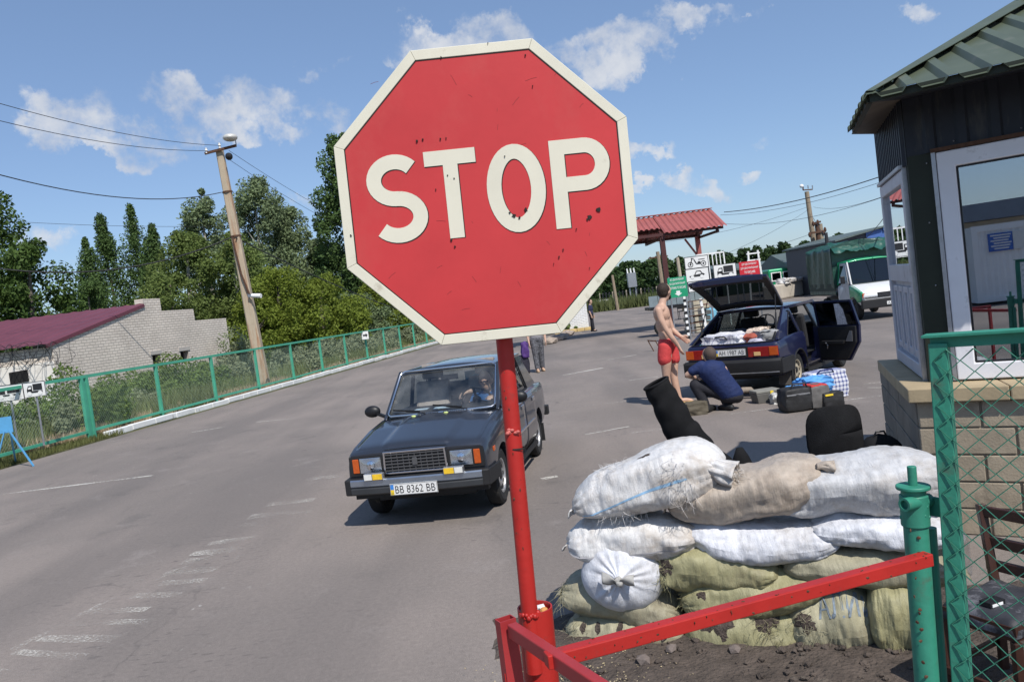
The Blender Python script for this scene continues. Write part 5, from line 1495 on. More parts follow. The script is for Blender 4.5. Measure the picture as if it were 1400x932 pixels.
# ================================================================== RED BARRIER (sleeve, rails)
BZ = 1.21
sc_ = A(731, 829, 2.03)
bar = thing('red_barrier', 'red steel barrier of a wide pipe sleeve, corner post and two rails', 'barrier', (sc_.x, sc_.y, 0))
bot = A(741, 935, 2.03)
ds_ = (sc_ - bot).normalized()
g0 = sc_ - ds_ * (sc_.z / ds_.z)
mb = MB(); mb.lathe([(.0455, 0.0), (.0455, (sc_ - g0).length), (.0415, (sc_ - g0).length), (.0415, (sc_ - g0).length - .12), (0, (sc_ - g0).length - .12)], g0, ds_, 32); mb.build('pipe_sleeve', M_RED, bar, smooth=40, world=True)
kL = G(703, 862, BZ); kR = G(842, 955, BZ)
rd = (kR - kL).normalized()
M_RAIL = mat('shaded_red_paint', (.33, .030, .032), .45, var=.12, vs=6, bump=.15, bs=50, bdist=.003)  # barrier red darkened to paint in the shade on faces turned from the sun
mb = MB(); mb.bar(kL - rd * .01, kL + rd * .62, .026, .035); mb.build('rail', M_RAIL, bar, world=True, bevel=.003)
j0 = G(764, 898, BZ); j1 = G(1270, 763, BZ)
jd = (j1 - j0).normalized()
mb = MB(); mb.bar(j0 - jd * .03, j1 + jd * .0, .033, .033); mb.build('rail', M_RED, bar, world=True, bevel=.003)
mb = MB(); rr = random.Random(12); nf2 = jd.cross(up); nf2 = -nf2 if nf2.y > 0 else nf2
for k in range(46):
 c = j0.lerp(j1, rr.random()); r = rr.uniform(.0012, .0036); e_ = rr.choice((0, 1))
 lump(mb, c + (nf2 * .0168 + up * rr.uniform(-.014, .014) if e_ else nf2 * rr.uniform(-.014, .015) + up * .0168), (r * 1.6, r * .5 if e_ else r, r if e_ else r * .4), k)
for k in range(16):
 c = pb0.lerp(pt0, rr.random()); a = rr.uniform(-2.6, -.5); r = rr.uniform(.001, .003); lump(mb, c + Vector((math.cos(a) * .0215, math.sin(a) * .0215, 0)), (r, r * .5, r * 1.7), k)
kind(mb.build('paint_chips', M_RUST, bar, world=True), 'stuff')
ep = kL + rd * .60; mb = MB(); mb.bar((ep.x, ep.y, 0), (ep.x, ep.y, BZ - .018), .026, .035, up=(0, 1, 0)); mb.build('end_post', M_RAIL, bar, world=True)
cp = kL + Vector((-.006, .005, 0)) - rd * .03
mb = MB(); Mq = frame((cp.x, cp.y, 0), rd); zt_ = BZ + .021
mb.ring([(-.015, -.022), (.015, -.022), (.015, .022), (-.015, .022)], [(-.012, -.019), (.012, -.019), (.012, .019), (-.012, .019)], Matrix.Translation((cp.x, cp.y, 0)) @ Matrix.Rotation(math.atan2(rd.y, rd.x), 4, 'Z'), 0, zt_)
mb.build('corner_post', M_RAIL, bar, world=True)
mb = MB(); q = cp - Vector((.012, .0, 0)); mb.bar((q.x, q.y, 0), (q.x, q.y, BZ - .11), .012, .035, up=(0, 1, 0)); mb.build('flat_bar', M_RED, bar, world=True)
for i, (dx, dy, col, r) in enumerate([(.012, .022, (.75, .75, .75), .014), (.024, .004, (.62, .30, .10), .011), (-.022, .012, (.70, .72, .78), .013), (-.005, .03, (.5, .5, .48), .012)]):
 mb = MB(); lump(mb, (0, 0, 0), (r * 1.3, r, r * .6), 70 + i)
 o = tag(mb.build('litter', mat('litter_%d' % i if False else ('scrap_paper', 'scrap_orange', 'scrap_foil', 'scrap_grey')[i], col, .7), recalc=False), ('crumpled white scrap of litter in the top of the red pipe sleeve', 'orange scrap of litter in the top of the red pipe sleeve', 'pale foil scrap at the left inside the red pipe sleeve', 'grey scrap at the back inside the red pipe sleeve')[i], 'litter')
 o.location = sc_ + Vector((dx, dy, -.012))
# ================================================================== GREEN GATE POST
GY = 2.12
gp = thing('gate_post', 'green painted pipe gate post with a pin and collar on top', 'gate post', (A(1262, 930, GY).x, GY, 0))
a = A(1248.5, 668, GY); b = A(1258, 800, GY)
dg_ = (a - b).normalized(); base = b - dg_ * (b.z / dg_.z)
mb = MB(); mb.cyl(base, a, .0315, n=28); mb.build('main_pipe', M_GREEN, gp, smooth=50, world=True)
mb = MB(); e = a - dg_ * .10; mb.cyl(e, e + dg_ * .085, .0365, n=28); mb.build('collar_sleeve', M_GREEN, gp, smooth=50, world=True, bevel=.003)
mb = MB(); mb.cyl(a - dg_ * .0, a + dg_ * .011, .0435, n=30); mb.build('collar', M_GREEN, gp, smooth=40, world=True, bevel=.003)
mb = MB(); mb.cyl(a + dg_ * .01, a + dg_ * .062, .0118, n=18); mb.build('pin', M_GREEN, gp, smooth=50, world=True, bevel=.002)
h0 = A(1236, 690, GY - .04); h1 = A(1270, 683, GY + .0)
mb = MB(); mb.lathe([(.0, .012), (.012, .012), (.012, 0), (.018, 0), (.018, (h1 - h0).length), (0, (h1 - h0).length)], h0, (h1 - h0), 18); mb.build('hinge_tube', M_GREEN, gp, smooth=40, world=True)
b2 = Vector((.045, .012, 0)); top2 = a - dg_ * .115 + b2
mb = MB(); mb.cyl(base + b2, top2, .0155, n=16); mb.build('side_pipe', M_GREEN, gp, smooth=50, world=True)
mb = MB(); rr = random.Random(4)
for k in range(24):
 an = rr.uniform(0, 6.28); mb.ball(a - dg_ * .06 + Vector((math.cos(an) * .034, math.sin(an) * .034, rr.uniform(-.02, .05))), rr.uniform(.003, .007), 6, 5)
mb.build('weld', M_GREEN, gp, smooth=180, world=True)
mb = MB()
for k, (px, py) in enumerate([(1258, 833), (1257, 838), (1259, 876), (1254, 850), (1250, 760), (1262, 905), (1252, 790), (1256, 735), (1245, 725), (1260, 860), (1250, 815), (1266, 925)]):
 c = A(px, py, GY - .0325); lump(mb, c, (.006, .002, .005), k)
mb.build('rust_spots', M_RUST, gp, world=True)
# ================================================================== CHAIN LINK GATE LEAF (right)
FZ = 1.78
f0 = G(1283, 458, FZ); f1 = G(1408, 450, FZ)
fd = Vector((f1.x - f0.x, f1.y - f0.y, 0)).normalized()
leaf = thing('chain_link_gate', 'green framed chain link gate leaf standing open at the right edge', 'gate', (f0.x, f0.y, 0))
M_GWIRE = mat('painted_mesh_wire', (.045, .20, .135), .5, var=.25, vs=40)
GL = 1.05
fb = A(1316, 932, f0.y)
lean = Vector(((fb.x - f0.x) / (FZ - fb.z), 0, 0))
def fp(s, z): return Vector((f0.x, f0.y, 0)) + fd * s + up * z + lean * (FZ - z) * 1.0
mb = MB(); mb.bar(fp(0, .06), fp(0, FZ - .02), .04, .045, up=fd); mb.build('stile', M_GREEN, leaf, world=True, bevel=.003)
mb = MB(); mb.bar(fp(GL, .06), fp(GL, FZ - .02), .04, .045, up=fd); mb.build('stile', M_GREEN, leaf, world=True, bevel=.003)
mb = MB(); mb.bar(fp(-.035, FZ), fp(GL + .03, FZ), .062, .006); mb.bar(fp(-.02, FZ - .018), fp(GL, FZ - .018), .008, .03); mb.build('top_rail', M_GREEN, leaf, world=True)
mb = MB(); mb.bar(fp(-.02, .08), fp(GL, .08), .04, .04); mb.build('bottom_rail', M_GREEN, leaf, world=True)
mb = MB(); q0 = A(1268, 690, GY + .01); q1 = fp(0, q0.z); mb.bar(q0, q1, .008, .052); mb.build('bracket', M_GREEN, leaf, world=True)
# woven wire: zigzags that hook each other
nrm = fd.cross(up).normalized()
if nrm.y > 0: nrm = -nrm
pit = .058; half = pit / 2
mb = MB()
k = 0; s = -.012
while s < GL + .01:
 pts = []; z = .09 + (0 if k % 2 else 0)
 q = 0
 while z < FZ - .03:
  ss = s + (pit * .54 if ((q + k) % 2) else -pit * .54) * .5 + pit * .27
  o_ = (.0032 if ((q + k) % 2) else -.0032)
  pts.append(fp(ss, z) + nrm * (.024 + o_)); z += half; q += 1
 mb.tube(pts, .0019, 5, caps=False)
 s += pit * .54; k += 1
mb.build('wire_mesh', M_GWIRE, leaf, world=True, smooth=180, recalc=False)
# ================================================================== OLD CHAIR BEHIND THE GATE LEAF
SZ = .47
cL, cB, cF = G(1279, 824, SZ), G(1360, 789, SZ), G(1389, 858, SZ)
cR = cB + (cF - cL)
M_DWOOD = mat('dark_red_wood', (.045, .018, .012), .4, var=.3, vs=12, spec=.5)
M_MARB = mat('marbled_black_cloth', (.035, .036, .042), .6, var=.4, vs=7, dirt=((.20, .20, .22), .45, 9), bump=.5, bs=18, bdist=.01)
oc = thing('wooden_chair', 'old dark wooden chair with a marbled black seat cloth behind the gate mesh', 'chair', ((cL.x + cR.x) / 2, (cL.y + cR.y) / 2, 0))
mb = MB(); P = []
nn_ = 14
for i in range(nn_ + 1):
 row = []
 for j in range(nn_ + 1):
  u, v = i / nn_, j / nn_
  p = cL.lerp(cB, u) + (cF - cL) * v
  ed = min(u, 1 - u, v, 1 - v)
  row.append((p.x, p.y, SZ + .012 * noise.noise(Vector((u * 4, v * 4, 2))) + .02 * min(1, ed * 6) - (.05 if ed == 0 else 0)))
 P.append(row)
mb.grid(P); o = mb.build('seat_cloth', M_MARB, oc, world=True, smooth=180)
sm = o.modifiers.new('t', 'SOLIDIFY'); sm.thickness = .01
mb = MB(); q = [cL.lerp(cR, .03), cB.lerp(cF, .03), cR.lerp(cL, .03), cF.lerp(cB, .03)]
mb.add([(p.x, p.y, SZ - .07) for p in q] + [(p.x, p.y, SZ - .012) for p in q], [(0, 1, 5, 4), (1, 2, 6, 5), (2, 3, 7, 6), (3, 0, 4, 7), (4, 5, 6, 7), (3, 2, 1, 0)]); mb.build('seat_frame', M_DWOOD, oc, world=True)
for p, o_ in ((cL, cR), (cB, cF), (cR, cL), (cF, cB)):
 q = p.lerp(o_, .05); mb = MB(); mb.bar((q.x, q.y, 0), (q.x, q.y, SZ - .07), .035, .035, up=(0, 1, 0)); mb.build('leg', M_DWOOD, oc, world=True, bevel=.004)
bt = A(1363, 690, cB.y)
for p, o_ in ((cB, cF), (cR, cL)):
 q = p.lerp(o_, .03); mb = MB(); mb.bar((q.x, q.y, SZ - .05), (q.x, q.y + .06, bt.z), .038, .03, up=(0, 1, 0)); mb.build('back_post', M_DWOOD, oc, world=True, bevel=.004)
for dz in (-.03, -.17, -.28):
 a, b = cB.lerp(cF, .03), cR.lerp(cL, .03); mb = MB(); mb.bar((a.x, a.y + .055, bt.z + dz), (b.x, b.y + .055, bt.z + dz), .022, .05); mb.build('back_rail', M_DWOOD, oc, world=True, bevel=.004)
for (p, q) in ((cL, cF), (cL, cB)):
 mb = MB(); a = p.lerp(q, .06); b = p.lerp(q, .94); mb.bar((a.x, a.y, .18), (b.x, b.y, .18), .018, .03); mb.build('stretcher', M_DWOOD, oc, world=True)
pk = G(1357, 826, SZ + .02); t = thing('cigarette_pack', 'black and white cigarette pack lying on the marbled chair seat', 'cigarette pack', pk, .35)
mb = MB(); mb.box((0, 0, .012), (.085, .055, .022)); mb.build('box', M_BLACK, t, bevel=.002)
mb = MB(); mb.box((-.004, -.0285, .010), (.06, .002, .012)); mb.build('warning_label', M_WHITE, t)
bp = G(1318, 785)
t = thing('plastic_bottle', 'clear empty plastic bottle standing by the block base behind the gate mesh', 'bottle', bp)
M_CLEAR = glass_mat('clear_plastic', (.90, .92, .93), refl=.06, rough=.08, smudge=.15)
mb = MB(); mb.lathe([(0, 0), (.042, 0), (.047, .02), (.047, .11), (.043, .12), (.047, .13), (.047, .21), (.03, .27), (.014, .30), (.014, .325)], (0, 0, 0), (0, 0, 1), 20); mb.build('bottle_body', M_CLEAR, t, smooth=60)
mb = MB(); mb.cyl((0, 0, .32), (0, 0, .34), .016, n=14); mb.build('cap', mat('blue_cap', (.05, .15, .5), .4), t)
t = tag(None or (lambda mb: (mb.box((0, 0, .11), (.16, .12, .22)), mb.build('cardboard_box', mat('brown_cardboard', (.26, .17, .11), .85, var=.15), bevel=.006))[1])(MB()), 'small brown cardboard box wedged between the sandbags and the chair', 'box')
t.location = G(1292, 752); t.rotation_euler = (0, 0, .5)
# ================================================================== SANDBAGS
def sack_mat(name, col, stain, amt, rough=.5, sheen=.4):
 m = bpy.data.materials.new(name); m.use_nodes = True
 N = m.node_tree; L = N.links; b = N.nodes['Principled BSDF']
 b.inputs['Roughness'].default_value = rough; b.inputs['Specular IOR Level'].default_value = .35
 tcn = N.nodes.new('ShaderNodeTexCoord')
 def nz(sc, det=6, rg=.6, st=None):
  n = N.nodes.new('ShaderNodeTexNoise'); n.inputs['Scale'].default_value = sc; n.inputs['Detail'].default_value = det; n.inputs['Roughness'].default_value = rg
  if st:
   mp = N.nodes.new('ShaderNodeMapping'); mp.inputs['Scale'].default_value = st; L.new(tcn.outputs['Object'], mp.inputs['Vector']); L.new(mp.outputs[0], n.inputs['Vector'])
  else: L.new(tcn.outputs['Object'], n.inputs['Vector'])
  return n.outputs['Fac']
 def mr(s, a, bb, c, d):
  r = N.nodes.new('ShaderNodeMapRange'); r.inputs['From Min'].default_value = a; r.inputs['From Max'].default_value = bb; r.inputs['To Min'].default_value = c; r.inputs['To Max'].default_value = d
  L.new(s, r.inputs['Value']); return r.outputs[0]
 x = N.nodes.new('ShaderNodeMix'); x.data_type = 'RGBA'; x.inputs['A'].default_value = (*col, 1); x.inputs['B'].default_value = (*stain, 1)
 L.new(mr(nz(3.2, 9, .72), .60 - .25 * amt, .80 - .25 * amt, 0, .9), x.inputs['Factor'])
 w = N.nodes.new('ShaderNodeMix'); w.data_type = 'RGBA'; w.blend_type = 'MULTIPLY'; w.inputs['Factor'].default_value = 1
 L.new(x.outputs['Result'], w.inputs['A'])
 L.new(mr(nz(22, 6, .7, (.6, 1, 1.0)), .3, .7, .82, 1.12), w.inputs['B'])
 L.new(w.outputs['Result'], b.inputs['Base Color'])
 # crinkles across the tube and a fine weave
 k = N.nodes.new('ShaderNodeBump'); k.inputs['Strength'].default_value = .75; k.inputs['Distance'].default_value = .012
 L.new(nz(16, 7, .68, (2.6, .7, .7)), k.inputs['Height'])
 k2 = N.nodes.new('ShaderNodeBump'); k2.inputs['Strength'].default_value = .35; k2.inputs['Distance'].default_value = .003
 L.new(nz(160, 2, .5), k2.inputs['Height']); L.new(k.outputs['Normal'], k2.inputs['Normal']); L.new(k2.outputs['Normal'], b.inputs['Normal'])
 return m
S_WHITE = sack_mat('white_woven_sack', (.66, .65, .64), (.40, .34, .28), .62)
S_WHITE2 = sack_mat('bluish_white_woven_sack', (.63, .64, .68), (.42, .39, .36), .45)
S_GREY = sack_mat('greyish_white_sack', (.55, .55, .555), (.38, .345, .31), .55)
S_BEIGE = sack_mat('beige_sack', (.44, .375, .31), (.33, .26, .20), .5)
S_OLIVE = sack_mat('olive_sack', (.315, .295, .165), (.20, .17, .10), .42, .45)
S_KHAKI = sack_mat('pale_khaki_sack', (.36, .335, .225), (.22, .19, .13), .45)
S_DKOL = sack_mat('dusty_khaki_sack', (.33, .305, .21), (.20, .17, .12), .5)
M_SOIL = mat('sack_soil', (.075, .058, .048), .95, var=.5, vs=30, bump=.9, bs=90, bdist=.02)
M_STRIPE = mat('pale_blue_stripe', (.25, .42, .60), .6, var=.2, vs=20)
M_PRINT = mat('faded_blue_print', (.19, .23, .27), .7, var=.4, vs=25)
SD = Vector((.93, -.37, 0)).normalized()
def yfront(px): return 4.50 - (px - 780) / 460 * .60
class Bag:
 def __init__(s, cx, cy, lpx, tpx, ang, D=.42, dy=.0, seed=1, bend=0.0, taper=(1, 1), power=3.4, twist=0.0, sdir=None, crease=1.0):
  Y = yfront(cx) + D * .42 + dy
  s.c = A(cx, cy, Y); k = Y / F_PX
  s.L, s.H, s.D = lpx * k * 1.05, tpx * k * 1.13, D
  w = math.radians(ang - 7.2)
  d = sdir or SD
  s.ux = (d * math.cos(w) + up * math.sin(w)).normalized()
  s.uy = Vector((-d.y, d.x, 0)).normalized()         # away from the camera
  s.uz = s.ux.cross(s.uy).normalized()
  if s.uz.z < 0: s.uz = -s.uz
  s.seed, s.bend, s.taper, s.p, s.crease = seed, bend, taper, power, crease
 def surf(s, u, v, off=0.0):
  au = min(abs(u), 1.0)
  rH = max(1 - au ** s.p, 0) ** .52; rD = .5 + .5 * max(1 - au ** (s.p + .8), 0) ** .6
  tp = s.taper[0] + (s.taper[1] - s.taper[0]) * (u + 1) / 2
  rH = max(rH * tp, .055); rD = rD * (.6 + .4 * tp)
  cv, sv = math.cos(v), math.sin(v)
  e = .82
  c2 = math.copysign(abs(cv) ** e, cv); s2 = math.copysign(abs(sv) ** e, sv)
  # flattened belly where the bag lies on the one below
  zz = s2 * (.5 if s2 > 0 else .46)
  x = s.L / 2 * u * (1 - .035 * (1 - rH) * math.cos(v * 2)); y = -s.D * .5 * c2 * rD; z = s.H * zz * rH
  q = Vector((u * 2.1 + s.seed * 7.3, cv * 1.3 + s.seed, sv * 1.3))
  n = .034 * noise.noise(q * .9) + .009 * noise.noise(q * 2.2) + .005 * noise.noise(Vector((u * 16 + s.seed, cv * 2.2, sv * 2.2))) * s.crease
  n += (.020 * noise.noise(Vector((math.atan2(sv, cv) * 5 * 0 + cv * 7 + s.seed, sv * 7, u * 1.2)))) * (au ** 3) * s.crease * 1.0
  n += .012 * noise.noise(Vector((u * 4.5, cv * 9 + u * 3, sv * 9 + s.seed * 3))) * au ** 2
  cq = q * 1.5 + Vector((s.seed * 2, 5, u * 1.5)); cc = 1 - abs(noise.noise(cq)) * 3.2
  if cc > 0: n -= .004 * cc * cc * s.crease
  cc = 1 - abs(noise.noise(Vector((u * 5 + s.seed, cv * 1.1 + 9, sv * 1.1)))) * 3.6
  if cc > 0: n -= .004 * cc * cc * s.crease * (.3 + .7 * au)
  n *= min(s.D, s.H * 1.6) / .3
  z += s.bend * (1 - u * u) * s.H + (.5 * n * s2)
  y += -n * c2 * .8
  # outward offset
  p = s.c + s.ux * x + s.uy * (y - off * c2) + s.uz * (z + off * s2)
  return p
 def body(s, parent, m, nu=84, nv=56):
  P = []
  for i in range(nu + 1):
   t = -1 + 2 * i / nu
   u = math.copysign(1 - (1 - abs(t)) ** 1.35, t)
   P.append([s.surf(u, 2 * math.pi * j / nv) for j in range(nv + 1)])
  mb = MB(); mb.grid(P)
  for r in (0, nu):
   b = r * (nv + 1); mb.f.append(tuple(b + j for j in range(nv))); mb.mi.append(0)
  o = mb.build('sack_body', m, parent, world=True, smooth=180)
  # seams: lips at both ends
  return o
 def lip(s, parent, m, end, ext=.03, name='sewn_end'):
  P = []
  for i in range(5):
   row = []
   for j in range(25):
    f = j / 24; y = (f - .5) * s.D * .62
    p = s.c + s.ux * (end * (s.L / 2 * .985 + ext * i / 4)) + s.uy * y + s.uz * (s.H * .035 * noise.noise(Vector((f * 5, s.seed, i * .4))) - .02 * (i / 4) ** 2 * s.H / .2)
    row.append(p)
   P.append(row)
  mb = MB(); mb.grid(P); o = mb.build(name, m, parent, world=True, smooth=180, recalc=False)
  sm = o.modifiers.new('t', 'SOLIDIFY'); sm.thickness = .006
 def threads(s, parent, m, u0, v0, n, ln=.05, su=.06, sv=.5, name='frayed_threads', drop=.6):
  mb = MB(); r = random.Random(s.seed * 31 + n)
  for k in range(n):
   u = u0 + r.gauss(0, su); v = v0 + r.gauss(0, sv)
   u = max(-1, min(1, u))
   p = s.surf(u, v, .001); q = s.surf(u, v, ln) - p
   q = q.normalized() * ln * r.uniform(.3, 1.1)
   w = Vector((r.gauss(0, 1), r.gauss(0, .6), r.gauss(-drop, .7))) * ln * .55
   mb.tube([p, p + q * .5 + w * .3, p + q * .8 + w], [.0013, .0011, .0006], 3)
  return kind(mb.build(name, m, parent, world=True, recalc=False), 'stuff')
 def patch(s, parent, m, u0, v0, ru, rv, name, off=.004, seed=0, rough=.6):
  """ragged patch lying on the sack"""
  rg = random.Random(seed + 5)
  n = 40; rings = 5; rough *= .75
  P = [[s.surf(u0, v0, off * 1.6)] * (n + 1)]
  rad = [1 + rough * noise.noise(Vector((math.cos(6.283 * k / n) * 1.8, math.sin(6.283 * k / n) * 1.8, seed * 3.3))) + rough * .45 * noise.noise(Vector((math.cos(6.283 * k / n) * 5, math.sin(6.283 * k / n) * 5, seed))) + rg.uniform(-.07, .07) for k in range(n)]
  for i in range(1, rings + 1):
   row = []
   for k in range(n + 1):
    a = 6.283 * k / n; f = i / rings * rad[k % n]
    row.append(s.surf(max(-1, min(1, u0 + ru * f * math.cos(a))), v0 + rv * f * math.sin(a), off * (.7 + .5 * noise.noise(Vector((math.cos(a) * f * 4, math.sin(a) * f * 4, seed)))) if i < rings else .0002))
   P.append(row)
  mb = MB(); mb.grid(P); return mb.build(name, m, parent, world=True, smooth=180)
 def line(s, parent, m, u0, u1, v0, v1, w, name, n=40, sag=0.0):
  P = [[], []]
  for i in range(n + 1):
   f = i / n; u = u0 + (u1 - u0) * f; v = v0 + (v1 - v0) * f + sag * math.sin(f * math.pi)
   P[0].append(s.surf(u, v - w / 2, .0022)); P[1].append(s.surf(u, v + w / 2, .0022))
  mb = MB(); mb.grid(P); return mb.build(name, m, parent, world=True, smooth=180)
def sandbag(label, m, **kw):
 b = Bag(**kw); base = b.c - Vector((0, 0, b.H / 2))
 t = thing('sandbag', label, 'sandbag', base, 0, 'sandbags stacked as a breastwork')
 b.t = t; b.m = m; b.body(t, m)
 return b
# bottom course
b = sandbag('olive sandbag at the bottom left of the stack with black slits and frayed edge', S_KHAKI, cx=858, cy=862, lpx=160, tpx=60, ang=6, D=.42, seed=1, dy=.02)
b.lip(b.t, S_KHAKI, -1, .03); b.threads(b.t, S_KHAKI, -.85, .4, 60, .06, .12, .6)
for u in (-.62, -.36, .02): b.patch(b.t, M_SOIL, u, .62, .05, .28, 'torn_slit', .003, int(u * 50) + 60, .4)
b.line(b.t, mat('yellow_green_seam', (.40, .36, .12), .6), .55, .98, -.5, -.3, .25, 'sewn_edge', 12)
b = sandbag('olive sandbag at the bottom middle, torn open twice showing black soil', S_OLIVE, cx=1020, cy=858, lpx=158, tpx=92, ang=2, D=.46, seed=2, power=4.2)
b.patch(b.t, M_SOIL, -.42, .55, .30, .42, 'soil_hole', .006, 1, .8); b.patch(b.t, M_SOIL, .36, .72, .20, .36, 'soil_hole', .006, 2, .8)
b.patch(b.t, M_SOIL, -.2, -.62, .32, .22, 'soil_hole', .004, 3, .9)
b.threads(b.t, S_OLIVE, .42, .5, 50, .05, .12, .25); b.threads(b.t, S_OLIVE, -.2, -.5, 60, .06, .3, .15); b.threads(b.t, S_OLIVE, .5, .05, 40, .05, .15, .2)
b.line(b.t, M_STRIPE, -.90, -.86, 1.0, -1.0, .12, 'blue_band', 14); b.lip(b.t, S_OLIVE, -1, .03)
b = sandbag('khaki sandbag with faded blue lettering at the bottom right of the stack', S_KHAKI, cx=1140, cy=848, lpx=118, tpx=98, ang=14, D=.46, seed=3, power=4.0)
b.patch(b.t, M_SOIL, -.52, .42, .22, .24, 'soil_hole', .004, 5, .8); b.patch(b.t, M_SOIL, .0, -.5, .30, .2, 'soil_hole', .004, 6, .9)
b.threads(b.t, S_KHAKI, -.45, .3, 50, .045, .15, .2); b.threads(b.t, S_KHAKI, .0, -.45, 50, .05, .2, .12)
def bag_text(bg_, txt, u0, u1, v0, v1, m):
 cu = bpy.data.curves.new('t', 'FONT'); cu.body = txt; cu.resolution_u = 3; cu.offset = .012
 to = bpy.data.objects.new('t', cu); COL.objects.link(to); bpy.context.view_layer.update()
 me = bpy.data.meshes.new_from_object(to.evaluated_get(bpy.context.evaluated_depsgraph_get()))
 bm = bmesh.new(); bm.from_mesh(me); bmesh.ops.triangulate(bm, faces=bm.faces); bmesh.ops.subdivide_edges(bm, edges=bm.edges, cuts=2)
 co = [v.co.copy() for v in bm.verts]; bm.verts.index_update(); fs = [tuple(v.index for v in f.verts) for f in bm.faces]; bm.free()
 bpy.data.objects.remove(to, do_unlink=True)
 x0, x1 = min(c.x for c in co), max(c.x for c in co); y0, y1 = min(c.y for c in co), max(c.y for c in co)
 mb = MB(); mb.add([bg_.surf(u0 + (u1 - u0) * (c.x - x0) / (x1 - x0), v0 + (v1 - v0) * (c.y - y0) / (y1 - y0), .0025) for c in co], fs)
 return mb.build('faded_lettering', m, bg_.t, world=True, recalc=False)
bag_text(b, 'АЛИИ', -.22, .93, .42, 1.12, M_PRINT)
b = sandbag('small crumpled olive sandbag end at the bottom right behind the green post', S_OLIVE, cx=1226, cy=840, lpx=72, tpx=92, ang=8, D=.40, seed=4, dy=-.05, crease=.9, power=4.5)
b.threads(b.t, S_OLIVE, -.3, -.9, 50, .06, .3, .3); b.lip(b.t, S_OLIVE, -1, .03)
# second course
b = sandbag('dusty khaki sandbag in shade under the tied white sack, frayed left end', S_DKOL, cx=852, cy=818, lpx=160, tpx=56, ang=-4, D=.44, seed=5, dy=.04)
b.threads(b.t, S_KHAKI, -.97, .3, 70, .07, .04, .7, drop=1.0); b.lip(b.t, S_DKOL, -1, .03)
b = sandbag('olive sandbag running diagonally across the middle of the stack', S_OLIVE, cx=1030, cy=806, lpx=190, tpx=66, ang=14, D=.44, seed=6, taper=(1.1, .85))
b.patch(b.t, M_SOIL, -.62, .5, .06, .2, 'soil_spot', .002, 9, .8); b.patch(b.t, M_SOIL, .1, .7, .05, .1, 'soil_spot', .002, 10, .8); b.threads(b.t, S_OLIVE, -.9, .3, 30, .05)
b.lip(b.t, S_OLIVE, -1, .03)
b = sandbag('khaki grey sandbag under the right white sacks, running behind the post', S_DKOL, cx=1186, cy=767, lpx=215, tpx=56, ang=5, D=.44, seed=7, dy=.02)
b.threads(b.t, S_DKOL, .95, .3, 50, .05); b.lip(b.t, S_DKOL, 1, .04)
# third course: knotted sack end-on and the glossy olive bag
b = sandbag('glossy olive sandbag right of the tied white sack with a torn left end', S_OLIVE, cx=980, cy=769, lpx=164, tpx=66, ang=2, D=.44, seed=8, taper=(1.12, .8))
b.patch(b.t, M_SOIL, -.72, .1, .12, .32, 'soil_hole', .004, 12, .8); b.patch(b.t, M_SOIL, -.45, 1.2, .30, .25, 'soil_stain', .002, 13, .9); b.threads(b.t, S_OLIVE, -.8, -.3, 50, .06, .08, .4)
# white course
b = sandbag('white sandbag at the left of the second course with a sewn lower edge', S_WHITE, cx=870, cy=732, lpx=178, tpx=60, ang=9, D=.46, seed=9, taper=(1.1, .8))
b.lip(b.t, S_WHITE, -1, .03); b.lip(b.t, S_WHITE, 1, .03); b.line(b.t, mat('grey_seam_thread', (.36, .35, .36), .7), -.95, .9, -.35, -.2, .06, 'seam', 40)
b = sandbag('bright bluish white sandbag in the centre of the second course', S_WHITE2, cx=1042, cy=724, lpx=196, tpx=54, ang=4, D=.46, seed=10, bend=-.25, crease=1.2)
b.threads(b.t, S_WHITE2, -.97, .3, 30, .04, .03, .5)
b = sandbag('bright white sandbag at the right of the second course behind the post', S_WHITE2, cx=1200, cy=719, lpx=170, tpx=52, ang=5, D=.46, seed=11, taper=(.85, 1.05), crease=1.2, dy=-.01)
b.lip(b.t, S_WHITE2, 1, .03); b.lip(b.t, S_WHITE2, -1, .03)
# top course
b = sandbag('large grey white sandbag at the top right of the stack', S_GREY, cx=1166, cy=664, lpx=232, tpx=80, ang=10, D=.50, seed=12, taper=(.75, 1.1), bend=.04)
b.threads(b.t, S_GREY, -.95, -.3, 30, .04, .04, .5)
b = sandbag('beige sandbag in the middle of the top course', S_BEIGE, cx=1018, cy=664, lpx=204, tpx=66, ang=17, D=.48, seed=13, taper=(.95, 1.05), bend=-.12)
b.lip(b.t, S_BEIGE, -1, .02)
def ruffle(n0, n1, r0, r1, name, m, parent, seed=0):
 P = []; d = (n1 - n0).normalized(); q = d.cross(Vector((0, 1, 0))).normalized(); w = d.cross(q)
 for i in range(15):
  row = []; f = i / 14
  for j in range(33):
   a = 6.2832 * (j % 32) / 32; c = n0.lerp(n1, f) + up * (.012 * math.sin(f * 3))
   r = (r0 + (r1 - r0) * f ** 1.4) * (1 + (.15 + .5 * f) * noise.noise(Vector((math.cos(a) * 2.5, math.sin(a) * 2.5, f * 2 + seed))) + (.05 + .13 * f) * math.sin(a * 7 + f * 3))
   row.append(c + q * (r * .62 * math.cos(a)) + w * (r * math.sin(a)))
  P.append(row)
 mb = MB(); mb.grid(P); o = mb.build(name, m, parent, world=True, smooth=180, recalc=False); sm = o.modifiers.new('t', 'SOLIDIFY'); sm.thickness = .004
ruffle(b.surf(.93, .9), b.surf(1, .6) + SD * .055 + up * .025, .022, .050, 'gathered_neck', S_BEIGE, b.t, 3)
b = sandbag('white sandbag with a thin blue stripe at the top left, neck loosely tied', S_WHITE, cx=886, cy=662, lpx=206, tpx=76, ang=21, D=.50, seed=14, taper=(.85, 1.1), bend=.05, dy=-.03)
b.lip(b.t, S_WHITE, -1, .03)
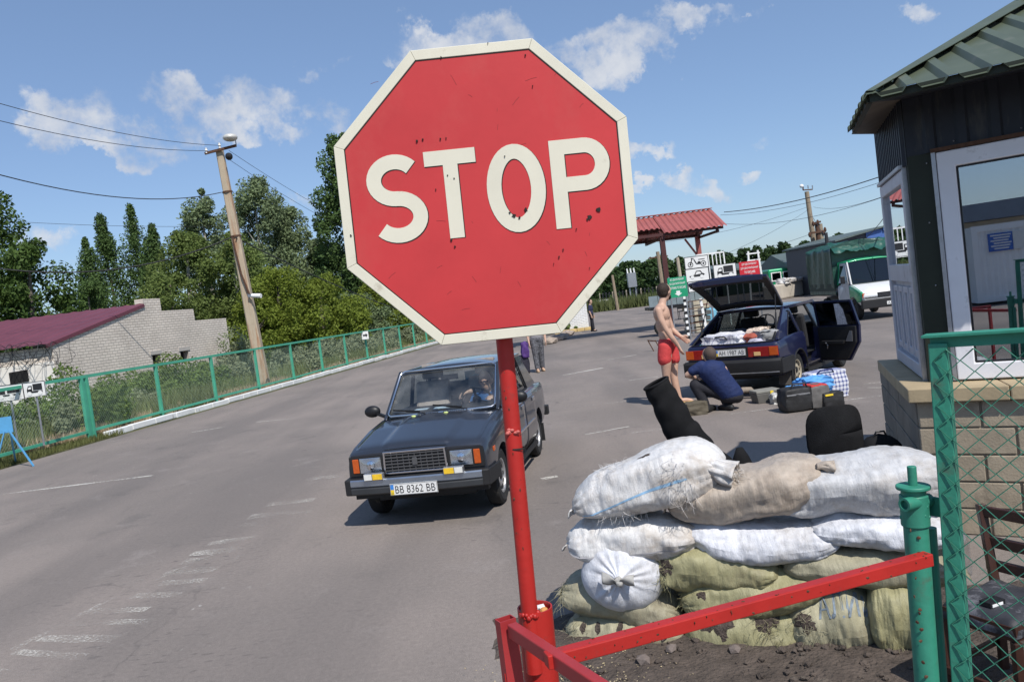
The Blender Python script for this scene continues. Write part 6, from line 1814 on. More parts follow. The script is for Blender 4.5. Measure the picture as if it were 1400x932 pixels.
b.line(b.t, M_STRIPE, -.96, .62, -.45, .02, .05, 'blue_stripe', 50, sag=.12)
b.threads(b.t, S_WHITE, .5, -.1, 130, .04, .10, .4); b.threads(b.t, S_WHITE, -.35, 1.35, 50, .03, .12, .2); b.threads(b.t, S_WHITE, -.4, -.9, 50, .05, .15, .2)
b.patch(b.t, M_SOIL, .15, 1.15, .10, .08, 'soil_smear', .0015, 15, 1.0)
n0, n1 = A(948, 636, b.c.y - .20), A(1006, 650, b.c.y - .30)
ruffle(n0, n1, .050, .105, 'tied_neck', S_WHITE, b.t)
mb = MB(); rr = random.Random(2)
for k in range(150):
 c = n1 + Vector((rr.gauss(0, .02), rr.gauss(-.01, .03), rr.gauss(0, .024))); d = Vector((rr.gauss(.7, 1), rr.gauss(-.4, .8), rr.gauss(-.4, .8))).normalized() * rr.uniform(.01, .04)
 mb.tube([c, c + d * .6, c + d + Vector((0, 0, -.006))], [.0014, .001, .0006], 3)
kind(mb.build('frayed_threads', S_WHITE, b.t, world=True, recalc=False), 'stuff')
# tied sack seen end-on
Yk = yfront(848) - .04
kc = A(848, 790, Yk)
t = thing('sandbag', 'white sandbag seen end-on with a knotted mouth, left of the third course', 'sandbag', kc - Vector((0, 0, .16)), 0, 'sandbags stacked as a breastwork')
P = []
axk = Vector((-.25, -.95, .16)).normalized(); qx = axk.cross(up).normalized() * -1; qz = qx.cross(axk) * 1.0
if qz.z < 0: qz = -qz
prof = [(.020, -.050), (.026, -.020), (.040, -.002), (.07, .006), (.105, .020), (.140, .045), (.168, .085), (.183, .14), (.187, .22), (.180, .32), (.14, .40), (.05, .43), (.001, .435)]
for (r, o_) in prof:
 row = []
 for j in range(97):
  a = 6.2832 * (j % 96) / 96
  fold = (math.sin(a * 13 + 2.2 * math.sin(a * 3)) * .5 + .5 * noise.noise(Vector((math.cos(a) * 6, math.sin(a) * 6, 3)))) * .011 * max(0, 1 - abs(r - .085) / .11)
  sq = 1 - .10 * abs(math.sin(2 * a)) * 0 + .07 * noise.noise(Vector((math.cos(a) * 1.5, math.sin(a) * 1.5, r * 6)))
  p = kc - axk * (o_ + fold * 1.0 - .03) + (qx * math.cos(a) * 1.30 + qz * math.sin(a) * 1.16) * r * sq
  row.append(p)
 P.append(row)
mb = MB(); mb.grid(P); mb.build('sack_body', S_WHITE2, t, world=True, smooth=180, recalc=True)
M_TIE = mat('grey_rag_tie', (.38, .37, .35), .8, var=.25, vs=20)
kn = kc + axk * .07
mb = MB()
for k in range(5): lump(mb, kn + Vector((.010 * math.cos(k * 1.3), -.004 * k, .010 * math.sin(k * 1.3))), (.022, .018, .020), 120 + k)
mb.build('knot', M_TIE, t, world=True, smooth=180)
for s_ in (-1, 1):
 P = []
 for i in range(9):
  f = i / 8; row = []
  for j in range(7):
   g_ = (j / 6 - .5); wv = .016 + .045 * math.sin(min(f * 1.25, 1) * math.pi * .62)
   row.append(kn + qx * (s_ * (.012 + .075 * f)) + qz * (g_ * wv + .018 * f * (1.2 if s_ < 0 else .2)) + axk * (.012 + .020 * math.sin(g_ * 3 + f * 2)))
  P.append(row)
 mb = MB(); mb.grid(P); o = mb.build('tie_end', M_TIE, t, world=True, smooth=180, recalc=False); sm = o.modifiers.new('t', 'SOLIDIFY'); sm.thickness = .004
# ================================================================== THINGS BEHIND THE SANDBAGS
YB = 5.3
t = thing('black_cloth_roll', 'tall black cloth roll leaning left behind the sandbags with an open top', 'cloth roll', (A(990, 640, YB).x, YB, 0))
path = [A(897, 524, YB), A(912, 552, YB), A(932, 590, YB + .02), A(958, 624, YB + .05), A(1000, 665, YB + .1), A(1030, 760, YB + .1)]
rad = [.090, .098, .115, .128, .15, .17]
P = []
nst = 60
for i in range(nst + 1):
 f = i / nst * (len(path) - 1); k = min(int(f), len(path) - 2); g_ = f - k
 c = path[k].lerp(path[k + 1], g_); r = rad[k] + (rad[k + 1] - rad[k]) * g_
 d = (path[k + 1] - path[k]).normalized(); q = d.cross(Vector((0, 1, 0))).normalized(); w = d.cross(q)
 row = []
 for j in range(37):
  a = 6.2832 * (j % 36) / 36
  rr_ = r * (1 + .07 * noise.noise(Vector((math.cos(a) * 1.5, math.sin(a) * 1.5, f * 1.8))) + .04 * math.sin(f * 9 + 2 * math.cos(a)) + .03 * noise.noise(Vector((math.cos(a) * 5, math.sin(a) * 5, f * 4))))
  row.append(c + (q * math.cos(a) + w * math.sin(a) * .8) * rr_)
 P.append(row)
inner = [[p.lerp(path[0] + (path[1] - path[0]) * .3, .12 + .5 * s_) + (path[1] - path[0]) * (.1 + .9 * s_) for p in P[0]] for s_ in (0, .4, 1)]
mb = MB(); mb.grid(list(reversed(inner)) + P); mb.build('cloth', M_BLACKMAT, t, world=True, smooth=180)
mb = MB(); c0 = path[0]; d = (path[1] - path[0]).normalized(); q = d.cross(Vector((0, 1, 0))).normalized(); w = d.cross(q)
mb.tube([c0 + (q * math.cos(6.283 * k / 24) + w * math.sin(6.283 * k / 24) * .8) * .086 for k in range(25)], .010, 6); mb.build('rolled_rim', M_BLACKMAT, t, world=True, smooth=180)
t = thing('black_bag', 'small pointed black cloth tip showing above the beige sandbag', 'bag', (A(1015, 640, 5.1).x, 5.1, 0))
mb = MB(); c = A(1016, 640, 5.1); mb.tube([(c.x, 5.1, 0), c - Vector((0, 0, .1)), c, A(1013, 624, 5.1), A(1011, 612, 5.1)], [.16, .12, .075, .05, .022], 12); mb.build('cloth', M_BLACKMAT, t, world=True, smooth=180)
yo = 5.35
oc_ = A(1143, 592, yo)
t = thing('office_chair', 'black office chair back showing over the right sandbags', 'chair', (oc_.x, yo, 0))
hw, hh = 37.5 * yo / F_PX, 38 * yo / F_PX
P = []
for i in range(17):
 row = []
 for j in range(33):
  a = 6.2832 * j / 32; f = i / 16
  c, s_ = math.cos(a), math.sin(a); e = .56
  x = math.copysign(abs(c) ** e, c) * hw * f * (1 - .06 * (math.copysign(abs(s_) ** e, s_) * f + 1) / 2); z = math.copysign(abs(s_) ** e, s_) * hh * f
  row.append(oc_ + Vector((x, .05 * (x / hw) ** 2 - .03 * (1 - f * f), z)))
 P.append(row)
mb = MB(); mb.grid(P); o = mb.build('backrest', M_BLACKMAT, t, world=True, smooth=180); sm = o.modifiers.new('t', 'SOLIDIFY'); sm.thickness = .05; sm.offset = 0
mb = MB(); mb.box((oc_.x, yo - .27, .5), (.46, .46, .09)); mb.build('seat', M_BLACKMAT, t, world=True, bevel=.03)
mb = MB(); mb.tube([(oc_.x, yo + .04, oc_.z - .1), (oc_.x, yo + .05, .55), (oc_.x, yo - .2, .46)], .022, 8); mb.build('back_arm', M_BLACK, t, world=True)
mb = MB(); mb.cyl((oc_.x, yo - .25, .1), (oc_.x, yo - .25, .46), .03, n=12); mb.build('pedestal', M_BLACK, t, world=True)
for k in range(5):
 a = 6.283 * k / 5; mb = MB(); mb.bar((oc_.x, yo - .25, .1), (oc_.x + .3 * math.cos(a), yo - .25 + .3 * math.sin(a), .07), .04, .04); mb.ball((oc_.x + .3 * math.cos(a), yo - .25 + .3 * math.sin(a), .035), .034, 10, 7); mb.build('leg', M_BLACK, t, world=True)
ybk = 6.0
c = A(1204, 622, ybk)
t = thing('black_backpack', 'black backpack standing by the booth base behind the sandbags', 'backpack', (c.x, ybk, 0))
hb = A(1204, 592, ybk).z
P = []
for i in range(25):
 f = i / 24; z = hb * f; row = []
 w_ = (.16 * (1 - max(0, (f - .72) / .28) ** 2.2) ** .5 if f < 1 else .005) * (1 + .05 * math.sin(f * 9))
 for j in range(33):
  a = 6.2832 * (j % 32) / 32; q = 1 + .12 * noise.noise(Vector((math.cos(a) * 2, math.sin(a) * 2, f * 4)))
  row.append((c.x + math.copysign(abs(math.cos(a)) ** .7, math.cos(a)) * w_ * q, ybk + math.copysign(abs(math.sin(a)) ** .7, math.sin(a)) * .11 * q * (w_ / .16), z))
 P.append(row)
mb = MB(); mb.grid(P); mb.build('bag_body', M_BLACKMAT, t, world=True, smooth=180)
mb = MB(); mb.tube([(c.x - .05, ybk - .02, hb - .02), (c.x - .03, ybk - .03, hb + .02), (c.x + .03, ybk - .03, hb + .02), (c.x + .05, ybk - .02, hb - .02)], .008, 6); mb.build('handle', M_BLACK, t, world=True)
# ================================================================== VEHICLES
def car_paint(name, col, rough=.3, metal=.35, dust=.15):
 m = mat(name, col, rough, metal, var=.06, vs=3, coat=.8, dirt=((.16, .145, .125), dust, 2.2))
 return m
M_LADA = car_paint('blue_grey_car_paint', (.048, .055, .072), .30, .55, -2)
M_BLUECAR = car_paint('navy_car_paint', (.011, .014, .050), .38, .25, .12)
M_TRIMBLK = mat('matt_black_trim', (.016, .016, .017), .6, var=.15)
M_CARGLASS = glass_mat('windscreen_glass', (.82, .86, .85), refl=.05, rough=.01, smudge=.16)
M_SIDEGLASS = glass_mat('side_window_glass', (.45, .5, .5), refl=.04, rough=.01)
M_DARKGLASS = glass_mat('dark_window_glass', (.10, .11, .12), refl=.05, rough=.02)
M_LAMP = glass_mat('headlamp_glass', (.9, .93, .95), refl=.14, rough=.05)
M_REFL = mat('reflector', (.80, .82, .84), .22, 1.0, var=.05, vs=30)
M_AMBER = mat('amber_lens', (.48, .085, .012), .25, var=.12, vs=40, coat=.5)
M_TAIL = mat('red_tail_lens', (.26, .016, .014), .25, var=.15, vs=30, coat=.5)
M_YELLENS = mat('yellow_fog_lens', (.78, .50, .03), .25, var=.15, vs=30, coat=.5)
M_WLENS = mat('white_fog_lens', (.70, .70, .66), .25, var=.1, vs=30, coat=.5)
M_PLATE = mat('plate_white', (.74, .74, .72), .45, var=.05)
M_FLAGB = mat('flag_blue', (.05, .22, .60), .5, var=0)
M_FLAGY = mat('flag_yellow', (.80, .58, .04), .5, var=0)
M_RIM = mat('steel_rim', (.46, .46, .47), .4, .7, var=.15, vs=20, dirt=((.2, .18, .15), .3, 8))
M_DUSTRIM = mat('dusty_rim', (.42, .37, .28), .7, .1, var=.2, vs=10, dirt=((.16, .12, .08), .3, 9))
M_SEAT = mat('dark_seat_cloth', (.03, .03, .033), .85, var=.2, vs=20)
def ring_pts(zb, hw, zs, cr, z3=.5):
 h = [(0, zb), (.80 * hw, zb), (.93 * hw, zb + .06), (.985 * hw, zb + (z3 - zb) * .55), (hw, z3), (hw * .992, zs - .12), (hw * .972, zs - .03), (hw * .935, zs), (hw * .6, zs + cr * .7), (0, zs + cr)]
 return h + [(-y, z) for y, z in reversed(h[1:-1])]
def loft(stations, z3=.5):
 P = []
 for (x, zb, hw, zs, cr) in stations:
  P.append([(x, y, z) for y, z in ring_pts(zb, hw, zs, cr, z3)])
 n = len(P[0]); mb = MB()
 vs = [p for r in P for p in r]; fs = []
 for i in range(len(P) - 1):
  for j in range(n):
   k = (j + 1) % n
   fs.append((i * n + j, (i + 1) * n + j, (i + 1) * n + k, i * n + k))
 fs.append(tuple(range(n))); m = (len(P) - 1) * n; fs.append(tuple(m + n - 1 - j for j in range(n)))
 mb.add(vs, fs); return mb
def interp_st(st, x):
 st = sorted(st)
 for a, b in zip(st, st[1:]):
  if a[0] <= x <= b[0]:
   f = (x - a[0]) / (b[0] - a[0]); return [a[i] + (b[i] - a[i]) * f for i in range(5)]
 return list(st[0] if x < st[0][0] else st[-1])
def side_y(st, x, z, z3=.5):
 _, zb, hw, zs, cr = interp_st(st, x)
 pr = [(zb, .80), (zb + .06, .93), (zb + (z3 - zb) * .55, .985), (z3, 1.0), (zs - .12, .992), (zs - .03, .972), (zs, .935)]
 for (za, a), (zc, c) in zip(pr, pr[1:]):
  if z <= zc: return hw * (a + (c - a) * max(0, (z - za)) / (zc - za))
 return hw * .935
def skin_patch(st, x0, x1, z0, z1, sgn, off, name, m, parent, nx=10, nz_=8, zt=None):
 P = []
 for i in range(nx + 1):
  x = x0 + (x1 - x0) * i / nx; row = []
  for j in range(nz_ + 1):
   zz1 = (zt(x) if zt else z1); z = z0 + (zz1 - z0) * j / nz_
   row.append((x, sgn * (side_y(st, x, z) + off), z))
  P.append(row)
 mb = MB(); mb.grid(P); o = mb.build(name, m, parent, smooth=40)
 sm = o.modifiers.new('t', 'SOLIDIFY'); sm.thickness = .012; sm.offset = -1
 return o
def arch_cut(o, xs, r, hw, zc):
 cs = []
 for x in xs:
  for s in (-1, 1):
   mb = MB(); mb.cyl((x, s * (hw - .28), zc), (x, s * (hw + .2), zc), r, n=32); cs.append(mb.build('c', M_TRIMBLK))
 return cs
def make_wheel(parent, x, y, r, w, side, rim=M_RIM, name='wheel', cap=M_BLACK, hub=True):
 t = bpy.data.objects.new(name, None); COL.objects.link(t); t.parent = parent; t.location = (x, y, r); t.empty_display_size = .2
 ROOT[t.name] = Vector()
 ax = (0, side, 0); rr = r * .60
 mb = MB(); mb.lathe([(rr, -w * .42), (r * .86, -w * .5), (r * .965, -w * .40), (r, -w * .25), (r, w * .25), (r * .965, w * .40), (r * .86, w * .5), (rr, w * .42), (rr * .98, 0), (rr, -w * .42)], (0, 0, 0), ax, 36); mb.build('tyre', M_TYRE, t, smooth=35)
 mb = MB(); mb.lathe([(rr * 1.01, w * .43), (rr * .94, w * .40), (rr * .90, w * .25), (rr * .80, w * .22), (rr * .62, w * .31), (rr * .34, w * .33), (rr * .30, w * .24), (0, w * .24)], (0, 0, 0), ax, 36); mb.build('rim', rim, t, smooth=40)
 mb = MB()
 for k in range(10):
  a = 6.2832 * k / 10; c = Vector((math.cos(a) * rr * .71, side * w * .268, math.sin(a) * rr * .71))
  mb.cyl(c - Vector((0, side * .01, 0)), c + Vector((0, side * .012, 0)), rr * .115, n=10)
 kind(mb.build('rim_holes', M_BLACK, t), 'stuff')
 mb = MB(); mb.lathe([(rr * .26, w * .24), (rr * .24, w * .36), (rr * .12, w * .40), (0, w * .40)], (0, 0, 0), ax, 20); mb.build('hub_cap', cap, t, smooth=50)
 return t
def plate(parent, M, txt, w=.52, h=.112, flag=True):
 mb = MB(); mb.prism([(-w / 2, -h / 2), (w / 2, -h / 2), (w / 2, h / 2), (-w / 2, h / 2)], M, -.006, 0); p = mb.build('number_plate', M_PLATE, parent, bevel=.002)
 mb = MB(); mb.ring([(-w / 2 + .003, -h / 2 + .003), (w / 2 - .003, -h / 2 + .003), (w / 2 - .003, h / 2 - .003), (-w / 2 + .003, h / 2 - .003)], [(-w / 2 + .006, -h / 2 + .006), (w / 2 - .006, -h / 2 + .006), (w / 2 - .006, h / 2 - .006), (-w / 2 + .006, h / 2 - .006)], M, .0, .0012); mb.build('plate_border', M_TRIMBLK, p)
 if flag:
  x = -w / 2 + .008
  mb = MB(); mb.prism([(x, 0), (x + .036, 0), (x + .036, h / 2 - .008), (x, h / 2 - .008)], M, .0004, .0014); mb.build('flag_blue', M_FLAGB, p)
  mb = MB(); mb.prism([(x, -h / 2 + .008), (x + .036, -h / 2 + .008), (x + .036, 0), (x, 0)], M, .0004, .0014); mb.build('flag_yellow', M_FLAGY, p)
  M2 = M @ Matrix.Translation((x + .018, -h / 4 - .004, 0)); text_obj('UA', M2, .024, .02, .0020, M_TRIMBLK, 'lettering', p)
 M3 = M @ Matrix.Translation((.018 if flag else 0, 0, 0)); text_obj(txt, M3, w * .84, h * .66, .0020, M_TRIMBLK, 'lettering', p, bold=-.004)
 return p
def steering(parent, c, r=.19, tilt=55):
 t = math.radians(tilt); ax = Vector((-math.sin(t), 0, math.cos(t))); q = Vector((0, 1, 0)); w = ax.cross(q)
 c = Vector(c); mb = MB()
 mb.tube([c + (q * math.cos(6.2832 * k / 28) + w * math.sin(6.2832 * k / 28)) * r for k in range(29)], .013, 8)
 for a in (.3, 2.84, 4.71): mb.bar(c, c + (q * math.cos(a) + w * math.sin(a)) * r, .03, .012)
 mb.cyl(c - ax * .02, c + ax * .015, .055, n=14); mb.cyl(c, c - ax * .3, .02, n=8)
 return mb.build('steering_wheel', M_BLACK, parent, smooth=40)
def bent_pane(name, c4, m, parent, bow=.03, ax=(1, 0, 0), n=8):
 """pane between four corners (bl, br, tr, tl) bowed outwards"""
 bl, br, tr, tl = [Vector(c) for c in c4]; P = []
 for i in range(n + 1):
  f = i / n; row = []
  for j in range(5):
   g_ = j / 4; p = bl.lerp(br, f).lerp(tl.lerp(tr, f), g_) + Vector(ax) * bow * 4 * f * (1 - f); row.append(p)
  P.append(row)
 mb = MB(); mb.grid(P); return mb.build(name, m, parent, smooth=180, recalc=False)
def seat(parent, x, y, z, m=M_SEAT, h=.55, head=True):
 mb = MB(); mb.bar((x, y, z), (x - .14, y, z + h), .46, .12, up=(1, 0, 0)); o = mb.build('seat_back', m, parent, bevel=.04)
 if head:
  mb = MB(); mb.bar((x - .15, y, z + h + .03), (x - .18, y, z + h + .2), .26, .10, up=(1, 0, 0)); mb.cyl((x - .14, y - .06, z + h - .02), (x - .15, y - .06, z + h + .06), .008, n=6); mb.cyl((x - .14, y + .06, z + h - .02), (x - .15, y + .06, z + h + .06), .008, n=6); mb.build('head_rest', m, parent, bevel=.035)
 return o
# ------------------------------------------------------------------ dark sedan driving towards us
lada = thing('sedan_car', 'dark blue grey boxy sedan with amber turn lamps driving towards the sign', 'car', (-.715, 9.304, 0), -1.766, scale=.958)
lada.scale = (.958, .905, .985)
LST = [(-2.06, .46, .735, .84, .012), (-2.02, .39, .775, .885, .015), (-1.7, .30, .80, .905, .02), (-1.2, .22, .81, .915, .02), (0, .20, .81, .915, .02), (.75, .22, .81, .915, .03),
 (1.2, .24, .805, .872, .032), (1.70, .30, .79, .785, .026), (1.80, .35, .778, .760, .020), (1.835, .38, .768, .735, .010)]
body = loft(LST).build('body', M_LADA, lada, smooth=40)
cs = arch_cut(body, (1.212, -1.212), .335, .81, .30)
for c in cs: c.parent = lada
cut(body, cs)
mb = MB(); mb.box((0, 0, .38), (2.0, 1.2, .3)); mb.box((1.212, 0, .42), (.8, 1.1, .4)); mb.box((-1.3, 0, .42), (1.0, 1.1, .4)); mb.build('underbody', M_TRIMBLK, lada)
# black sheet at belt height, stands in for the dark shaded cabin
mb = MB(); mb.add([(.74, -.70, .942), (.74, .70, .942), (-1.45, .70, .942), (-1.45, -.70, .942)], [(0, 1, 2, 3)]); mb.build('cabin_bottom', M_TRIMBLK, lada)
def topz(x, y):
 _, zb, hw, zs, cr = interp_st(LST, x); a = abs(y) / hw
 return zs + cr * (1 - min(a / .935, 1) ** 1.6)
# bonnet with raised middle
P = []
for i in range(21):
 x = .80 + (1.822 - .80) * i / 20; row = []
 for j in range(33):
  y = -.70 + 1.40 * j / 32; k = max(0, min(1, (.385 + .02 * (1.8 - x) - abs(y)) / .03))
  row.append((x, y * (1 - .012 * max(0, i - 17)), topz(x, y) + .007 + .016 * k * k * (3 - 2 * k) - (.010 if i == 20 else 0)))
 P.append(row)
mb = MB(); mb.grid(P); o = mb.build('bonnet', M_LADA, lada, smooth=35); sm = o.modifiers.new('t', 'SOLIDIFY'); sm.thickness = .01; sm.offset = -1
# doors, boot lid
for s in (1, -1):
 for (xa, xb) in ((-.24, .74), (-1.02, -.26)):
  d = skin_patch(LST, xa + .006, xb - .006, .30, .895, s, .006, 'door', M_LADA, lada, zt=None)
  mb = MB(); xh = xa + .13; yh = s * (side_y(LST, xh, .80) + .012); mb.box((xh, yh, .80), (.15, .016, .05)); mb.build('door_handle', M_CHROME, d, bevel=.005)
 mb = MB(); P = [[], []]
 for i in range(20):
  x = -1.95 + 3.0 * i / 19
  if -.87 > x > -1.56: continue
  for k, dz in enumerate((-.012, .012)): P[k].append((x, s * (side_y(LST, x, .56) + .010), .56 + dz))
 mb.bar((.83, s * (side_y(LST, .8, .55) + .010), .55), (-.84, s * (side_y(LST, -.8, .55) + .010), .55), .012, .022); mb.build('side_moulding', M_CHROME, lada)
 mb = MB(); mb.bar((.86, s * .795, .245), (-.86, s * .795, .245), .03, .05); mb.build('sill_trim', M_TRIMBLK, lada)
 yq = s * (side_y(LST, 1.56, .70) + .004); mb = MB(); mb.box((1.56, yq, .64), (.075, .02, .05)); mb.build('side_repeater', M_AMBER, lada, bevel=.008)
 # wheels
 make_wheel(lada, 1.212, s * .685, .292, .17, s, M_RIM); make_wheel(lada, -1.212, s * .685, .292, .17, s, M_RIM)
 mb = MB(); mb.box((-1.56, s * .70, .25), (.015, .19, .24)); mb.build('mud_flap', M_TRIMBLK, lada)
 # mirrors
 mb = MB(); mb.ball((.60, s * .93, 1.01), (.055, .105, .068), 16, 10); mb.bar((.62, s * .76, .94), (.61, s * .86, .98), .05, .03); mb.build('door_mirror', M_BLACK, lada, smooth=60)
# roof and pillars
def ysd(z): return .735 - (z - .92) * (.735 - .632) / .45
P = []
for i in range(15):
 x = .20 - 1.28 * i / 14; row = []
 for j in range(21):
  y = -1 + 2 * j / 20; hwr = .645 - .02 * abs(i - 7) / 7
  e = 4 * (i / 14) * (1 - i / 14)
  row.append((x, y * hwr, 1.372 + .062 * (1 - abs(y) ** 2.6) * (.55 + .45 * e ** .5)))
 P.append(row)
mb = MB(); mb.grid(P); o = mb.build('roof', M_LADA, lada, smooth=180); sm = o.modifiers.new('t', 'SOLIDIFY'); sm.thickness = .03; sm.offset = -1
mb = MB(); mb.grid([[(p[0], p[1] * .98, p[2] - .045) for p in r] for r in P]); mb.build('headliner', mat('grey_headlining', (.12, .12, .12), .9), lada)
for s in (1, -1):
 mb = MB(); mb.bar((.79, s * .70, .91), (.215, s * .640, 1.385), .04, .045, up=(1, 0, .8)); mb.build('front_pillar', M_LADA, lada, bevel=.008)
 mb = MB(); mb.bar((-.27, s * .735, .91), (-.26, s * .635, 1.38), .03, .07, up=(1, 0, 0)); mb.build('centre_pillar', M_TRIMBLK, lada)
 mb = MB(); mb.bar((.20, s * .652, 1.368), (-1.06, s * .640, 1.368), .03, .035); mb.build('drip_rail', M_LADA, lada)
 mb = MB(); q = [(-.98, .905), (-.84, 1.375), (-1.08, 1.385), (-1.60, .92)]
 vs = [(x, s * ysd(z), z) for x, z in q] + [(x, s * (ysd(z) - .05), z) for x, z in q]
 mb.add(vs, [(0, 1, 2, 3), (7, 6, 5, 4)] + [(i, 4 + i, 4 + (i + 1) % 4, (i + 1) % 4) for i in range(4)]); mb.build('rear_pillar', M_LADA, lada, bevel=.006)
 for nm, q in (('front_side_window', [(.70, .935), (.19, 1.36), (-.24, 1.365), (-.25, .935)]), ('rear_side_window', [(-.29, .935), (-.285, 1.365), (-.80, 1.36), (-.95, .935)])):
  mb = MB(); mb.add([(x, s * (ysd(z) - .012), z) for x, z in q], [(0, 1, 2, 3)]); w_ = mb.build(nm, M_SIDEGLASS, lada)
  mb = MB(); mb.tube([(x, s * (ysd(z) + .002), z) for x, z in q + q[:1]], .009, 5); mb.build('window_trim', M_CHROME if nm[0] == 'f' else M_TRIMBLK, w_)
 mb = MB(); mb.bar((.70, s * .745, .918), (-.97, s * .745, .918), .012, .018); mb.build('belt_trim', M_CHROME, lada)
bent_pane('windscreen', [(.765, -.67, .935), (.765, .67, .935), (.225, .620, 1.375), (.225, -.620, 1.375)], M_CARGLASS, lada, .05)
mb = MB()
def wsp(f, g_, dx=.020):
 bl, br, tr, tl = Vector((.765, -.67, .935)), Vector((.765, .67, .935)), Vector((.225, .620, 1.375)), Vector((.225, -.620, 1.375))
 return bl.lerp(br, f).lerp(tl.lerp(tr, f), g_) + Vector((.05 * 4 * f * (1 - f) + dx, 0, dx))
pts = [wsp(f, 0) for f in np.linspace(.03, .97, 12)] + [wsp(1, g_) for g_ in (.05, .5, .93)] + [wsp(f, 1) for f in np.linspace(.96, .04, 12)] + [wsp(0, g_) for g_ in (.93, .5, .05)]
mb.tube(pts + pts[:1], .013, 6); mb.build('windscreen_trim', M_CHROME, lada, smooth=60)
bent_pane('rear_window', [(-1.53, .63, .95), (-1.53, -.63, .95), (-1.08, -.61, 1.375), (-1.08, .61, 1.375)], M_SIDEGLASS, lada, -.04)
# cowl: grille slots, wipers, washers
mb = MB()
for s, c in ((1, -.14), (1, .18)):
 for k in range(12): mb.box((.835, c - .12 + k * .022, topz(.835, 0) + .025), (.05, .010, .006))
mb.build('cowl_slots', M_BLACK, lada)
for s in (-.30, .10):
 mb = MB(); mb.ball((.90, s, topz(.9, s) + .025), (.018, .03, .010), 10, 6); mb.build('washer_nozzle', mat('lime_nozzle', (.62, .72, .25), .4), lada, smooth=180)
for y0, y1, g0, g1 in ((-.18, -.62, .02, .13), (.34, -.10, .03, .17)):
 a = wsp((y0 + .67) / 1.34, 0, .03); b = wsp((y1 + .67) / 1.34, g1, .022); mb = MB(); mb.tube([a + Vector((.04, 0, -.02)), a, a.lerp(b, .6)], .007, 6)
 d = wsp((y0 + .67 - .05) / 1.34, .10, .018); mb.bar(a.lerp(b, .15) + Vector((-.0, 0, .015)), b, .010, .016); mb.build('wiper', M_BLACK, lada)
# dashboard and what lies on it, seats, wheel, mirror
mb = MB(); mb.bar((.60, -.66, .955), (.60, .66, .955), .22, .05); mb.build('dashboard', M_TRIMBLK, lada, bevel=.015)
mb = MB(); mb.box((.66, .0, .985), (.12, .22, .008)); mb.box((.64, -.28, .985), (.10, .16, .006)); mb.build('papers', mat('pale_blue_papers', (.55, .66, .76), .7, var=.2, vs=20), lada)
steering(lada, (.40, .36, 1.0), .19)
M_TANSEAT = mat('grey_beige_seat', (.34, .30, .27), .85, var=.2, vs=12)
seat(lada, -.05, -.36, .80, M_TANSEAT, .42); seat(lada, -.05, .36, .80, M_TANSEAT, .42)
mb = MB(); mb.bar((-.95, -.60, .98), (-.95, .60, .98), .16, .28); mb.build('rear_seat', M_TANSEAT, lada, bevel=.04)
mb = MB(); mb.box((.24, 0, 1.28), (.02, .22, .06)); mb.build('interior_mirror', M_BLACK, lada)
mb = MB(); mb.box((-1.02, .1, 1.12), (.02, .5, .22)); mb.box((-1.1, .48, 1.1), (.02, .2, .2)); mb.build('sun_screen', mat('sky_blue_screen', (.12, .42, .60), .6, var=.3, vs=8), lada)
# nose
FX = 1.838
def nose(poly, d0, d1, name, m, parent=lada, bevel=0):
 """polygon (y,z) on the nose, thickness along x"""
 M = Matrix(((0, 0, 1, FX), (1, 0, 0, 0), (0, 1, 0, 0), (0, 0, 0, 1)))
 mb = MB(); mb.prism(poly, M, d0, d1); return mb.build(name, m, parent, bevel=bevel)
def rect(y0, y1, z0, z1): return [(y0, z0), (y1, z0), (y1, z1), (y0, z1)]
nose(rect(-.735, .735, .525, .712), .0, .006, 'nose_panel', M_TRIMBLK)
gr = nose(rect(-.34, .34, .535, .728), .006, .016, 'grille', M_BLACK)
Mn = Matrix(((0, 0, 1, FX), (1, 0, 0, 0), (0, 1, 0, 0), (0, 0, 0, 1)))
mb = MB(); mb.ring([(-.355, .530), (.355, .530), (.345, .752), (-.345, .752)], [(-.332, .548), (.332, .548), (.325, .734), (-.325, .734)], Mn, .008, .040); mb.build('grille_frame', M_CHROME, gr, bevel=.004)
M_SLAT = mat('grey_grille_slat', (.15, .15, .155), .35, .6, var=.05)
for k in range(6):
 z = .564 + k * .031; nose(rect(-.327, .327, z - .005, z + .005), .016, .034, 'grille_slat', M_SLAT, gr)
for k in range(9):
 y = -.26 + k * .065; nose(rect(y - .004, y + .004, .548, .734), .016, .028, 'grille_bar', M_SLAT, gr)
nose([(-.028, .605), (.028, .605), (.028, .664), (.02, .678), (-.02, .678), (-.028, .664)], .03, .044, 'badge', M_SLAT, gr, .003)
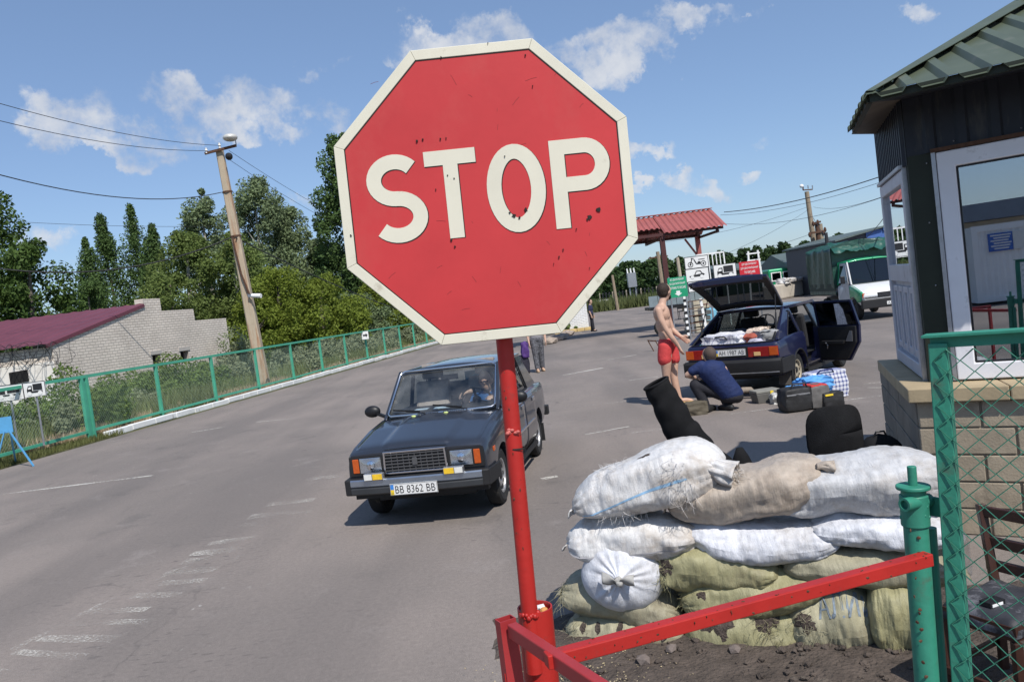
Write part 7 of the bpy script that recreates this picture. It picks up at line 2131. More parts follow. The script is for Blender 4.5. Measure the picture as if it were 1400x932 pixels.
for s in (1, -1):
 def rr4(y0, y1, z0, z1): return rect(min(s * y0, s * y1), max(s * y0, s * y1), z0, z1)
 hl = nose(rr4(.36, .745, .532, .722), .006, .012, 'lamp_housing', M_TRIMBLK)
 nose(rr4(.385, .625, .556, .704), .013, .020, 'reflector', M_REFL, hl, .006)
 c0 = s * .5
 mb = MB(); P = []
 for i in range(9):
  row = []
  for j in range(9):
   u, v = -1 + i / 4, -1 + j / 4; row.append((FX + .024 + .022 * (1 - u * u) * (1 - v * v), c0 + u * .118, .630 + v * .074))
  P.append(row)
 mb.grid(P); mb.build('headlight', M_LAMP, hl, smooth=180)
 mb = MB(); mb.lathe([(.03, 0), (.045, .02), (.02, .028), (0, .03)], (FX + .018, c0, .63), (1, 0, 0), 12); mb.build('bulb_shield', M_CHROME, hl)
 nose(rr4(.638, .708, .560, .700), .008, .020, 'turn_lamp', M_AMBER, lada, .006)
 fg = nose(rr4(.33, .545, .505, .572), .095, .150, 'fog_lamp', M_STEEL, lada, .006)
 nose(rr4(.338, .445, .511, .566), .151, .156, 'yellow_lens', M_YELLENS, fg, .003); nose(rr4(.452, .538, .511, .566), .151, .156, 'white_lens', M_WLENS, fg, .003)
# bumper
mb = MB(); bp_ = []
for i in range(25):
 y = -.79 + 1.58 * i / 24; x = FX + .115 - .035 * (abs(y) / .79) ** 3 ; bp_.append((x, y))
def bump_strip(z0, z1, d0, name, m, ys=(-.79, .79), par=lada):
 P = []
 for (x, y) in bp_:
  if ys[0] - 1e-6 <= y <= ys[1] + 1e-6: P.append([(x - .10, y, z0), (x + d0 - .012, y, z0), (x + d0, y, z0 + .012), (x + d0, y, z1 - .012), (x + d0 - .012, y, z1), (x - .10, y, z1), (x - .10, y, z0)])
 mb = MB(); mb.grid(P); n = len(P[0]); mb.f.append(tuple(range(n - 1))); mb.f.append(tuple((len(P) - 1) * n + k for k in range(n - 1))); mb.mi += [0, 0]
 return mb.build(name, m, par, smooth=35)
bm_ = bump_strip(.355, .512, .0, 'bumper', M_TRIMBLK); bump_strip(.436, .510, .012, 'bumper_chrome', mat('dull_chrome', (.40, .45, .52), .30, .9, var=.1), (-.73, .73), bm_)
bump_strip(.360, .430, .010, 'rubber_strip', mat('dark_grey_bumper', (.045, .048, .052), .45, .3), (-.74, .74), bm_)
for s in (1, -1):
 mb = MB(); mb.bar((FX + .075, s * .785, .434), (1.52, s * .82, .434), .03, .15); mb.build('bumper_end', M_TRIMBLK, bm_, bevel=.008)
nose(rect(-.74, .74, .29, .38), -.12, -.04, 'apron', M_TRIMBLK)
plate(lada, Matrix(((0, 0, 1, FX + .15), (1, 0, 0, -.01), (0, 1, 0, .400), (0, 0, 0, 1))), 'BB 8362 BB')
mb = MB(); mb.bar((-2.12, -.80, .47), (-2.12, .80, .47), .12, .13); mb.build('rear_bumper', M_TRIMBLK, lada, bevel=.01)
for s in (1, -1):
 mb = MB(); mb.box((-2.065, s * .56, .72), (.02, .36, .16)); mb.build('tail_lamp', M_TAIL, lada)
# ------------------------------------------------------------------ navy hatchback with open tailgate and rear door
hb_ = thing('hatchback_car', 'navy hatchback with raised tailgate and open rear door, luggage around it', 'car', (4.896, 14.79, 0), .898)
HST = [(-2.14, .44, .755, .84, .01), (-2.10, .36, .80, .875, .01), (-1.8, .28, .835, .91, .015), (-1.2, .24, .845, .925, .02), (0, .22, .845, .92, .02), (.8, .22, .845, .915, .03), (1.3, .25, .84, .88, .035), (1.8, .32, .81, .80, .03), (1.95, .40, .77, .74, .02)]
body = loft(HST).build('body', M_BLUECAR, hb_, smooth=40)
cs = arch_cut(body, (1.29, -1.29), .345, .845, .31)
mb = MB(); mb.box((-1.32, 0, 1.0), (1.52, 1.30, .72)); cs.append(mb.build('c', M_TRIMBLK))
mb = MB(); mb.box((.10, 0, 1.0), (1.33, 1.42, 1.04)); cs.append(mb.build('c', M_TRIMBLK))
mb = MB(); mb.box((-.51, -.80, .90), (.84, .5, 1.08)); cs.append(mb.build('c', M_TRIMBLK))
for c in cs: c.parent = hb_
cut(body, cs)
mb = MB(); mb.box((-1.30, 0, .625), (1.5, 1.28, .012)); mb.build('boot_floor', M_TRIMBLK, hb_)
mb = MB(); mb.box((.10, 0, .50), (1.3, 1.38, .012)); mb.build('cabin_bottom', M_TRIMBLK, hb_)
mb = MB(); mb.box((0, 0, .36), (2.2, 1.25, .25)); mb.box((-1.3, 0, .42), (1.3, 1.05, .3)); mb.build('underbody', M_TRIMBLK, hb_)
def ysh(z): return .775 - (z - .92) * (.775 - .60) / .44
P = []
for i in range(13):
 x = .30 - 1.42 * i / 12; row = []
 for j in range(17):
  y = -1 + 2 * j / 16; row.append((x, y * (.60 - .02 * abs(i - 6) / 6), 1.355 + .055 * (1 - abs(y) ** 2.6) * (.5 + .5 * (4 * (i / 12) * (1 - i / 12)) ** .5)))
 P.append(row)
mb = MB(); mb.grid(P); o = mb.build('roof', M_BLUECAR, hb_, smooth=180); sm = o.modifiers.new('t', 'SOLIDIFY'); sm.thickness = .035; sm.offset = -1
def side_poly(q, s, name, m, d=.05, off=0.0, bev=.005):
 vs = [(x, s * (ysh(z) + off), z) for x, z in q] + [(x, s * (ysh(z) + off - d), z) for x, z in q]; n = len(q)
 mb = MB(); mb.add(vs, [tuple(range(n)), tuple(range(2 * n - 1, n - 1, -1))] + [(i, n + i, n + (i + 1) % n, (i + 1) % n) for i in range(n)]); return mb.build(name, m, hb_, bevel=bev)
for s in (1, -1):
 # rear quarter: sloping post, lower corner and the triangular glass between
 side_poly([(-2.06, .90), (-1.80, .90), (-1.13, 1.30), (-.98, 1.30), (-.98, 1.375), (-1.13, 1.385)], s, 'rear_pillar', M_BLUECAR)
 side_poly([(-1.80, .90), (-1.62, .90), (-1.06, 1.262), (-1.13, 1.30)], s, 'quarter_frame', M_BLUECAR, .045, -.002)
 g_ = side_poly([(-1.60, .925), (-1.02, .925), (-1.02, 1.262), (-1.07, 1.255)], s, 'quarter_window', M_DARKGLASS, .006, -.012, 0)
 mb = MB(); q = [(-1.62, .915), (-1.0, .915), (-1.0, 1.285), (-1.06, 1.275)]; mb.tube([(x, s * (ysh(z) + .003), z) for x, z in q + q[:1]], .008, 5); mb.build('window_trim', M_TRIMBLK, g_)
 side_poly([(-1.02, .90), (-.94, .90), (-.92, 1.37), (-1.0, 1.37)], s, 'rear_door_post', M_BLUECAR, .04)
 side_poly([(-.10, .90), (-.02, .90), (-.04, 1.37), (-.10, 1.37)], s, 'centre_pillar', M_TRIMBLK, .04)
 mb = MB(); mb.bar((.92, s * .74, .90), (.30, s * .60, 1.37), .055, .05, up=(1, 0, .8)); mb.build('front_pillar', M_BLUECAR, hb_)
 mb = MB(); mb.bar((.30, s * .612, 1.365), (-1.12, s * .605, 1.365), .04, .04); mb.build('cant_rail', M_BLUECAR, hb_)
 w_ = side_poly([(-.02, .925), (.86, .925), (.30, 1.35), (-.03, 1.36)], s, 'front_side_window', M_SIDEGLASS, .006, -.012, 0)
 if s > 0: side_poly([(-.94, .925), (-.10, .925), (-.11, 1.36), (-.92, 1.36)], s, 'rear_side_window', M_SIDEGLASS, .006, -.012, 0)
 for (xa, xb) in ((-.02, .95),) if s < 0 else ((-.02, .95), (-.94, -.03)):
  d = skin_patch(HST, xa, xb, .30, .90, s, .006, 'door', M_BLUECAR, hb_)
 mb = MB(); mb.bar((.88, s * .845, .50), (.02, s * .855, .50), .02, .05); mb.build('rubbing_strip', M_TRIMBLK, hb_)
 mb = MB(); mb.bar((.92, s * .80, .24), (-.92, s * .80, .24), .06, .06); mb.build('sill', M_TRIMBLK, hb_)
 make_wheel(hb_, 1.29, s * .70, .30, .175, s, M_DUSTRIM); make_wheel(hb_, -1.29, s * .70, .30, .175, s, M_DUSTRIM)
 mb = MB(); mb.bar((-1.68, s * .70, .40), (-1.74, s * .70, .12), .20, .012, up=(1, 0, 0)); mb.build('mud_flap', mat('dusty_rubber', (.10, .09, .08), .85), hb_)
 # wheel arch lips
 mb = MB(); mb.tube([(-1.29 + .348 * math.cos(a), s * .838, .31 + .348 * math.sin(a)) for a in np.linspace(-.1, 3.24, 22)], .014, 6); mb.build('arch_lip', M_TRIMBLK, hb_)
 mb = MB(); mb.ball((.72, s * .95, .98), (.06, .11, .07), 12, 8); mb.build('door_mirror', M_BLACK, hb_, smooth=180)
bent_pane('windscreen', [(.90, -.71, .93), (.90, .71, .93), (.31, .585, 1.37), (.31, -.585, 1.37)], M_CARGLASS, hb_, .06)
mb = MB(); mb.bar((.74, -.70, .94), (.74, .70, .94), .28, .06); mb.build('dashboard', M_TRIMBLK, hb_, bevel=.015)
steering(hb_, (.45, .36, 1.02), .19)
seat(hb_, -.02, .36, .55, M_SEAT, .62); seat(hb_, -.02, -.36, .55, M_SEAT, .62)
mb = MB(); mb.bar((-.72, -.62, .62), (-.72, .62, .62), .14, .34); mb.build('rear_seat', M_SEAT, hb_, bevel=.03)
# tail
RX0 = -2.142
def tail(poly, d0, d1, name, m, parent=hb_, bevel=0):
 M = Matrix(((0, 0, -1, RX0), (-1, 0, 0, 0), (0, 1, 0, 0), (0, 0, 0, 1)))
 mb = MB(); mb.prism(poly, M, d0, d1); return mb.build(name, m, parent, bevel=bevel)
for s in (1, -1):     # here +x of the polygon is the car's right (-y)
 def rq(a, b, z0, z1): return rect(min(s * a, s * b), max(s * a, s * b), z0, z1)
 tl = tail(rq(.30, .80, .655, .815), .0, .022, 'tail_lamp', M_TAIL, hb_, .006)
 tail(rq(.655, .795, .668, .805), .023, .030, 'turn_lens', M_AMBER, tl, .004); tail(rq(.40, .51, .672, .735), .023, .030, 'reverse_lens', mat('amber_white_lens', (.72, .46, .20), .3), tl, .004)
tail(rect(-.30, .30, .66, .83), .0, .012, 'plate_recess', M_TRIMBLK, hb_)
plate(hb_, Matrix(((0, 0, -1, RX0 - .022), (-1, 0, 0, 0), (0, 1, 0, .745), (0, 0, 0, 1))), 'AH 1987 AB')
mb = MB(); P = []
for i in range(21):
 y = -.84 + 1.68 * i / 20; x = RX0 - .11 + .07 * (abs(y) / .84) ** 4; P.append([(x + .14, y, .36), (x + .02, y, .36), (x, y, .40), (x, y, .58), (x + .03, y, .62), (x + .14, y, .62), (x + .14, y, .36)])
mb.grid(P); b_ = mb.build('rear_bumper', M_TRIMBLK, hb_, smooth=35)
mb = MB(); mb.tube([(RX0 - .112 + .07 * (abs(y) / .84) ** 4, y, .405) for y in np.linspace(-.8, .8, 15)], .009, 5); mb.build('bumper_strip', M_STEEL, b_)
for s in (1, -1):
 mb = MB(); mb.bar((RX0 - .04, s * .845, .49), (-1.66, s * .862, .49), .03, .24); mb.build('bumper_end', M_TRIMBLK, b_, bevel=.01)
# tailgate aperture trim
mb = MB(); mb.tube([(-2.09, -.70, .885), (-1.14, -.575, 1.365), (-1.12, 0, 1.39), (-1.14, .575, 1.365), (-2.09, .70, .885), (-2.12, 0, .875), (-2.09, -.70, .885)], .016, 6); mb.build('boot_seal', M_BLACK, hb_)
# raised tailgate
H0, H1 = Vector((-1.12, 0, 1.40)), Vector((-2.0, 0, 1.93))
tg = bpy.data.objects.new('tailgate', None); COL.objects.link(tg); tg.parent = hb_; ROOT[tg.name] = Vector()
def tgp(y, f, dz=0.0):
 d = (H1 - H0); n = Vector((d.z, 0, -d.x)).normalized()
 w = .585 + .10 * f
 return H0 + d * f + Vector((0, y * w, 0)) + n * (dz + .05 * (1 - y * y) + .03 * math.sin(f * 3.14))
P = []
def tgring(y0, y1, f0, f1, yi0, yi1, fi0, fi1, dz0, dz1, name, m, par):
 mb = MB(); N = 10
 def loop(ya, yb, fa, fb):
  L_ = [(ya + (yb - ya) * k / N, fa) for k in range(N)] + [(yb, fa + (fb - fa) * k / N) for k in range(N)] + [(yb + (ya - yb) * k / N, fb) for k in range(N)] + [(ya, fb + (fa - fb) * k / N) for k in range(N)]
  return L_
 lo, li = loop(y0, y1, f0, f1), loop(yi0, yi1, fi0, fi1)
 n = len(lo)
 vs = [tgp(y, f, z) for z in (dz0, dz1) for L_ in (lo, li) for y, f in L_]; fs = []
 for i in range(n):
  j = (i + 1) % n
  fs += [(2 * n + i, 2 * n + j, 3 * n + j, 3 * n + i), (i, n + i, n + j, j), (i, j, 2 * n + j, 2 * n + i), (n + i, 3 * n + i, 3 * n + j, n + j)]
 mb.add(vs, fs); return mb.build(name, m, par, smooth=40)
tgring(-1, 1, 0, 1.0, -.84, .84, .10, .80, 0, .035, 'tailgate_skin', M_BLUECAR, tg)
tgring(-.995, .995, .01, .99, -.82, .82, .12, .78, -.022, -.002, 'inner_trim', M_TRIMBLK, tg)
P = [[tgp(-.85 + 1.7 * i / 10, .09 + .72 * j / 6, .008) for j in range(7)] for i in range(11)]
mb = MB(); mb.grid(P); mb.build('rear_window', M_DARKGLASS, tg, smooth=180, recalc=False)
mb = MB(); mb.bar(tgp(-.9, .99, -.01), tgp(.9, .99, -.01), .05, .09); mb.build('tailgate_lip', M_BLUECAR, tg, bevel=.01)
for s in (1, -1):
 a = tgp(.96 * s, .42, -.03); b = Vector((-1.80, s * .67, .99)); mb = MB(); mb.cyl(a, a.lerp(b, .5), .008, n=6); mb.cyl(a.lerp(b, .5), b, .013, n=6); mb.build('gas_strut', M_BLACK, tg)
# open rear door
dr = bpy.data.objects.new('rear_door', None); COL.objects.link(dr); dr.parent = hb_; ROOT[dr.name] = Vector()
dr.location = (-.08, -.80, 0); dr.rotation_euler = (0, 0, math.radians(66))
def dpoly(q, d0, d1, name, m, par=dr, bev=.004, bow=True):
 vs = []
 for dd in (d0, d1):
  for x, z in q: vs.append((x, dd + (.05 if z > .92 else 0) * (z - .92) / .44 * 3.2 * .5, z))
 n = len(q); mb = MB(); mb.add(vs, [tuple(range(n)), tuple(range(2 * n - 1, n - 1, -1))] + [(i, n + i, n + (i + 1) % n, (i + 1) % n) for i in range(n)]); return mb.build(name, m, par, bevel=bev)
# door extends along -x from its hinge; its inner face is +y
dpoly([(0, .30), (-.62, .30), (-.84, .62), (-.86, .92), (0, .92)], -.05, .0, 'door_skin', M_BLUECAR)
dpoly([(-.02, .33), (-.60, .33), (-.80, .62), (-.82, .90), (-.02, .90)], .0, .045, 'inner_panel', M_TRIMBLK, dr, .012)
ar = dpoly([(-.12, .60), (-.58, .60), (-.60, .66), (-.12, .66)], .046, .10, 'armrest', M_TRIMBLK, dr, .01)
dpoly([(-.60, .64), (-.74, .64), (-.75, .82), (-.70, .82)], .046, .055, 'pale_strip', M_STEEL, dr, 0)
mb = MB(); mb.tube([(-.20, .052, .52), (-.24, .085, .58), (-.22, .085, .62)], .010, 6); mb.ball((-.22, .09, .62), .018, 8, 6); mb.build('window_winder', M_STEEL, dr)
mb = MB(); q = [(-.02, .92), (-.03, 1.35), (-.80, 1.34), (-.86, .92)]
for (a, b) in zip(q, q[1:]): mb.bar((a[0], .0 + (a[1] - .92) * .18, a[1]), (b[0], (b[1] - .92) * .18, b[1]), .035, .04, up=(0, 1, 0))
mb.build('window_frame', M_BLUECAR, dr)
dpoly([(-.03, .92), (-.84, .92), (-.79, 1.33), (-.04, 1.33)], .0, .006, 'door_window', M_DARKGLASS, dr, 0)
pc = dpoly([(-.44, .93), (-.64, .93), (-.62, 1.20), (-.56, 1.30), (-.46, 1.30)], .012, .02, 'window_curtain', mat('grey_white_netting', (.55, .55, .58), .8, var=.35, vs=30), dr, 0)
# load in the boot: woven check bag, clothes heap
def check_mat(name, base, line, sc, w=.25):
 m = bpy.data.materials.new(name); m.use_nodes = True
 N = m.node_tree; L = N.links; b = N.nodes['Principled BSDF']; b.inputs['Roughness'].default_value = .6
 tcn = N.nodes.new('ShaderNodeTexCoord'); sp = N.nodes.new('ShaderNodeSeparateXYZ'); L.new(tcn.outputs['Object'], sp.inputs[0])
 def st(sock, off):
  a = N.nodes.new('ShaderNodeMath'); a.operation = 'MULTIPLY_ADD'; a.inputs[1].default_value = sc; a.inputs[2].default_value = off; L.new(sock, a.inputs[0])
  f = N.nodes.new('ShaderNodeMath'); f.operation = 'FRACT'; L.new(a.outputs[0], f.inputs[0])
  g_ = N.nodes.new('ShaderNodeMath'); g_.operation = 'LESS_THAN'; g_.inputs[1].default_value = w; L.new(f.outputs[0], g_.inputs[0]); return g_.outputs[0]
 ad = N.nodes.new('ShaderNodeMath'); ad.operation = 'ADD'; L.new(sp.outputs['X'], ad.inputs[0]); L.new(sp.outputs['Y'], ad.inputs[1])
 s1, s2 = st(ad.outputs[0], .1), st(sp.outputs['Z'], .3)
 mx_ = N.nodes.new('ShaderNodeMath'); mx_.operation = 'ADD'; L.new(s1, mx_.inputs[0]); L.new(s2, mx_.inputs[1])
 hf = N.nodes.new('ShaderNodeMath'); hf.operation = 'MULTIPLY'; hf.inputs[1].default_value = .5; L.new(mx_.outputs[0], hf.inputs[0])
 x = N.nodes.new('ShaderNodeMix'); x.data_type = 'RGBA'; x.inputs['A'].default_value = (*base, 1); x.inputs['B'].default_value = (*line, 1); L.new(hf.outputs[0], x.inputs['Factor'])
 L.new(x.outputs['Result'], b.inputs['Base Color']); return m
M_CHECK = check_mat('blue_check_bag', (.66, .67, .72), (.03, .05, .22), 16, .38)
M_CHECK2 = check_mat('white_check_bag', (.72, .72, .74), (.10, .12, .24), 15, .24)
def soft_box(c, d, m, name, parent, seed=0, amp=.12, rot=0.0, n=12, world=False):
 """slumped bag: rounded box with folds"""
 bm = bmesh.new(); bmesh.ops.create_cube(bm, size=2); bmesh.ops.subdivide_edges(bm, edges=bm.edges, cuts=n, use_grid_fill=True)
 R_ = Matrix.Rotation(rot, 3, 'Z'); vs = []
 for v in bm.verts:
  p = v.co.copy(); q = Vector([math.copysign(abs(a) ** 1.0, a) for a in p]); l = max(abs(a) for a in q)
  sph = q.normalized() * 1.25; q = q.lerp(sph, .36)
  k = 1 + amp * noise.noise(p * 1.1 + Vector((seed * 5, 0, 0))) + amp * .6 * noise.noise(p * 3.3 + Vector((seed * 3, 2, 0)))
  q = Vector((q.x * k, q.y * k, q.z * (1 + amp * noise.noise(Vector((p.x * 2.2, p.y * 2.2, seed)))) if q.z > 0 else q.z))
  vs.append(Vector(c) + R_ @ Vector((q.x * d[0] / 2, q.y * d[1] / 2, q.z * d[2] / 2)))
 fs = [tuple(v.index for v in f.verts) for f in bm.faces]; bm.free()
 mb = MB(); mb.add(vs, fs); return mb.build(name, m, parent, smooth=70, world=world)
def world_in(car, p):
 return Matrix.Translation(car.location) @ Matrix.Rotation(car.rotation_euler.z, 4, 'Z') @ Vector(p)
def cargo(name, label, cat, p, build, rot=0.0):
 w = world_in(hb_, p); t = thing(name, label, cat, w, hb_.rotation_euler.z + rot); build(t); return t
def _b1(t):
 soft_box((0, 0, .19), (.5, .76, .42), M_CHECK2, 'bag_body', t, 3, .22)
 mb = MB(); mb.tube([(-.20, -.12, .30), (-.26, -.08, .38), (-.26, .08, .38), (-.20, .12, .30)], .012, 5); mb.build('handle', M_SEAT, t)
cargo('checked_bag', 'white checked woven bag lying in the open boot of the navy hatchback', 'bag', (-1.80, .20, .632), _b1)
def _b2(t):
 for i in range(9):
  a = i * 2.4; soft_box((.11 * math.cos(a), .15 * math.sin(a), .08 + .037 * i), (.34, .34, .15), [mat('cloth_rust', (.42, .14, .06), .9), mat('cloth_cream', (.62, .56, .46), .9), mat('cloth_dark', (.05, .045, .05), .9), mat('cloth_pink', (.60, .30, .28), .9), mat('cloth_lilac', (.48, .47, .56), .9), mat('cloth_white', (.68, .68, .66), .9), mat('cloth_brick', (.36, .09, .06), .9), mat('cloth_grey', (.3, .3, .3), .9), mat('cloth_patterned', (.58, .48, .40), .9, var=.8, vs=30)][i], 'garment', t, i, .35, i, n=6)
cargo('clothes_pile', 'mixed pile of clothes in the boot to the right of the checked bag', 'clothes', (-1.72, -.36, .632), _b2)
cargo('turquoise_bag', 'small turquoise bag at the left of the open boot', 'bag', (-1.98, .60, .632), lambda t: soft_box((0, 0, .11), (.16, .2, .26), mat('turquoise_cloth', (.10, .42, .42), .7), 'bag_body', t, 2, .2) and None)
cargo('dark_bag', 'dark blue bag behind the white checked one deep in the boot', 'bag', (-1.35, .18, .632), lambda t: soft_box((0, 0, .2), (.4, .6, .42), mat('dark_blue_cloth', (.03, .04, .07), .8), 'bag_body', t, 5, .2) and None)
# ------------------------------------------------------------------ luggage on the asphalt
M_BAGK = mat('black_nylon', (.022, .022, .023), .6, var=.25, vs=14, bump=.3, bs=30)
M_BAGG = mat('grey_nylon', (.12, .115, .11), .65, var=.2, vs=14)
def lug(px, py): return G(px, py)
p = lug(1097, 560)
t = thing('travel_bag', 'black and grey travel bag with a red band standing on the asphalt', 'bag', p, .12)
soft_box((-.10, 0, .17), (.40, .30, .33), M_BAGK, 'bag_body', t, 1, .08)
soft_box((.22, -.01, .17), (.28, .31, .33), M_BAGG, 'end_pocket', t, 2, .07)
mb = MB(); mb.box((.21, -.02, .325), (.24, .26, .035)); mb.build('red_band', mat('red_webbing', (.50, .035, .025), .6), t, bevel=.012)
mb = MB(); mb.tube([(-.22, -.10, .32), (-.16, -.12, .39), (.02, -.12, .39), (.06, -.10, .32)], .013, 6); mb.build('handle', M_BAGK, t)
mb = MB(); mb.bar((-.28, -.155, .25), (.06, -.158, .25), .006, .02); mb.build('zip', M_STEEL, t)
p = lug(1136, 556)
t = thing('camera_bag', 'small black shoulder bag with a yellow tag next to the travel bag', 'bag', p, .2)
soft_box((0, 0, .11), (.32, .22, .22), M_BAGK, 'bag_body', t, 7, .08)
mb = MB(); mb.box((-.08, -.115, .19), (.12, .01, .025)); mb.build('yellow_tag', M_FLAGY, t)
p = lug(1136, 549); p.y += .35
t = thing('checked_bag', 'large blue and white checked market bag standing behind the black bags', 'bag', p, .1)
soft_box((.08, 0, .21), (.62, .30, .43), M_CHECK, 'bag_body', t, 9, .06)
mb = MB(); mb.tube([(-.1, -.14, .40), (-.06, -.18, .45), (.12, -.18, .45), (.16, -.14, .40)], .012, 5); mb.build('handle', mat('navy_webbing', (.02, .03, .12), .7), t)
w = lug(1120, 552)
t = thing('blue_cloth', 'bright blue cloth bundle draped between the travel bag and the checked bag', 'cloth', (w.x, w.y + .12, .02))
soft_box((0, 0, .25), (.44, .26, .22), mat('bright_blue_cloth', (.10, .32, .68), .7, var=.15, vs=10), 'cloth_body', t, 12, .45, n=16)
soft_box((-.24, -.02, .23), (.30, .14, .10), mat('bright_blue_cloth_fold', (.12, .34, .70), .7, var=.15, vs=10), 'cloth_fold', t, 13, .5, .3)
p = lug(1047, 549)
t = thing('toolbox', 'grey plastic toolbox with a yellow catch on the asphalt behind the car', 'toolbox', p, .15)
mb = MB(); mb.add([(-.17, -.11, 0), (.17, -.11, 0), (.17, .11, 0), (-.17, .11, 0), (-.2, -.13, .15), (.2, -.13, .15), (.2, .13, .15), (-.2, .13, .15)], [(3, 2, 1, 0), (4, 5, 6, 7), (0, 1, 5, 4), (1, 2, 6, 5), (2, 3, 7, 6), (3, 0, 4, 7)]); mb.build('box', mat('dusty_grey_plastic', (.13, .125, .115), .7, var=.15), t, bevel=.01)
mb = MB(); mb.box((0, 0, .175), (.40, .26, .045)); mb.build('lid', mat('pale_grey_plastic', (.24, .235, .21), .7, var=.15), t, bevel=.012)
mb = MB(); mb.box((.05, -.135, .16), (.05, .012, .04)); mb.build('catch', M_FLAGY, t)
p = lug(1063, 551)
t = tag(soft_box((0, 0, .07), (.18, .2, .16), mat('pale_polythene', (.48, .48, .46), .4, var=.2, vs=20), 'plastic_bag', None, 21, .35), 'small crumpled pale plastic bag right of the toolbox', 'plastic bag'); t.location = p
p = lug(1018, 546)
t = thing('exhaust_part', 'dusty curved metal car part lying by the crouching man', 'car part', p)
mb = MB(); mb.tube([(-.22, -.05, .05), (-.12, 0, .10), (.0, .04, .15), (.12, .04, .14), (.17, .02, .06)], .05, 8); mb.build('pipe', mat('dusty_metal', (.24, .20, .16), .8, var=.2), t, smooth=60)
p = lug(952, 566)
t = tag(soft_box((0, 0, .09), (.32, .26, .2), mat('brown_canvas', (.10, .085, .06), .85, var=.2), 'canvas_bag', None, 23, .2), 'small brown canvas bag on the asphalt between the two men', 'bag'); t.location = p
p = G(893, 480)
t = thing('metal_stand', 'low dark metal stand lying on the asphalt left of the shirtless man', 'stand', p)
mb = MB(); mb.bar((-.12, .1, .35), (.12, 0, .30), .05, .03); mb.build('top_bar', M_RUST, t)
for x, y in ((-.1, .1), (.1, 0)):
 mb = MB(); mb.bar((x, y, .33), (x + .12, y - .1, 0), .03, .02); mb.build('leg', M_RUST, t)
# ------------------------------------------------------------------ canvas truck
M_GRN = mat('truck_green_paint', (.015, .30, .13), .35, .1, var=.08, coat=.4)
M_WHT = mat('truck_white_paint', (.66, .67, .67), .4, var=.06, coat=.3, dirt=((.45, .44, .42), .15, 2))
M_WHT_SHADE = mat('truck_shaded_white_paint', (.46, .47, .48), .45, var=.08, dirt=((.30, .29, .27), .2, 2))  # white door and pillars, greyed to paint in the shaded cab side
M_TARP = mat('dark_green_tarpaulin', (.012, .060, .042), .42, var=.25, vs=2, bump=.6, bs=5, bdist=.05, spec=.6)
trk = thing('canvas_truck', 'light truck with a green tarpaulin body and white bonnet parked beyond the hatchback', 'truck', (12.685, 28.31, 0), -1.644)
TST = [(.0, .55, .94, 1.18, .0), (.9, .45, .95, 1.20, .0), (1.25, .42, .96, 1.20, .01), (1.6, .42, .955, 1.12, .03), (2.0, .45, .93, .98, .05), (2.18, .5, .90, .90, .04), (2.24, .56, .86, .82, .02)]
tb = loft(TST, .75).build('cab_body', M_WHT, trk, smooth=40)
cs = arch_cut(tb, (1.45,), .42, .96, .36)
for c in cs: c.parent = trk
cut(tb, cs)
# cab upper: roof, posts, panes
CAB = dict(wb=(1.32, 1.22), wt=(.72, 1.95))
def tside(q, s, name, m, d=.05, y0=.93, y1=.80, bev=.008, par=trk):
 def yy(z): return y0 - max(0, z - 1.2) * (y0 - y1) / .8
 vs = [(x, s * yy(z), z) for x, z in q] + [(x, s * (yy(z) - d), z) for x, z in q]; n = len(q)
 mb = MB(); mb.add(vs, [tuple(range(n)), tuple(range(2 * n - 1, n - 1, -1))] + [(i, n + i, n + (i + 1) % n, (i + 1) % n) for i in range(n)]); return mb.build(name, m, par, bevel=bev)
mb = MB(); P = []
for i in range(9):
 x = .74 - .84 * i / 8; P.append([(x, y, 1.97 + .10 * (1 - abs(y / .82) ** 3) * (.5 + .5 * math.sin(min(1, i / 4) * 1.57))) for y in np.linspace(-.82, .82, 13)])
mb.grid(P); o = mb.build('cab_roof', M_GRN, trk, smooth=180); sm = o.modifiers.new('t', 'SOLIDIFY'); sm.thickness = .05
mb = MB(); mb.box((-.03, 0, 1.55), (.06, 1.7, .9)); mb.build('cab_back', M_GRN, trk)
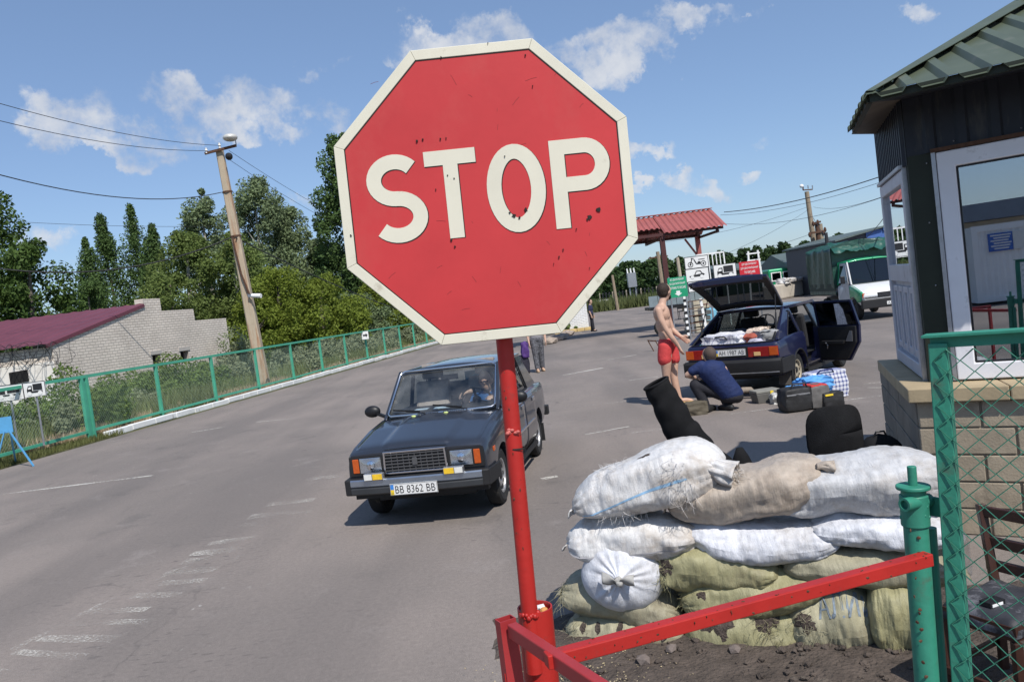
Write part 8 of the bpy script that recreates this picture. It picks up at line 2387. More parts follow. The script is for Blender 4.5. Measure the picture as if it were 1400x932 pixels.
for s in (1, -1):
 tside([(1.34, 1.20), (1.22, 1.20), (.64, 1.96), (.74, 1.98)], s, 'front_pillar', M_WHT_SHADE)
 tside([(.10, 1.20), (-.05, 1.20), (-.05, 1.98), (.06, 1.98)], s, 'rear_pillar', M_GRN)
 tside([(1.22, 1.20), (.10, 1.20), (.08, 1.94), (.68, 1.94)], s, 'side_window', M_DARKGLASS, .01, .915, .785, 0)
 d = tside([(1.12, .52), (.12, .52), (.10, 1.95), (.66, 1.95), (1.16, 1.25)], s, 'door', M_WHT_SHADE, .012, .965, .812, .004)
 tside([(1.06, 1.27), (.20, 1.27), (.19, 1.86), (.62, 1.86)], s, 'door_window', M_DARKGLASS, .006, .968, .818, 0, d)
 fn = skin_patch(TST, 1.20, 2.16, .60, .95, s, .01, 'front_wing', M_GRN, trk, zt=lambda x: interp_st(TST, x)[3] - .0)
 cut_ = MB(); cut_.cyl((1.45, s * .5, .36), (1.45, s * 1.3, .36), .43, n=32); c = cut_.build('c', M_TRIMBLK); c.parent = trk; cut(fn, [c])
 mb = MB(); mb.box((1.02, s * 1.08, 1.38), (.08, .14, .26)); mb.bar((1.05, s * .95, 1.3), (1.03, s * 1.03, 1.36), .03, .03); mb.build('door_mirror', M_BLACK, trk, bevel=.02)
 make_wheel(trk, 1.45, s * .83, .36, .2, s, M_TRIMBLK); make_wheel(trk, -1.6, s * .83, .36, .2, s, M_TRIMBLK)
 mb = MB(); mb.box((2.19, s * .62, .80), (.06, .34, .17)); hl = mb.build('headlight', M_LAMP, trk, bevel=.01)
 mb = MB(); mb.box((2.165, s * .62, .80), (.05, .32, .15)); mb.build('reflector', M_REFL, hl)
 mb = MB(); mb.box((2.16, s * .845, .80), (.09, .10, .17)); mb.build('turn_lamp', M_AMBER, trk, bevel=.01)
bent_pane('windscreen', [(1.34, -.86, 1.22), (1.34, .86, 1.22), (.72, .76, 1.96), (.72, -.76, 1.96)], M_DARKGLASS, trk, .08)
mb = MB(); mb.box((2.23, 0, .80), (.05, .86, .15)); gr_ = mb.build('grille', M_BLACK, trk, bevel=.01)
for k in range(4):
 mb = MB(); mb.box((2.258, 0, .745 + k * .036), (.012, .82, .008)); mb.build('grille_slat', M_SLAT, gr_)
mb = MB(); mb.ball((1.85, .25, 1.06), (.22, .16, .01), 16, 6); mb.build('bonnet_patch', mat('grey_filler_patch', (.42, .43, .43), .6), trk)
mb = MB(); mb.bar((2.27, -.98, .52), (2.27, .98, .52), .14, .30); mb.build('bumper', M_TRIMBLK, trk, bevel=.03)
plate(trk, Matrix(((0, 0, 1, 2.35), (1, 0, 0, 0), (0, 1, 0, .50), (0, 0, 0, 1))), 'AH 64', .40, .112, False)
for y0 in (.3, -.25):
 mb = MB(); mb.bar((1.38, y0, 1.24), (1.24, y0 - .5, 1.36), .02, .02); mb.build('wiper', M_BLACK, trk)
mb = MB(); mb.box((-1.4, 0, .62), (3.2, .8, .2)); mb.box((1.0, 0, .5), (1.6, .9, .25)); mb.build('chassis', M_TRIMBLK, trk)
for s in (1, -1):
 for k in range(3):
  mb = MB(); mb.box((-1.50, s * 1.0, .93 + k * .135), (2.96, .03, .125)); mb.build('side_board', M_DKG if k else M_TARP, trk)
mb = MB(); mb.box((-1.5, 0, .85), (2.96, 1.98, .06)); mb.build('load_bed', M_TRIMBLK, trk)
# tarpaulin with sagging top and folds
P = []
for i in range(45):
 f = i / 44; x = -.06 - 2.92 * f; row = []
 for j in range(61):
  g_ = j / 60
  per_ = g_ * (1.45 + 2.0 + 1.45)
  if per_ < 1.45: y, z = -1.03, 1.10 + per_
  elif per_ < 3.45: y, z = -1.03 + (per_ - 1.45) * 1.03, 2.55 + .20 * math.sin((per_ - 1.45) / 2 * math.pi)
  else: y, z = 1.03, 2.55 - (per_ - 3.45)
  hoop = abs(math.sin(f * math.pi * 3))
  y += (.035 * math.sin(f * 26 + z * 2) * (1 if 0 < per_ < 1.45 else (-1 if per_ > 3.45 else 0)) * .5 - .03 * hoop * math.copysign(1, y) * (1 if abs(y) > 1 else 0)); z -= .10 * hoop * (1 if abs(y) < 1.0 else 0) + .03 * noise.noise(Vector((x * 3, y * 3, 1)))
  row.append((x, y, z))
 P.append(row)
mb = MB(); mb.grid(P); mb.build('tarpaulin', M_TARP, trk, smooth=180)
for x in (-.055, -2.985):
 mb = MB(); q = [(x + .06 * (1 if x > -1 else -1) * noise.noise(Vector((y, z, 3))), y, z) for y, z in [(-1.03, 1.1), (1.03, 1.1), (1.03, 2.55), (.6, 2.68), (0, 2.74), (-.6, 2.68), (-1.03, 2.55)]]
 mb.add(q, [tuple(range(7))]); mb.build('tarpaulin_end', M_TARP, trk)
# loose shiny folds of tarpaulin piled at the front of the roof
P = []
for i in range(31):
 row = []
 for j in range(15):
  u, v = i / 30, j / 14; row.append((.28 - .9 * v + .06 * noise.noise(Vector((u * 9, v * 4, 2))), -1.02 + 2.04 * u, 2.34 + .36 * math.sin(v * 1.7) + .09 * noise.noise(Vector((u * 7, v * 5, 4))) + .05 * noise.noise(Vector((u * 17, v * 9, 1)))))
 P.append(row)
mb = MB(); mb.grid(P); mb.build('tarpaulin_fold', mat('glossy_green_tarpaulin', (.018, .085, .062), .3, var=.2, vs=4, spec=.7), trk, smooth=180, recalc=False)
# ------------------------------------------------------------------ far green truck
fc = A(1064, 384, 64)
ft = thing('cab_truck', 'distant green truck with a white framed cab behind the concrete block', 'truck', (fc.x, 64, 0), 0.0)
cabz = A(1060, 367.5, 64).z
mb = MB(); mb.box((0, 0, (cabz + .7) / 2), (2.1, 1.9, cabz - .7)); mb.build('cab', M_GRN, ft, bevel=.12)
mb = MB(); mb.box((-.45, -.97, cabz - .62), (.7, .04, .6)); f_ = mb.build('window', M_DARKGLASS, ft)
mb = MB(); mb.ring([(-.86, -.36), (-.04, -.36), (-.04, .36), (-.86, .36)], [(-.78, -.28), (-.12, -.28), (-.12, .28), (-.78, .28)], frame((0, -.98, cabz - .62), (1, 0, 0)), 0, .03); mb.build('window_frame', M_WHITE, f_)
mb = MB(); mb.box((.5, -.97, cabz - .62), (.7, .04, .55)); f_ = mb.build('window', M_DARKGLASS, ft)
mb = MB(); mb.ring([(.08, -.34), (.92, -.34), (.92, .34), (.08, .34)], [(.15, -.27), (.85, -.27), (.85, .27), (.15, .27)], frame((0, -.98, cabz - .62), (1, 0, 0)), 0, .03); mb.build('window_frame', M_WHITE, f_)
mb = MB(); mb.box((.35, -.97, cabz - 1.3), (1.1, .05, .6)); mb.build('door', M_WHITE, ft)
mb = MB(); mb.box((1.75, .2, 1.7), (1.2, 2.0, 1.3)); mb.build('load_body', M_GRN, ft)
for x in (-.3, 1.8):
 for y in (-.85, .85): make_wheel(ft, x, y, .45, .26, -1 if y < 0 else 1, M_TRIMBLK)
# ================================================================== CHECKPOINT FURNITURE IN THE MIDDLE DISTANCE
YS = 29.5
def board(name, label, corners, Y, m, posts=True):
 (xa, ya), (xb, yb) = corners
 a, b = A(xa, ya, Y), A(xb, yb, Y)
 c = (a + b) / 2
 t = thing(name, label, 'sign', (c.x, Y, 0))
 w, h = b.x - a.x, a.z - b.z
 M = frame(c, (1, 0, 0)); mb = MB(); mb.prism([(-w / 2, -h / 2), (w / 2, -h / 2), (w / 2, h / 2), (-w / 2, h / 2)], M, -.02, 0); mb.build('plate', m, t, world=True)
 if posts:
  for x in (-w * .4, w * .4):
   mb = MB(); mb.cyl((c.x + x, Y + .04, 0), (c.x + x, Y + .04, c.z + h / 2 + .04), .025, n=8); mb.build('post', M_STEEL, t, world=True)
 return t, M, w, h
M_SGREEN = mat('sign_green', (.01, .27, .13), .5, var=.06)
M_SREDB = mat('sign_bright_red', (.52, .018, .03), .5, var=.06)
def lines(t, M, w, h, rows, y0, lh, m):
 for k, (txt, fw) in enumerate(rows):
  text_obj(txt, M @ Matrix.Translation((0, h * (y0 - k * .20), 0)), w * fw, h * lh, .004, m, 'lettering', t, world=True, bold=.012)
t, M, w, h = board('green_channel_sign', 'green board with white lettering and a down arrow beside the shirtless man', ((912, 380.5), (941, 404.5)), 27.5, M_SGREEN)
lines(t, M, w, h, [('БЕЗ ДЕКЛАРУВАННЯ', .72), ('БЕЗ ДЕКЛАРИРОВАНИЯ', .82), ('NOTHING TO DECLARE', .84)], .38, .125, M_SIGNW)
mb = MB(); mb.prism([(-.1 * w, -.18 * h), (.1 * w, -.18 * h), (.1 * w, -.30 * h), (.2 * w, -.30 * h), (0, -.44 * h), (-.2 * w, -.30 * h), (-.1 * w, -.30 * h)], M, .002, .005); mb.build('arrow', M_SIGNW, t, world=True)
t, M, w, h = board('red_channel_sign', 'red board with white lettering and arrow above the raised tailgate', ((1010, 358.8), (1040, 382)), YS, M_SREDB)
lines(t, M, w, h, [('ДЛЯ ДЕКЛАРУВАННЯ', .74), ('ДЛЯ ДЕКЛАРИРОВАНИЯ', .88), ('TO DECLARE', .55)], .36, .12, M_SIGNW)
mb = MB(); mb.prism([(-.11 * w, -.17 * h), (.11 * w, -.17 * h), (.11 * w, -.31 * h), (.2 * w, -.31 * h), (0, -.46 * h), (-.2 * w, -.31 * h), (-.11 * w, -.31 * h)], M, .002, .005); mb.build('arrow', M_SIGNW, t, world=True)
def psign(label, xa, ya, xb, yb, kd, Y=YS):
 a, b = A(xa, ya, Y), A(xb, yb, Y); c = (a + b) / 2; c.z = (a.z + b.z) / 2
 pict_sign('pictogram_sign', label, c, (1, 0, 0), b.x - a.x, a.z - b.z, kd, [((b.x - a.x) * .46, 0, c.z), (-(b.x - a.x) * .46, 0, c.z)])
psign('white plate with a black motorcycle pictogram, top of the rack', 935, 352, 969.5, 365, 'motorcycle')
psign('white plate with a black car pictogram below the motorcycle plate', 936.5, 368, 970.5, 382.5, 'car')
psign('white plate partly hidden at the bottom of the pictogram rack', 940, 385.5, 973, 396, 'trailer')
psign('white plate with a black lorry pictogram right of the car plate', 974.5, 362.5, 1008, 379, 'truck')
# white barred gate behind the signs
ga, gb2 = A(952, 349, 33), A(989, 344, 33)
t = thing('barred_gate', 'white barred gate standing behind the motorcycle pictogram', 'gate', ((ga.x + gb2.x) / 2, 33, 0))
mb = MB(); mb.bar(ga, (gb2.x, 33, ga.z), .05, .06); mb.build('top_rail', M_WHITE, t, world=True)
mb = MB(); mb.bar((ga.x, 33, ga.z - 1.1), (gb2.x, 33, ga.z - 1.1), .05, .06); mb.build('bottom_rail', M_WHITE, t, world=True)
for k in range(8):
 x = ga.x + (gb2.x - ga.x) * k / 7; mb = MB(); mb.bar((x, 33, (0 if k in (0, 7) else ga.z - 1.1)), (x, 33, ga.z), .05 if k in (0, 7) else .035, .04, up=(0, 1, 0)); mb.build('bar', M_WHITE, t, world=True)
# striped barrier post with rungs
p0, p1 = A(942, 463, 28), A(940, 404, 28)
t = thing('striped_stand', 'black and white striped post joined by rungs to a white post near the green board', 'barrier post', (p0.x, 28, 0))
nst = 14
mbw, mbk = MB(), MB()
for k in range(nst):
 z0, z1 = p1.z * k / nst, p1.z * (k + 1) / nst; (mbw if k % 2 else mbk).bar((p0.x, 28, z0), (p0.x, 28, z1), .09, .07, up=(0, 1, 0))
mbw.build('white_bands', M_WHITE, t, world=True); mbk.build('black_bands', M_BLACK, t, world=True)
q = A(957.5, 408, 28.6); mb = MB(); mb.bar((q.x + .1, 28.6, 0), (q.x, 28.6, q.z), .09, .07, up=(0, 1, 0)); mb.build('white_post', M_WHITE, t, world=True)
for k in range(5):
 z = .25 + k * .26; mb = MB(); mb.bar((p0.x, 28, z), (q.x + .08, 28.6, z), .03, .03); mb.build('rung', M_RUST, t, world=True)
M_PALE = mat('pale_boards', (.46, .41, .31), .8, var=.15)
t = thing('board_stack', 'stack of pale boards behind the striped post', 'boards', (A(952, 430, 31).x, 31, 0))
for k in range(6):
 mb = MB(); mb.box((A(952, 430, 31).x + .05 * (k % 2), 31, .1 + k * .21), (.9, .7, .16)); mb.build('plank', M_PALE, t, world=True)
c = A(971, 433, 31.5); t = tag(soft_box((0, 0, .4), (.5, .5, .85), mat('light_blue_plastic', (.16, .42, .58), .5), 'plastic_barrel', None, 3, .05), 'light blue plastic barrel left of the hatchback under the tailgate strut', 'barrel'); t.location = (c.x, 31.5, 0)
# table and chair under the green board
c = G(925, 437)
t = thing('table', 'small table with a white top and black legs beside the shirtless man', 'table', c)
mb = MB(); mb.box((0, 0, .80), (1.5, .6, .05)); mb.build('table_top', M_WHITE, t)
for x in (-.68, .68):
 for y in (-.25, .25): mb = MB(); mb.bar((x, y, 0), (x, y, .78), .05, .05, up=(0, 1, 0)); mb.build('leg', M_BLACK, t)
t = thing('folding_chair', 'black folding chair in front of the white topped table', 'chair', c + Vector((.25, -.45, 0)))
mb = MB(); mb.box((0, 0, .45), (.42, .42, .05)); mb.build('seat', M_BLACK, t)
mb = MB(); mb.box((0, .2, .75), (.42, .04, .35)); mb.build('backrest', M_BLACK, t)
for x in (-.19, .19):
 for y in (-.19, .19): mb = MB(); mb.bar((x, y, 0), (x, y, .45 if y < 0 else .9), .03, .03, up=(0, 1, 0)); mb.build('leg', M_BLACK, t)
c = A(928, 408, 31); t = thing('flatbed_trailer', 'grey ribbed trailer side behind the green board', 'trailer', (c.x, 31, 0))
for k in range(6): mb = MB(); mb.box((c.x - 1.0 + k * .36, 31, c.z), (.34, .06, .42)); mb.build('side_panel', mat('trailer_grey', (.22, .27, .29), .5, .3), t, world=True)
mb = MB(); mb.box((c.x, 31.6, c.z - .28), (2.3, 1.3, .12)); mb.build('bed', M_BLACK, t, world=True)
for x in (-.7, .7): make_wheel(t, x, .3, .33, .2, -1, M_TRIMBLK)
# concrete block with white sacks
b0, b1 = G(1062, 411), G(1108, 402)
t = thing('concrete_block', 'pale concrete road block topped with white sacks beyond the hatchback', 'concrete block', (b0 + b1) / 2, math.atan2(b1.y - b0.y, b1.x - b0.x))
mb = MB(); L_ = (b1 - b0).length; mb.box((0, .5, .52), (L_, .9, 1.04)); mb.build('block', mat('pale_concrete', (.50, .45, .38), .85, var=.12, vs=1.5), t, bevel=.12)
ang = t.rotation_euler.z
for k, (dx, lab) in enumerate([(-.75, 'left white sack of three on the concrete road block'), (.05, 'middle white sack of three on the concrete road block'), (.75, 'right white sack of three, a flatter one, on the road block')]):
 o = tag(soft_box((0, 0, .17), (1.0, .7, .38 - .08 * k), S_WHITE, 'white_sack', None, 30 + k, .25), lab, 'sack', 'white sacks on the concrete block')
 o.location = ((b0 + b1) / 2) + Vector((dx, dx * (b1.y - b0.y) / (b1.x - b0.x) + .4, 1.03)); o.rotation_euler = (0, 0, ang)
# yard fence, transformer and small poles far left of the canopy
fa, fb_ = G(822, 420), G(900, 413)
t = thing('yard_fence', 'grey bar fence with weeds across the far end of the yard', 'fence', fa)
for k in range(17):
 p = fa.lerp(fb_, k / 16); mb = MB(); mb.bar((p.x, p.y, 0), (p.x, p.y, 1.9), .14, .1, up=(0, 1, 0)); mb.build('post', M_CONC if k % 4 == 0 else M_WIRE, t, world=True)
for z in (.3, 1.7): mb = MB(); mb.bar((fa.x, fa.y, z), (fb_.x, fb_.y, z), .06, .06); mb.build('rail', M_WIRE, t, world=True)
c = A(864, 385, 95); t = thing('transformer', 'grey transformer box with three insulators on a frame in the far yard', 'transformer', (c.x, 95, 0))
mb = MB(); mb.box((c.x, 95, c.z + .2), (1.0, .8, 1.7)); mb.build('tank', M_STEEL, t, world=True)
for k in range(3): mb = MB(); mb.cyl((c.x - .4 + .4 * k, 95, c.z + 1.05), (c.x - .44 + .4 * k, 95, c.z + 1.6), .09, n=8); mb.build('insulator', M_WHITE, t, world=True)
for x in (-.35, .35): mb = MB(); mb.bar((c.x + x, 95, 0), (c.x + x, 95, c.z - .6), .14, .14, up=(0, 1, 0)); mb.build('leg', M_STEEL, t, world=True)
def small_pole(px, pyt, Y, lab, m=M_WOOD, arm=True):
 p = A(px, pyt, Y); q = A(px + (hy(px) - pyt) * .12 + 2, hy(px), Y); t = thing('utility_pole', lab, 'utility pole', (q.x, Y, 0))
 mb = MB(); mb.cyl((q.x, Y, 0), p, .17, .13, 8); mb.build('shaft', m, t, world=True)
 if arm: mb = MB(); mb.bar(p + Vector((-.7, 0, -.4)), p + Vector((.7, 0, -.4)), .1, .1); mb.build('crossarm', M_RUST, t, world=True)
small_pole(837, 376, 80, 'short pale pole just right of the stop sign edge', arm=False)
small_pole(899, 344, 58, 'pole with a crossarm beside the left canopy post')
small_pole(926, 352, 62, 'thin pale pole left of the motorcycle pictogram', M_CONC, False)
t = thing('steel_tower', 'small white lattice top standing above the red board', 'mast', (A(1030, 350, 60).x, 60, 0))
c = A(1030, 350, 60)
for x in (-.45, .45): mb = MB(); mb.bar((c.x + x * 1.2, 60, 0), (c.x + x * .8, 60, c.z + .4), .12, .12, up=(0, 1, 0)); mb.build('leg', M_WHITE, t, world=True)
for z in (0, .5, -.6): mb = MB(); mb.bar((c.x - .5, 60, c.z + z - .3), (c.x + .5, 60, c.z + z - .3), .1, .1); mb.build('brace', M_WHITE, t, world=True)
p = G(826, 420)
t = tag((lambda m_: (m_.box((0, 0, .5), (1.6, .8, 1.0)), m_.build('white_block', M_WHITE, bevel=.08))[1])(MB()), 'white concrete block at the left end of the far yard fence', 'concrete block'); t.location = p
# rubble by the kiosk
for k, (px, py) in enumerate([(752, 470), (760, 466), (768, 464), (775, 459)]):
 p = G(px, py); m_ = MB(); lump(m_, (0, 0, .12), (.5, .35, .18), 200 + k); o = tag(m_.build('rubble', mat('pinkish_rubble', (.34, .28, .23), .9, var=.3, vs=6) if k == 0 else bpy.data.materials['pinkish_rubble'], recalc=False), 'broken kerb rubble lying left of the yellow kerb stones', 'rubble', 'rubble by the white kiosk'); o.location = p
bush(G(770, 455), .9, .7, 900, .2, 'bush', 'small weed clump at the foot of the white kiosk')
# ================================================================== PEOPLE
def capsule(mb, a, b, ra, rb, n=14):
 mb.cyl(a, b, ra, rb, n); mb.ball(a, ra, n, 8); mb.ball(b, rb, n, 8)
def chain(mb, pts, rs):
 for (a, b, ra, rb) in zip(pts, pts[1:], rs, rs[1:]): capsule(mb, a, b, ra, rb)
def skinmesh(name, mb, m, parent, vox=.012, sm=4):
 o = mb.build(name, m, parent, world=True); return remesh(o, vox, sm)
def hand(mb, wrist, d, pn, size=1.0, curl=.35):
 """palm, four unequal bent fingers and a thumb; d along the fingers, pn palm normal"""
 d = Vector(d).normalized(); pn = Vector(pn); pn = (pn - d * pn.dot(d)).normalized(); s = d.cross(pn)
 w = Vector(wrist)
 for k in (-1, 0, 1): capsule(mb, w + s * (.012 * k * size), w + d * (.085 * size) + s * (.022 * k * size), .020 * size, .017 * size, 10)
 for k, L_ in enumerate((.070, .082, .076, .060)):
  b = w + d * (.088 * size) + s * ((-.033 + .022 * k) * size); m1 = b + (d + pn * curl * .5).normalized() * L_ * .5 * size; m2 = m1 + (d + pn * curl * 1.6).normalized() * L_ * .5 * size
  chain(mb, [b, m1, m2], [.0105 * size, .0098 * size, .0085 * size])
 b = w + d * (.03 * size) - s * (.03 * size); m1 = b + (d * .6 - s * .7 + pn * .3).normalized() * .045 * size; m2 = m1 + (d + pn * .3).normalized() * .035 * size
 chain(mb, [b, m1, m2], [.015 * size, .0125 * size, .010 * size])
def head(mb, c, f, r=.105, upv=(0, 0, 1)):
 """skull, jaw, nose, ears; f faces"""
 c = Vector(c); f = Vector(f).normalized(); u = Vector(upv).normalized(); s = f.cross(u).normalized(); u = s.cross(f)
 R_ = Matrix((f, s, u)).transposed()
 mb.ball(c + u * .02, (r * 1.0, r * .80, r * 1.08), 18, 12, R_); mb.ball(c + f * r * .28 - u * r * .55, (r * .62, r * .58, r * .70), 14, 10, R_)
 mb.ball(c + f * r * .98 - u * r * .12, (r * .22, r * .14, r * .26), 10, 8, R_); mb.ball(c + f * r * .82 - u * r * .58, (r * .14, r * .30, r * .10), 10, 6, R_); mb.ball(c + f * r * .80 + u * r * .20, (r * .14, r * .52, r * .12), 10, 6, R_)
 for k in (-1, 1): mb.ball(c + s * (k * r * .80) - u * r * .05, (r * .20, r * .10, r * .32), 8, 8, R_)
 return R_, s, u
def face_bits(parent, c, f, r, m_hair, cut_z=.1, back=.25, beard=False):
 c = Vector(c); f = Vector(f).normalized(); u = Vector((0, 0, 1)); s = f.cross(u).normalized(); R_ = Matrix((f, s, u)).transposed()
 mb = MB(); mb.ball(c + u * .035 - f * r * back, (r * 1.0, r * .90, r * 1.05), 18, 12, R_); mb.ball(c - f * r * .45 - u * r * .1, (r * .68, r * .82, r * .75), 16, 10, R_)
 if beard: mb.ball(c + f * r * .38 - u * r * .68, (r * .58, r * .62, r * .5), 12, 8, R_)
 skinmesh('hair', mb, m_hair, parent, .009, 2)
 for k in (-1, 1):
  m2 = MB(); m2.ball(c + f * r * .88 + s * (k * r * .34) + u * r * .04, r * .10, 8, 6); m2.build('eye', M_BLACK, parent, world=True)
M_HAIR = mat('dark_brown_hair', (.030, .018, .012), .7, var=.3, vs=60, bump=.5, bs=200)
M_SKINP = mat('pale_tanned_skin', (.53, .335, .245), .5, var=.10, vs=5)
M_SHORT = mat('coral_red_shorts', (.56, .055, .055), .75, var=.14, vs=12, bump=.4, bs=22, bdist=.02)
YM = 13.17
def J(x, y, d=0.0): return A(860 + x * .2255, 370 + y * .2255, YM + d)
foot = J(300, 800); man = thing('person', 'shirtless person in coral red shorts and sandals standing by the open boot, looking away', 'person', (foot.x, YM, 0))
R3 = Matrix.Rotation(math.radians(-32), 3, 'Y')
mb = MB()
hc = J(216, 130, .04); fdir = Vector((.80, .58, -.06))
head(mb, hc, fdir, .118)
capsule(mb, J(206, 170, .02), J(198, 218), .062, .072)
mb.ball(J(197, 262), (.135, .200, .175), 18, 12); mb.ball(J(188, 232), (.085, .225, .075), 18, 10); mb.ball(J(206, 325), (.122, .172, .17), 18, 12); mb.ball(J(222, 385), (.118, .165, .15), 18, 12); mb.ball(J(232, 440), (.135, .175, .14), 18, 12)
mb.ball(J(232, 272, -.07), (.05, .08, .06), 12, 8); mb.ball(J(165, 262, -.08), (.05, .09, .10), 12, 8)
chain(mb, [J(178, 240, -.22), J(196, 300, -.25), J(226, 358, -.27), J(262, 408, -.26), J(296, 452, -.22)], [.066, .057, .046, .045, .033]); hand(mb, J(298, 455, -.22), (.35, -.02, -.94), (.9, .3, .3), 1.1)
chain(mb, [J(214, 234, .20), J(240, 300, .23), J(262, 355, .22), J(288, 380, .16), J(312, 398, .08)], [.064, .055, .046, .044, .032]); hand(mb, J(313, 399, .08), (.72, -.15, -.65), (.4, -.6, -.5), 1.1)
# legs
an1, an2 = J(246, 776, -.02), J(308, 778, .05)
gz1 = Vector((an1.x, an1.y, .0)); gz2 = Vector((an2.x, an2.y, .0))
chain(mb, [J(222, 470, -.10), J(224, 560, -.10), J(226, 640, -.08), J(232, 690, -.05), an1], [.112, .092, .066, .064, .042])
chain(mb, [J(250, 470, .10), J(268, 560, .10), J(272, 640, .08), J(284, 700, .07), an2], [.112, .088, .066, .062, .040])
for an in (an1, an2):
 z0 = an.z - .085 if an.z < .25 else .03
 h_ = Vector((an.x - .02, an.y, .045)); tv = Vector((.95, .05, 0)) if an is an2 else Vector((.85, -.2, 0))
 chain(mb, [an, h_], [.042, .042]); chain(mb, [h_, h_ + tv * .13, h_ + tv * .22 + Vector((0, 0, -.012))], [.042, .040, .028])
 for k in range(5): capsule(mb, h_ + tv * .2 + Vector((0, -.032 + .016 * k, -.012)), h_ + tv * (.262 - .012 * k) + Vector((0, -.034 + .017 * k, -.022)), .0125, .010, 8)
skinmesh('body', mb, M_SKINP, man, .0125, 4)
face_bits(man, hc, fdir, .118, M_HAIR, beard=True)
mb = MB(); mb.ball(J(231, 440), (.150, .192, .135), 20, 12)
chain(mb, [J(222, 460, -.095), J(216, 505, -.10), J(216, 538, -.10)], [.126, .118, .117]); chain(mb, [J(250, 460, .095), J(262, 500, .10), J(268, 532, .10)], [.126, .117, .116])
skinmesh('shorts', mb, M_SHORT, man, .014, 3)
for an in (an1, an2):
 mb = MB(); tv = Vector((.95, .05, 0)) if an is an2 else Vector((.85, -.2, 0)); mb.bar((an.x - .08, an.y, .012), Vector((an.x - .02, an.y, .012)) + tv * .27, .10, .022); sd_ = mb.build('sandal', mat('yellowish_sandal', (.50, .36, .14), .7) if an is an1 else bpy.data.materials['yellowish_sandal'], man, world=True, bevel=.01)
# crouching man
YK = 11.95
def K(x, y, d=0.0): return A(860 + x * .2575, 360 + y * .2575, YK + d)
kp = K(470, 790); cr = thing('person', 'crouching person in a navy T-shirt and dark trousers behind the number plate', 'person', (kp.x, YK, 0))
mb = MB(); hcr = K(425, 492, .16); head(mb, hcr, (-.25, .85, -.5), .108)
capsule(mb, K(432, 520, .12), K(440, 545, .06), .06, .07)
chain(mb, [K(440, 570, .05), K(500, 640, .03), K(535, 690, .03)], [.15, .135, .125])
chain(mb, [K(352, 560, .06), K(322, 585, .10), K(310, 592, .12), K(330, 600, .30), K(360, 610, .42)], [.06, .05, .046, .042, .033]); hand(mb, K(362, 611, .43), (.3, .9, -.1), (0, 0, -1))
chain(mb, [K(500, 560, .08), K(520, 600, .26), K(470, 590, .44)], [.06, .046, .034]); hand(mb, K(468, 590, .45), (-.4, .8, 0), (0, 0, -1))
chain(mb, [K(520, 700, .02), K(350, 645, .12), K(415, 770, .06)], [.09, .07, .05]); chain(mb, [K(565, 705, .02), K(500, 690, .30), K(528, 765, .0)], [.09, .07, .05])
skinmesh('body', mb, M_SKINP, cr, .0125, 4)
face_bits(cr, hcr, (-.25, .85, 0), .108, mat('greying_hair', (.075, .055, .045), .8, var=.3, vs=60), back=.30)
M_NAVY = mat('navy_tshirt_cloth', (.010, .022, .085), .8, var=.18, vs=8, bump=.6, bs=11, bdist=.03)
M_DTR = mat('dark_trouser_cloth', (.018, .018, .024), .85, var=.2, vs=12, bump=.4, bs=14, bdist=.02)
mb = MB()
for k in range(9):
 f = k / 8; c = K(438, 570, .05).lerp(K(540, 690, .0), f); mb.ball(c, (.208 - .02 * f, .172, .168 - .03 * f), 18, 12)
capsule(mb, K(385, 545, .06), K(338, 572, .08), .085, .075); capsule(mb, K(480, 545, .08), K(512, 585, .18), .085, .07)
skinmesh('tshirt', mb, M_NAVY, cr, .014, 3)
mb = MB(); mb.ball(K(545, 705, 0), (.18, .17, .11), 16, 10); chain(mb, [K(520, 700, .02), K(352, 645, .12), K(398, 735, .08), K(416, 785, .06)], [.112, .090, .075, .066]); chain(mb, [K(570, 705, .02), K(500, 690, .30), K(528, 768, .0)], [.108, .088, .062])
skinmesh('trousers', mb, M_DTR, cr, .014, 3)
for (x, y, d, v) in ((430, 795, .05, (.25, .3)), (525, 780, -.02, (-.2, .35))):
 c = K(x, y, d); mb = MB(); v = Vector((*v, 0)).normalized(); chain(mb, [(c.x - v.x * .08, c.y - v.y * .08, .05), (c.x + v.x * .04, c.y + v.y * .04, .055), (c.x + v.x * .16, c.y + v.y * .16, .035)], [.048, .05, .038]); skinmesh('shoe', mb, M_TRIMBLK, cr, .012, 2)
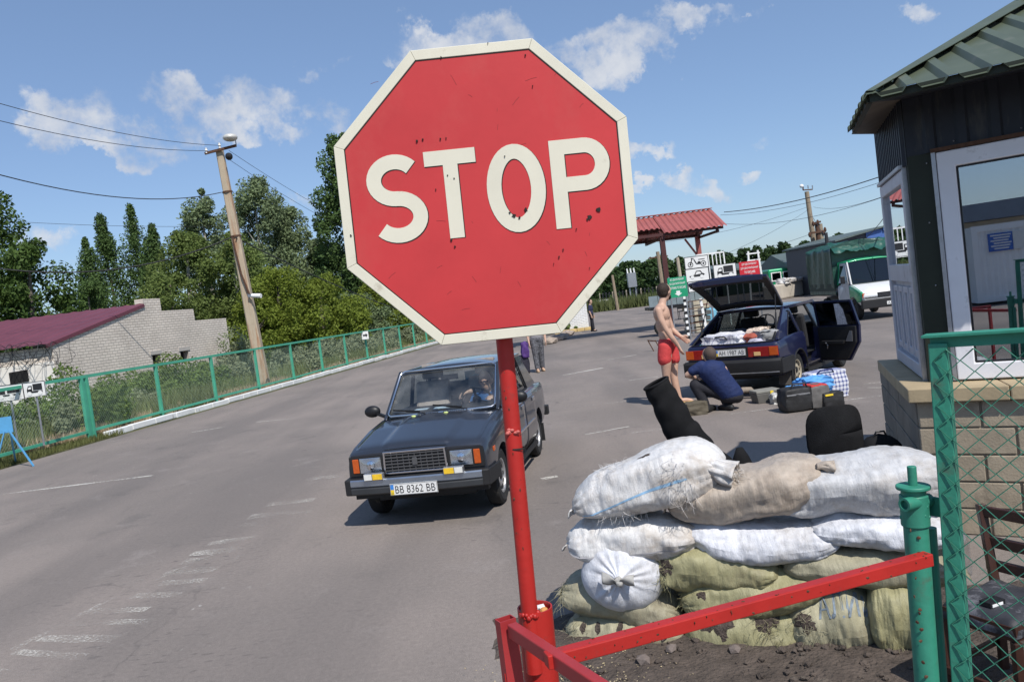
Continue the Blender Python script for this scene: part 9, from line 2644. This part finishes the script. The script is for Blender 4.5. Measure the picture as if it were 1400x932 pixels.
# generic upright figure for the two people farther off
def standing(label, p, h, f, shirt, trs, hairm, stride=.12, shoe=M_TRIMBLK):
 p = Vector(p); f = Vector((*f, 0)).normalized(); s = Vector((f.y, -f.x, 0)); k = h / 1.75
 t = thing('person', label, 'person', p)
 def q(a, b, z): return p + f * (a * k) + s * (b * k) + up * (z * k)
 mb = MB(); hc_ = q(.03, 0, 1.60); head(mb, hc_, f, .105 * k); capsule(mb, q(0, 0, 1.50), q(0, 0, 1.42), .055 * k, .065 * k)
 R_ = Matrix((f, s, up)).transposed(); mb.ball(q(0, 0, 1.25), (.11 * k, .19 * k, .2 * k), 16, 10, R_); mb.ball(q(0, 0, 1.02), (.11 * k, .16 * k, .16 * k), 16, 10, R_)
 for sg in (-1, 1):
  chain(mb, [q(0, sg * .20, 1.38), q(-.02, sg * .25, 1.10), q(.06, sg * .24, .86)], [.055 * k, .043 * k, .03 * k]); hand(mb, q(.06, sg * .24, .86), f * .25 - up, s * -sg, k)
  chain(mb, [q(0, sg * .09, .92), q(sg * stride * .5, sg * .09, .5), q(sg * stride, sg * .09, .09), q(sg * stride + .14, sg * .10, .04)], [.095 * k, .062 * k, .042 * k, .035 * k])
 skinmesh('body', mb, M_SKINP, t, .014, 3); face_bits(t, hc_, f, .105 * k, hairm)
 mb = MB(); mb.ball(q(0, 0, 1.25), (.13 * k, .21 * k, .21 * k), 16, 10, R_); mb.ball(q(0, 0, 1.02), (.125 * k, .18 * k, .17 * k), 16, 10, R_)
 for sg in (-1, 1): capsule(mb, q(0, sg * .20, 1.38), q(-.01, sg * .245, 1.16), .072 * k, .06 * k)
 skinmesh('shirt', mb, shirt, t, .016, 2)
 mb = MB(); mb.ball(q(0, 0, .95), (.13 * k, .18 * k, .11 * k), 16, 10, R_)
 for sg in (-1, 1): chain(mb, [q(0, sg * .09, .92), q(sg * stride * .5, sg * .09, .5), q(sg * stride * .95, sg * .09, .14)], [.115 * k, .088 * k, .075 * k])
 skinmesh('trousers', mb, trs, t, .016, 2)
 for sg in (-1, 1): mb = MB(); chain(mb, [q(sg * stride - .05, sg * .09, .045), q(sg * stride + .16, sg * .10, .04)], [.05 * k, .04 * k]); skinmesh('shoe', mb, shoe, t, .014, 1)
 return t
wp = G(739, 508); wp.z = 0
M_PATT = mat('black_and_white_patterned_cloth', (.10, .10, .11), .8, var=.95, vs=26)
standing('walking person in patterned trousers half hidden behind the stop sign', wp, 1.72, (.15, -1), mat('grey_blouse', (.25, .24, .25), .8), M_PATT, M_HAIR, .1, mat('tan_shoe', (.5, .34, .22), .6))
t = tag(soft_box((0, 0, .26), (.34, .26, .5), mat('black_suitcase_cloth', (.02, .018, .03), .7, var=.2), 'suitcase', None, 41, .1), 'dark suitcase pulled along beside the walking person', 'suitcase'); t.location = wp + Vector((-.46, -.05, 0))
t = tag(soft_box((0, 0, 0), (.20, .2, .42), mat('violet_cloth', (.075, .03, .16), .7, var=.25, vs=14), 'handbag', None, 42, .3), 'violet bag hanging from the hand of the walking person', 'bag'); t.location = wp + Vector((-.36, -.12, .66))
standing('person in dark clothes standing at the corner of the white kiosk', G(811, 453), 1.72, (.9, -.3), mat('dark_blue_shirt', (.025, .03, .07), .8), M_DTR, M_HAIR, .06)
# driver
def LP(x, y, z): return Matrix.Translation(lada.location) @ Matrix.Rotation(lada.rotation_euler.z, 4, 'Z') @ Vector((x * .958, y * .958, z * .958))
fL = Vector((math.cos(-1.766), math.sin(-1.766), 0))
t = thing('person', 'driver in a blue and white T-shirt at the wheel of the dark sedan', 'person', LP(-.1, .36, .5))
mb = MB(); hd = LP(.0, .38, 1.20); head(mb, hd, fL, .10); capsule(mb, LP(-.02, .38, 1.10), LP(-.03, .38, 1.02), .052, .06); mb.ball(LP(-.05, .38, .86), (.18, .12, .2), 14, 10)
chain(mb, [LP(-.03, .20, .98), LP(.10, .10, .95), LP(.36, .26, 1.13)], [.055, .045, .034]); hand(mb, LP(.34, .25, 1.14), fL * .4 + Vector((-.7, 0, -.25)), Vector((0, 0, -1)), 1.0, .7)
chain(mb, [LP(-.03, .56, .98), LP(.12, .64, .98), LP(.36, .52, 1.03)], [.055, .045, .034]); hand(mb, LP(.36, .52, 1.03), fL * .7 + up * .2, Vector((0, 0, -1)), 1.0, .8)
skinmesh('body', mb, M_SKINP, t, .012, 3); face_bits(t, hd, fL, .10, M_HAIR)
mb = MB(); mb.ball(LP(-.05, .38, .88), (.20, .14, .21), 16, 10); capsule(mb, LP(-.03, .24, .99), LP(.02, .16, .97), .075, .066); skinmesh('tshirt', mb, mat('blue_tshirt_cloth', (.03, .10, .26), .8, var=.1), t, .014, 2)
mb = MB(); capsule(mb, LP(-.03, .55, .99), LP(.05, .61, .98), .075, .066); skinmesh('white_sleeve', mb, M_WHITE, t, .012, 2)
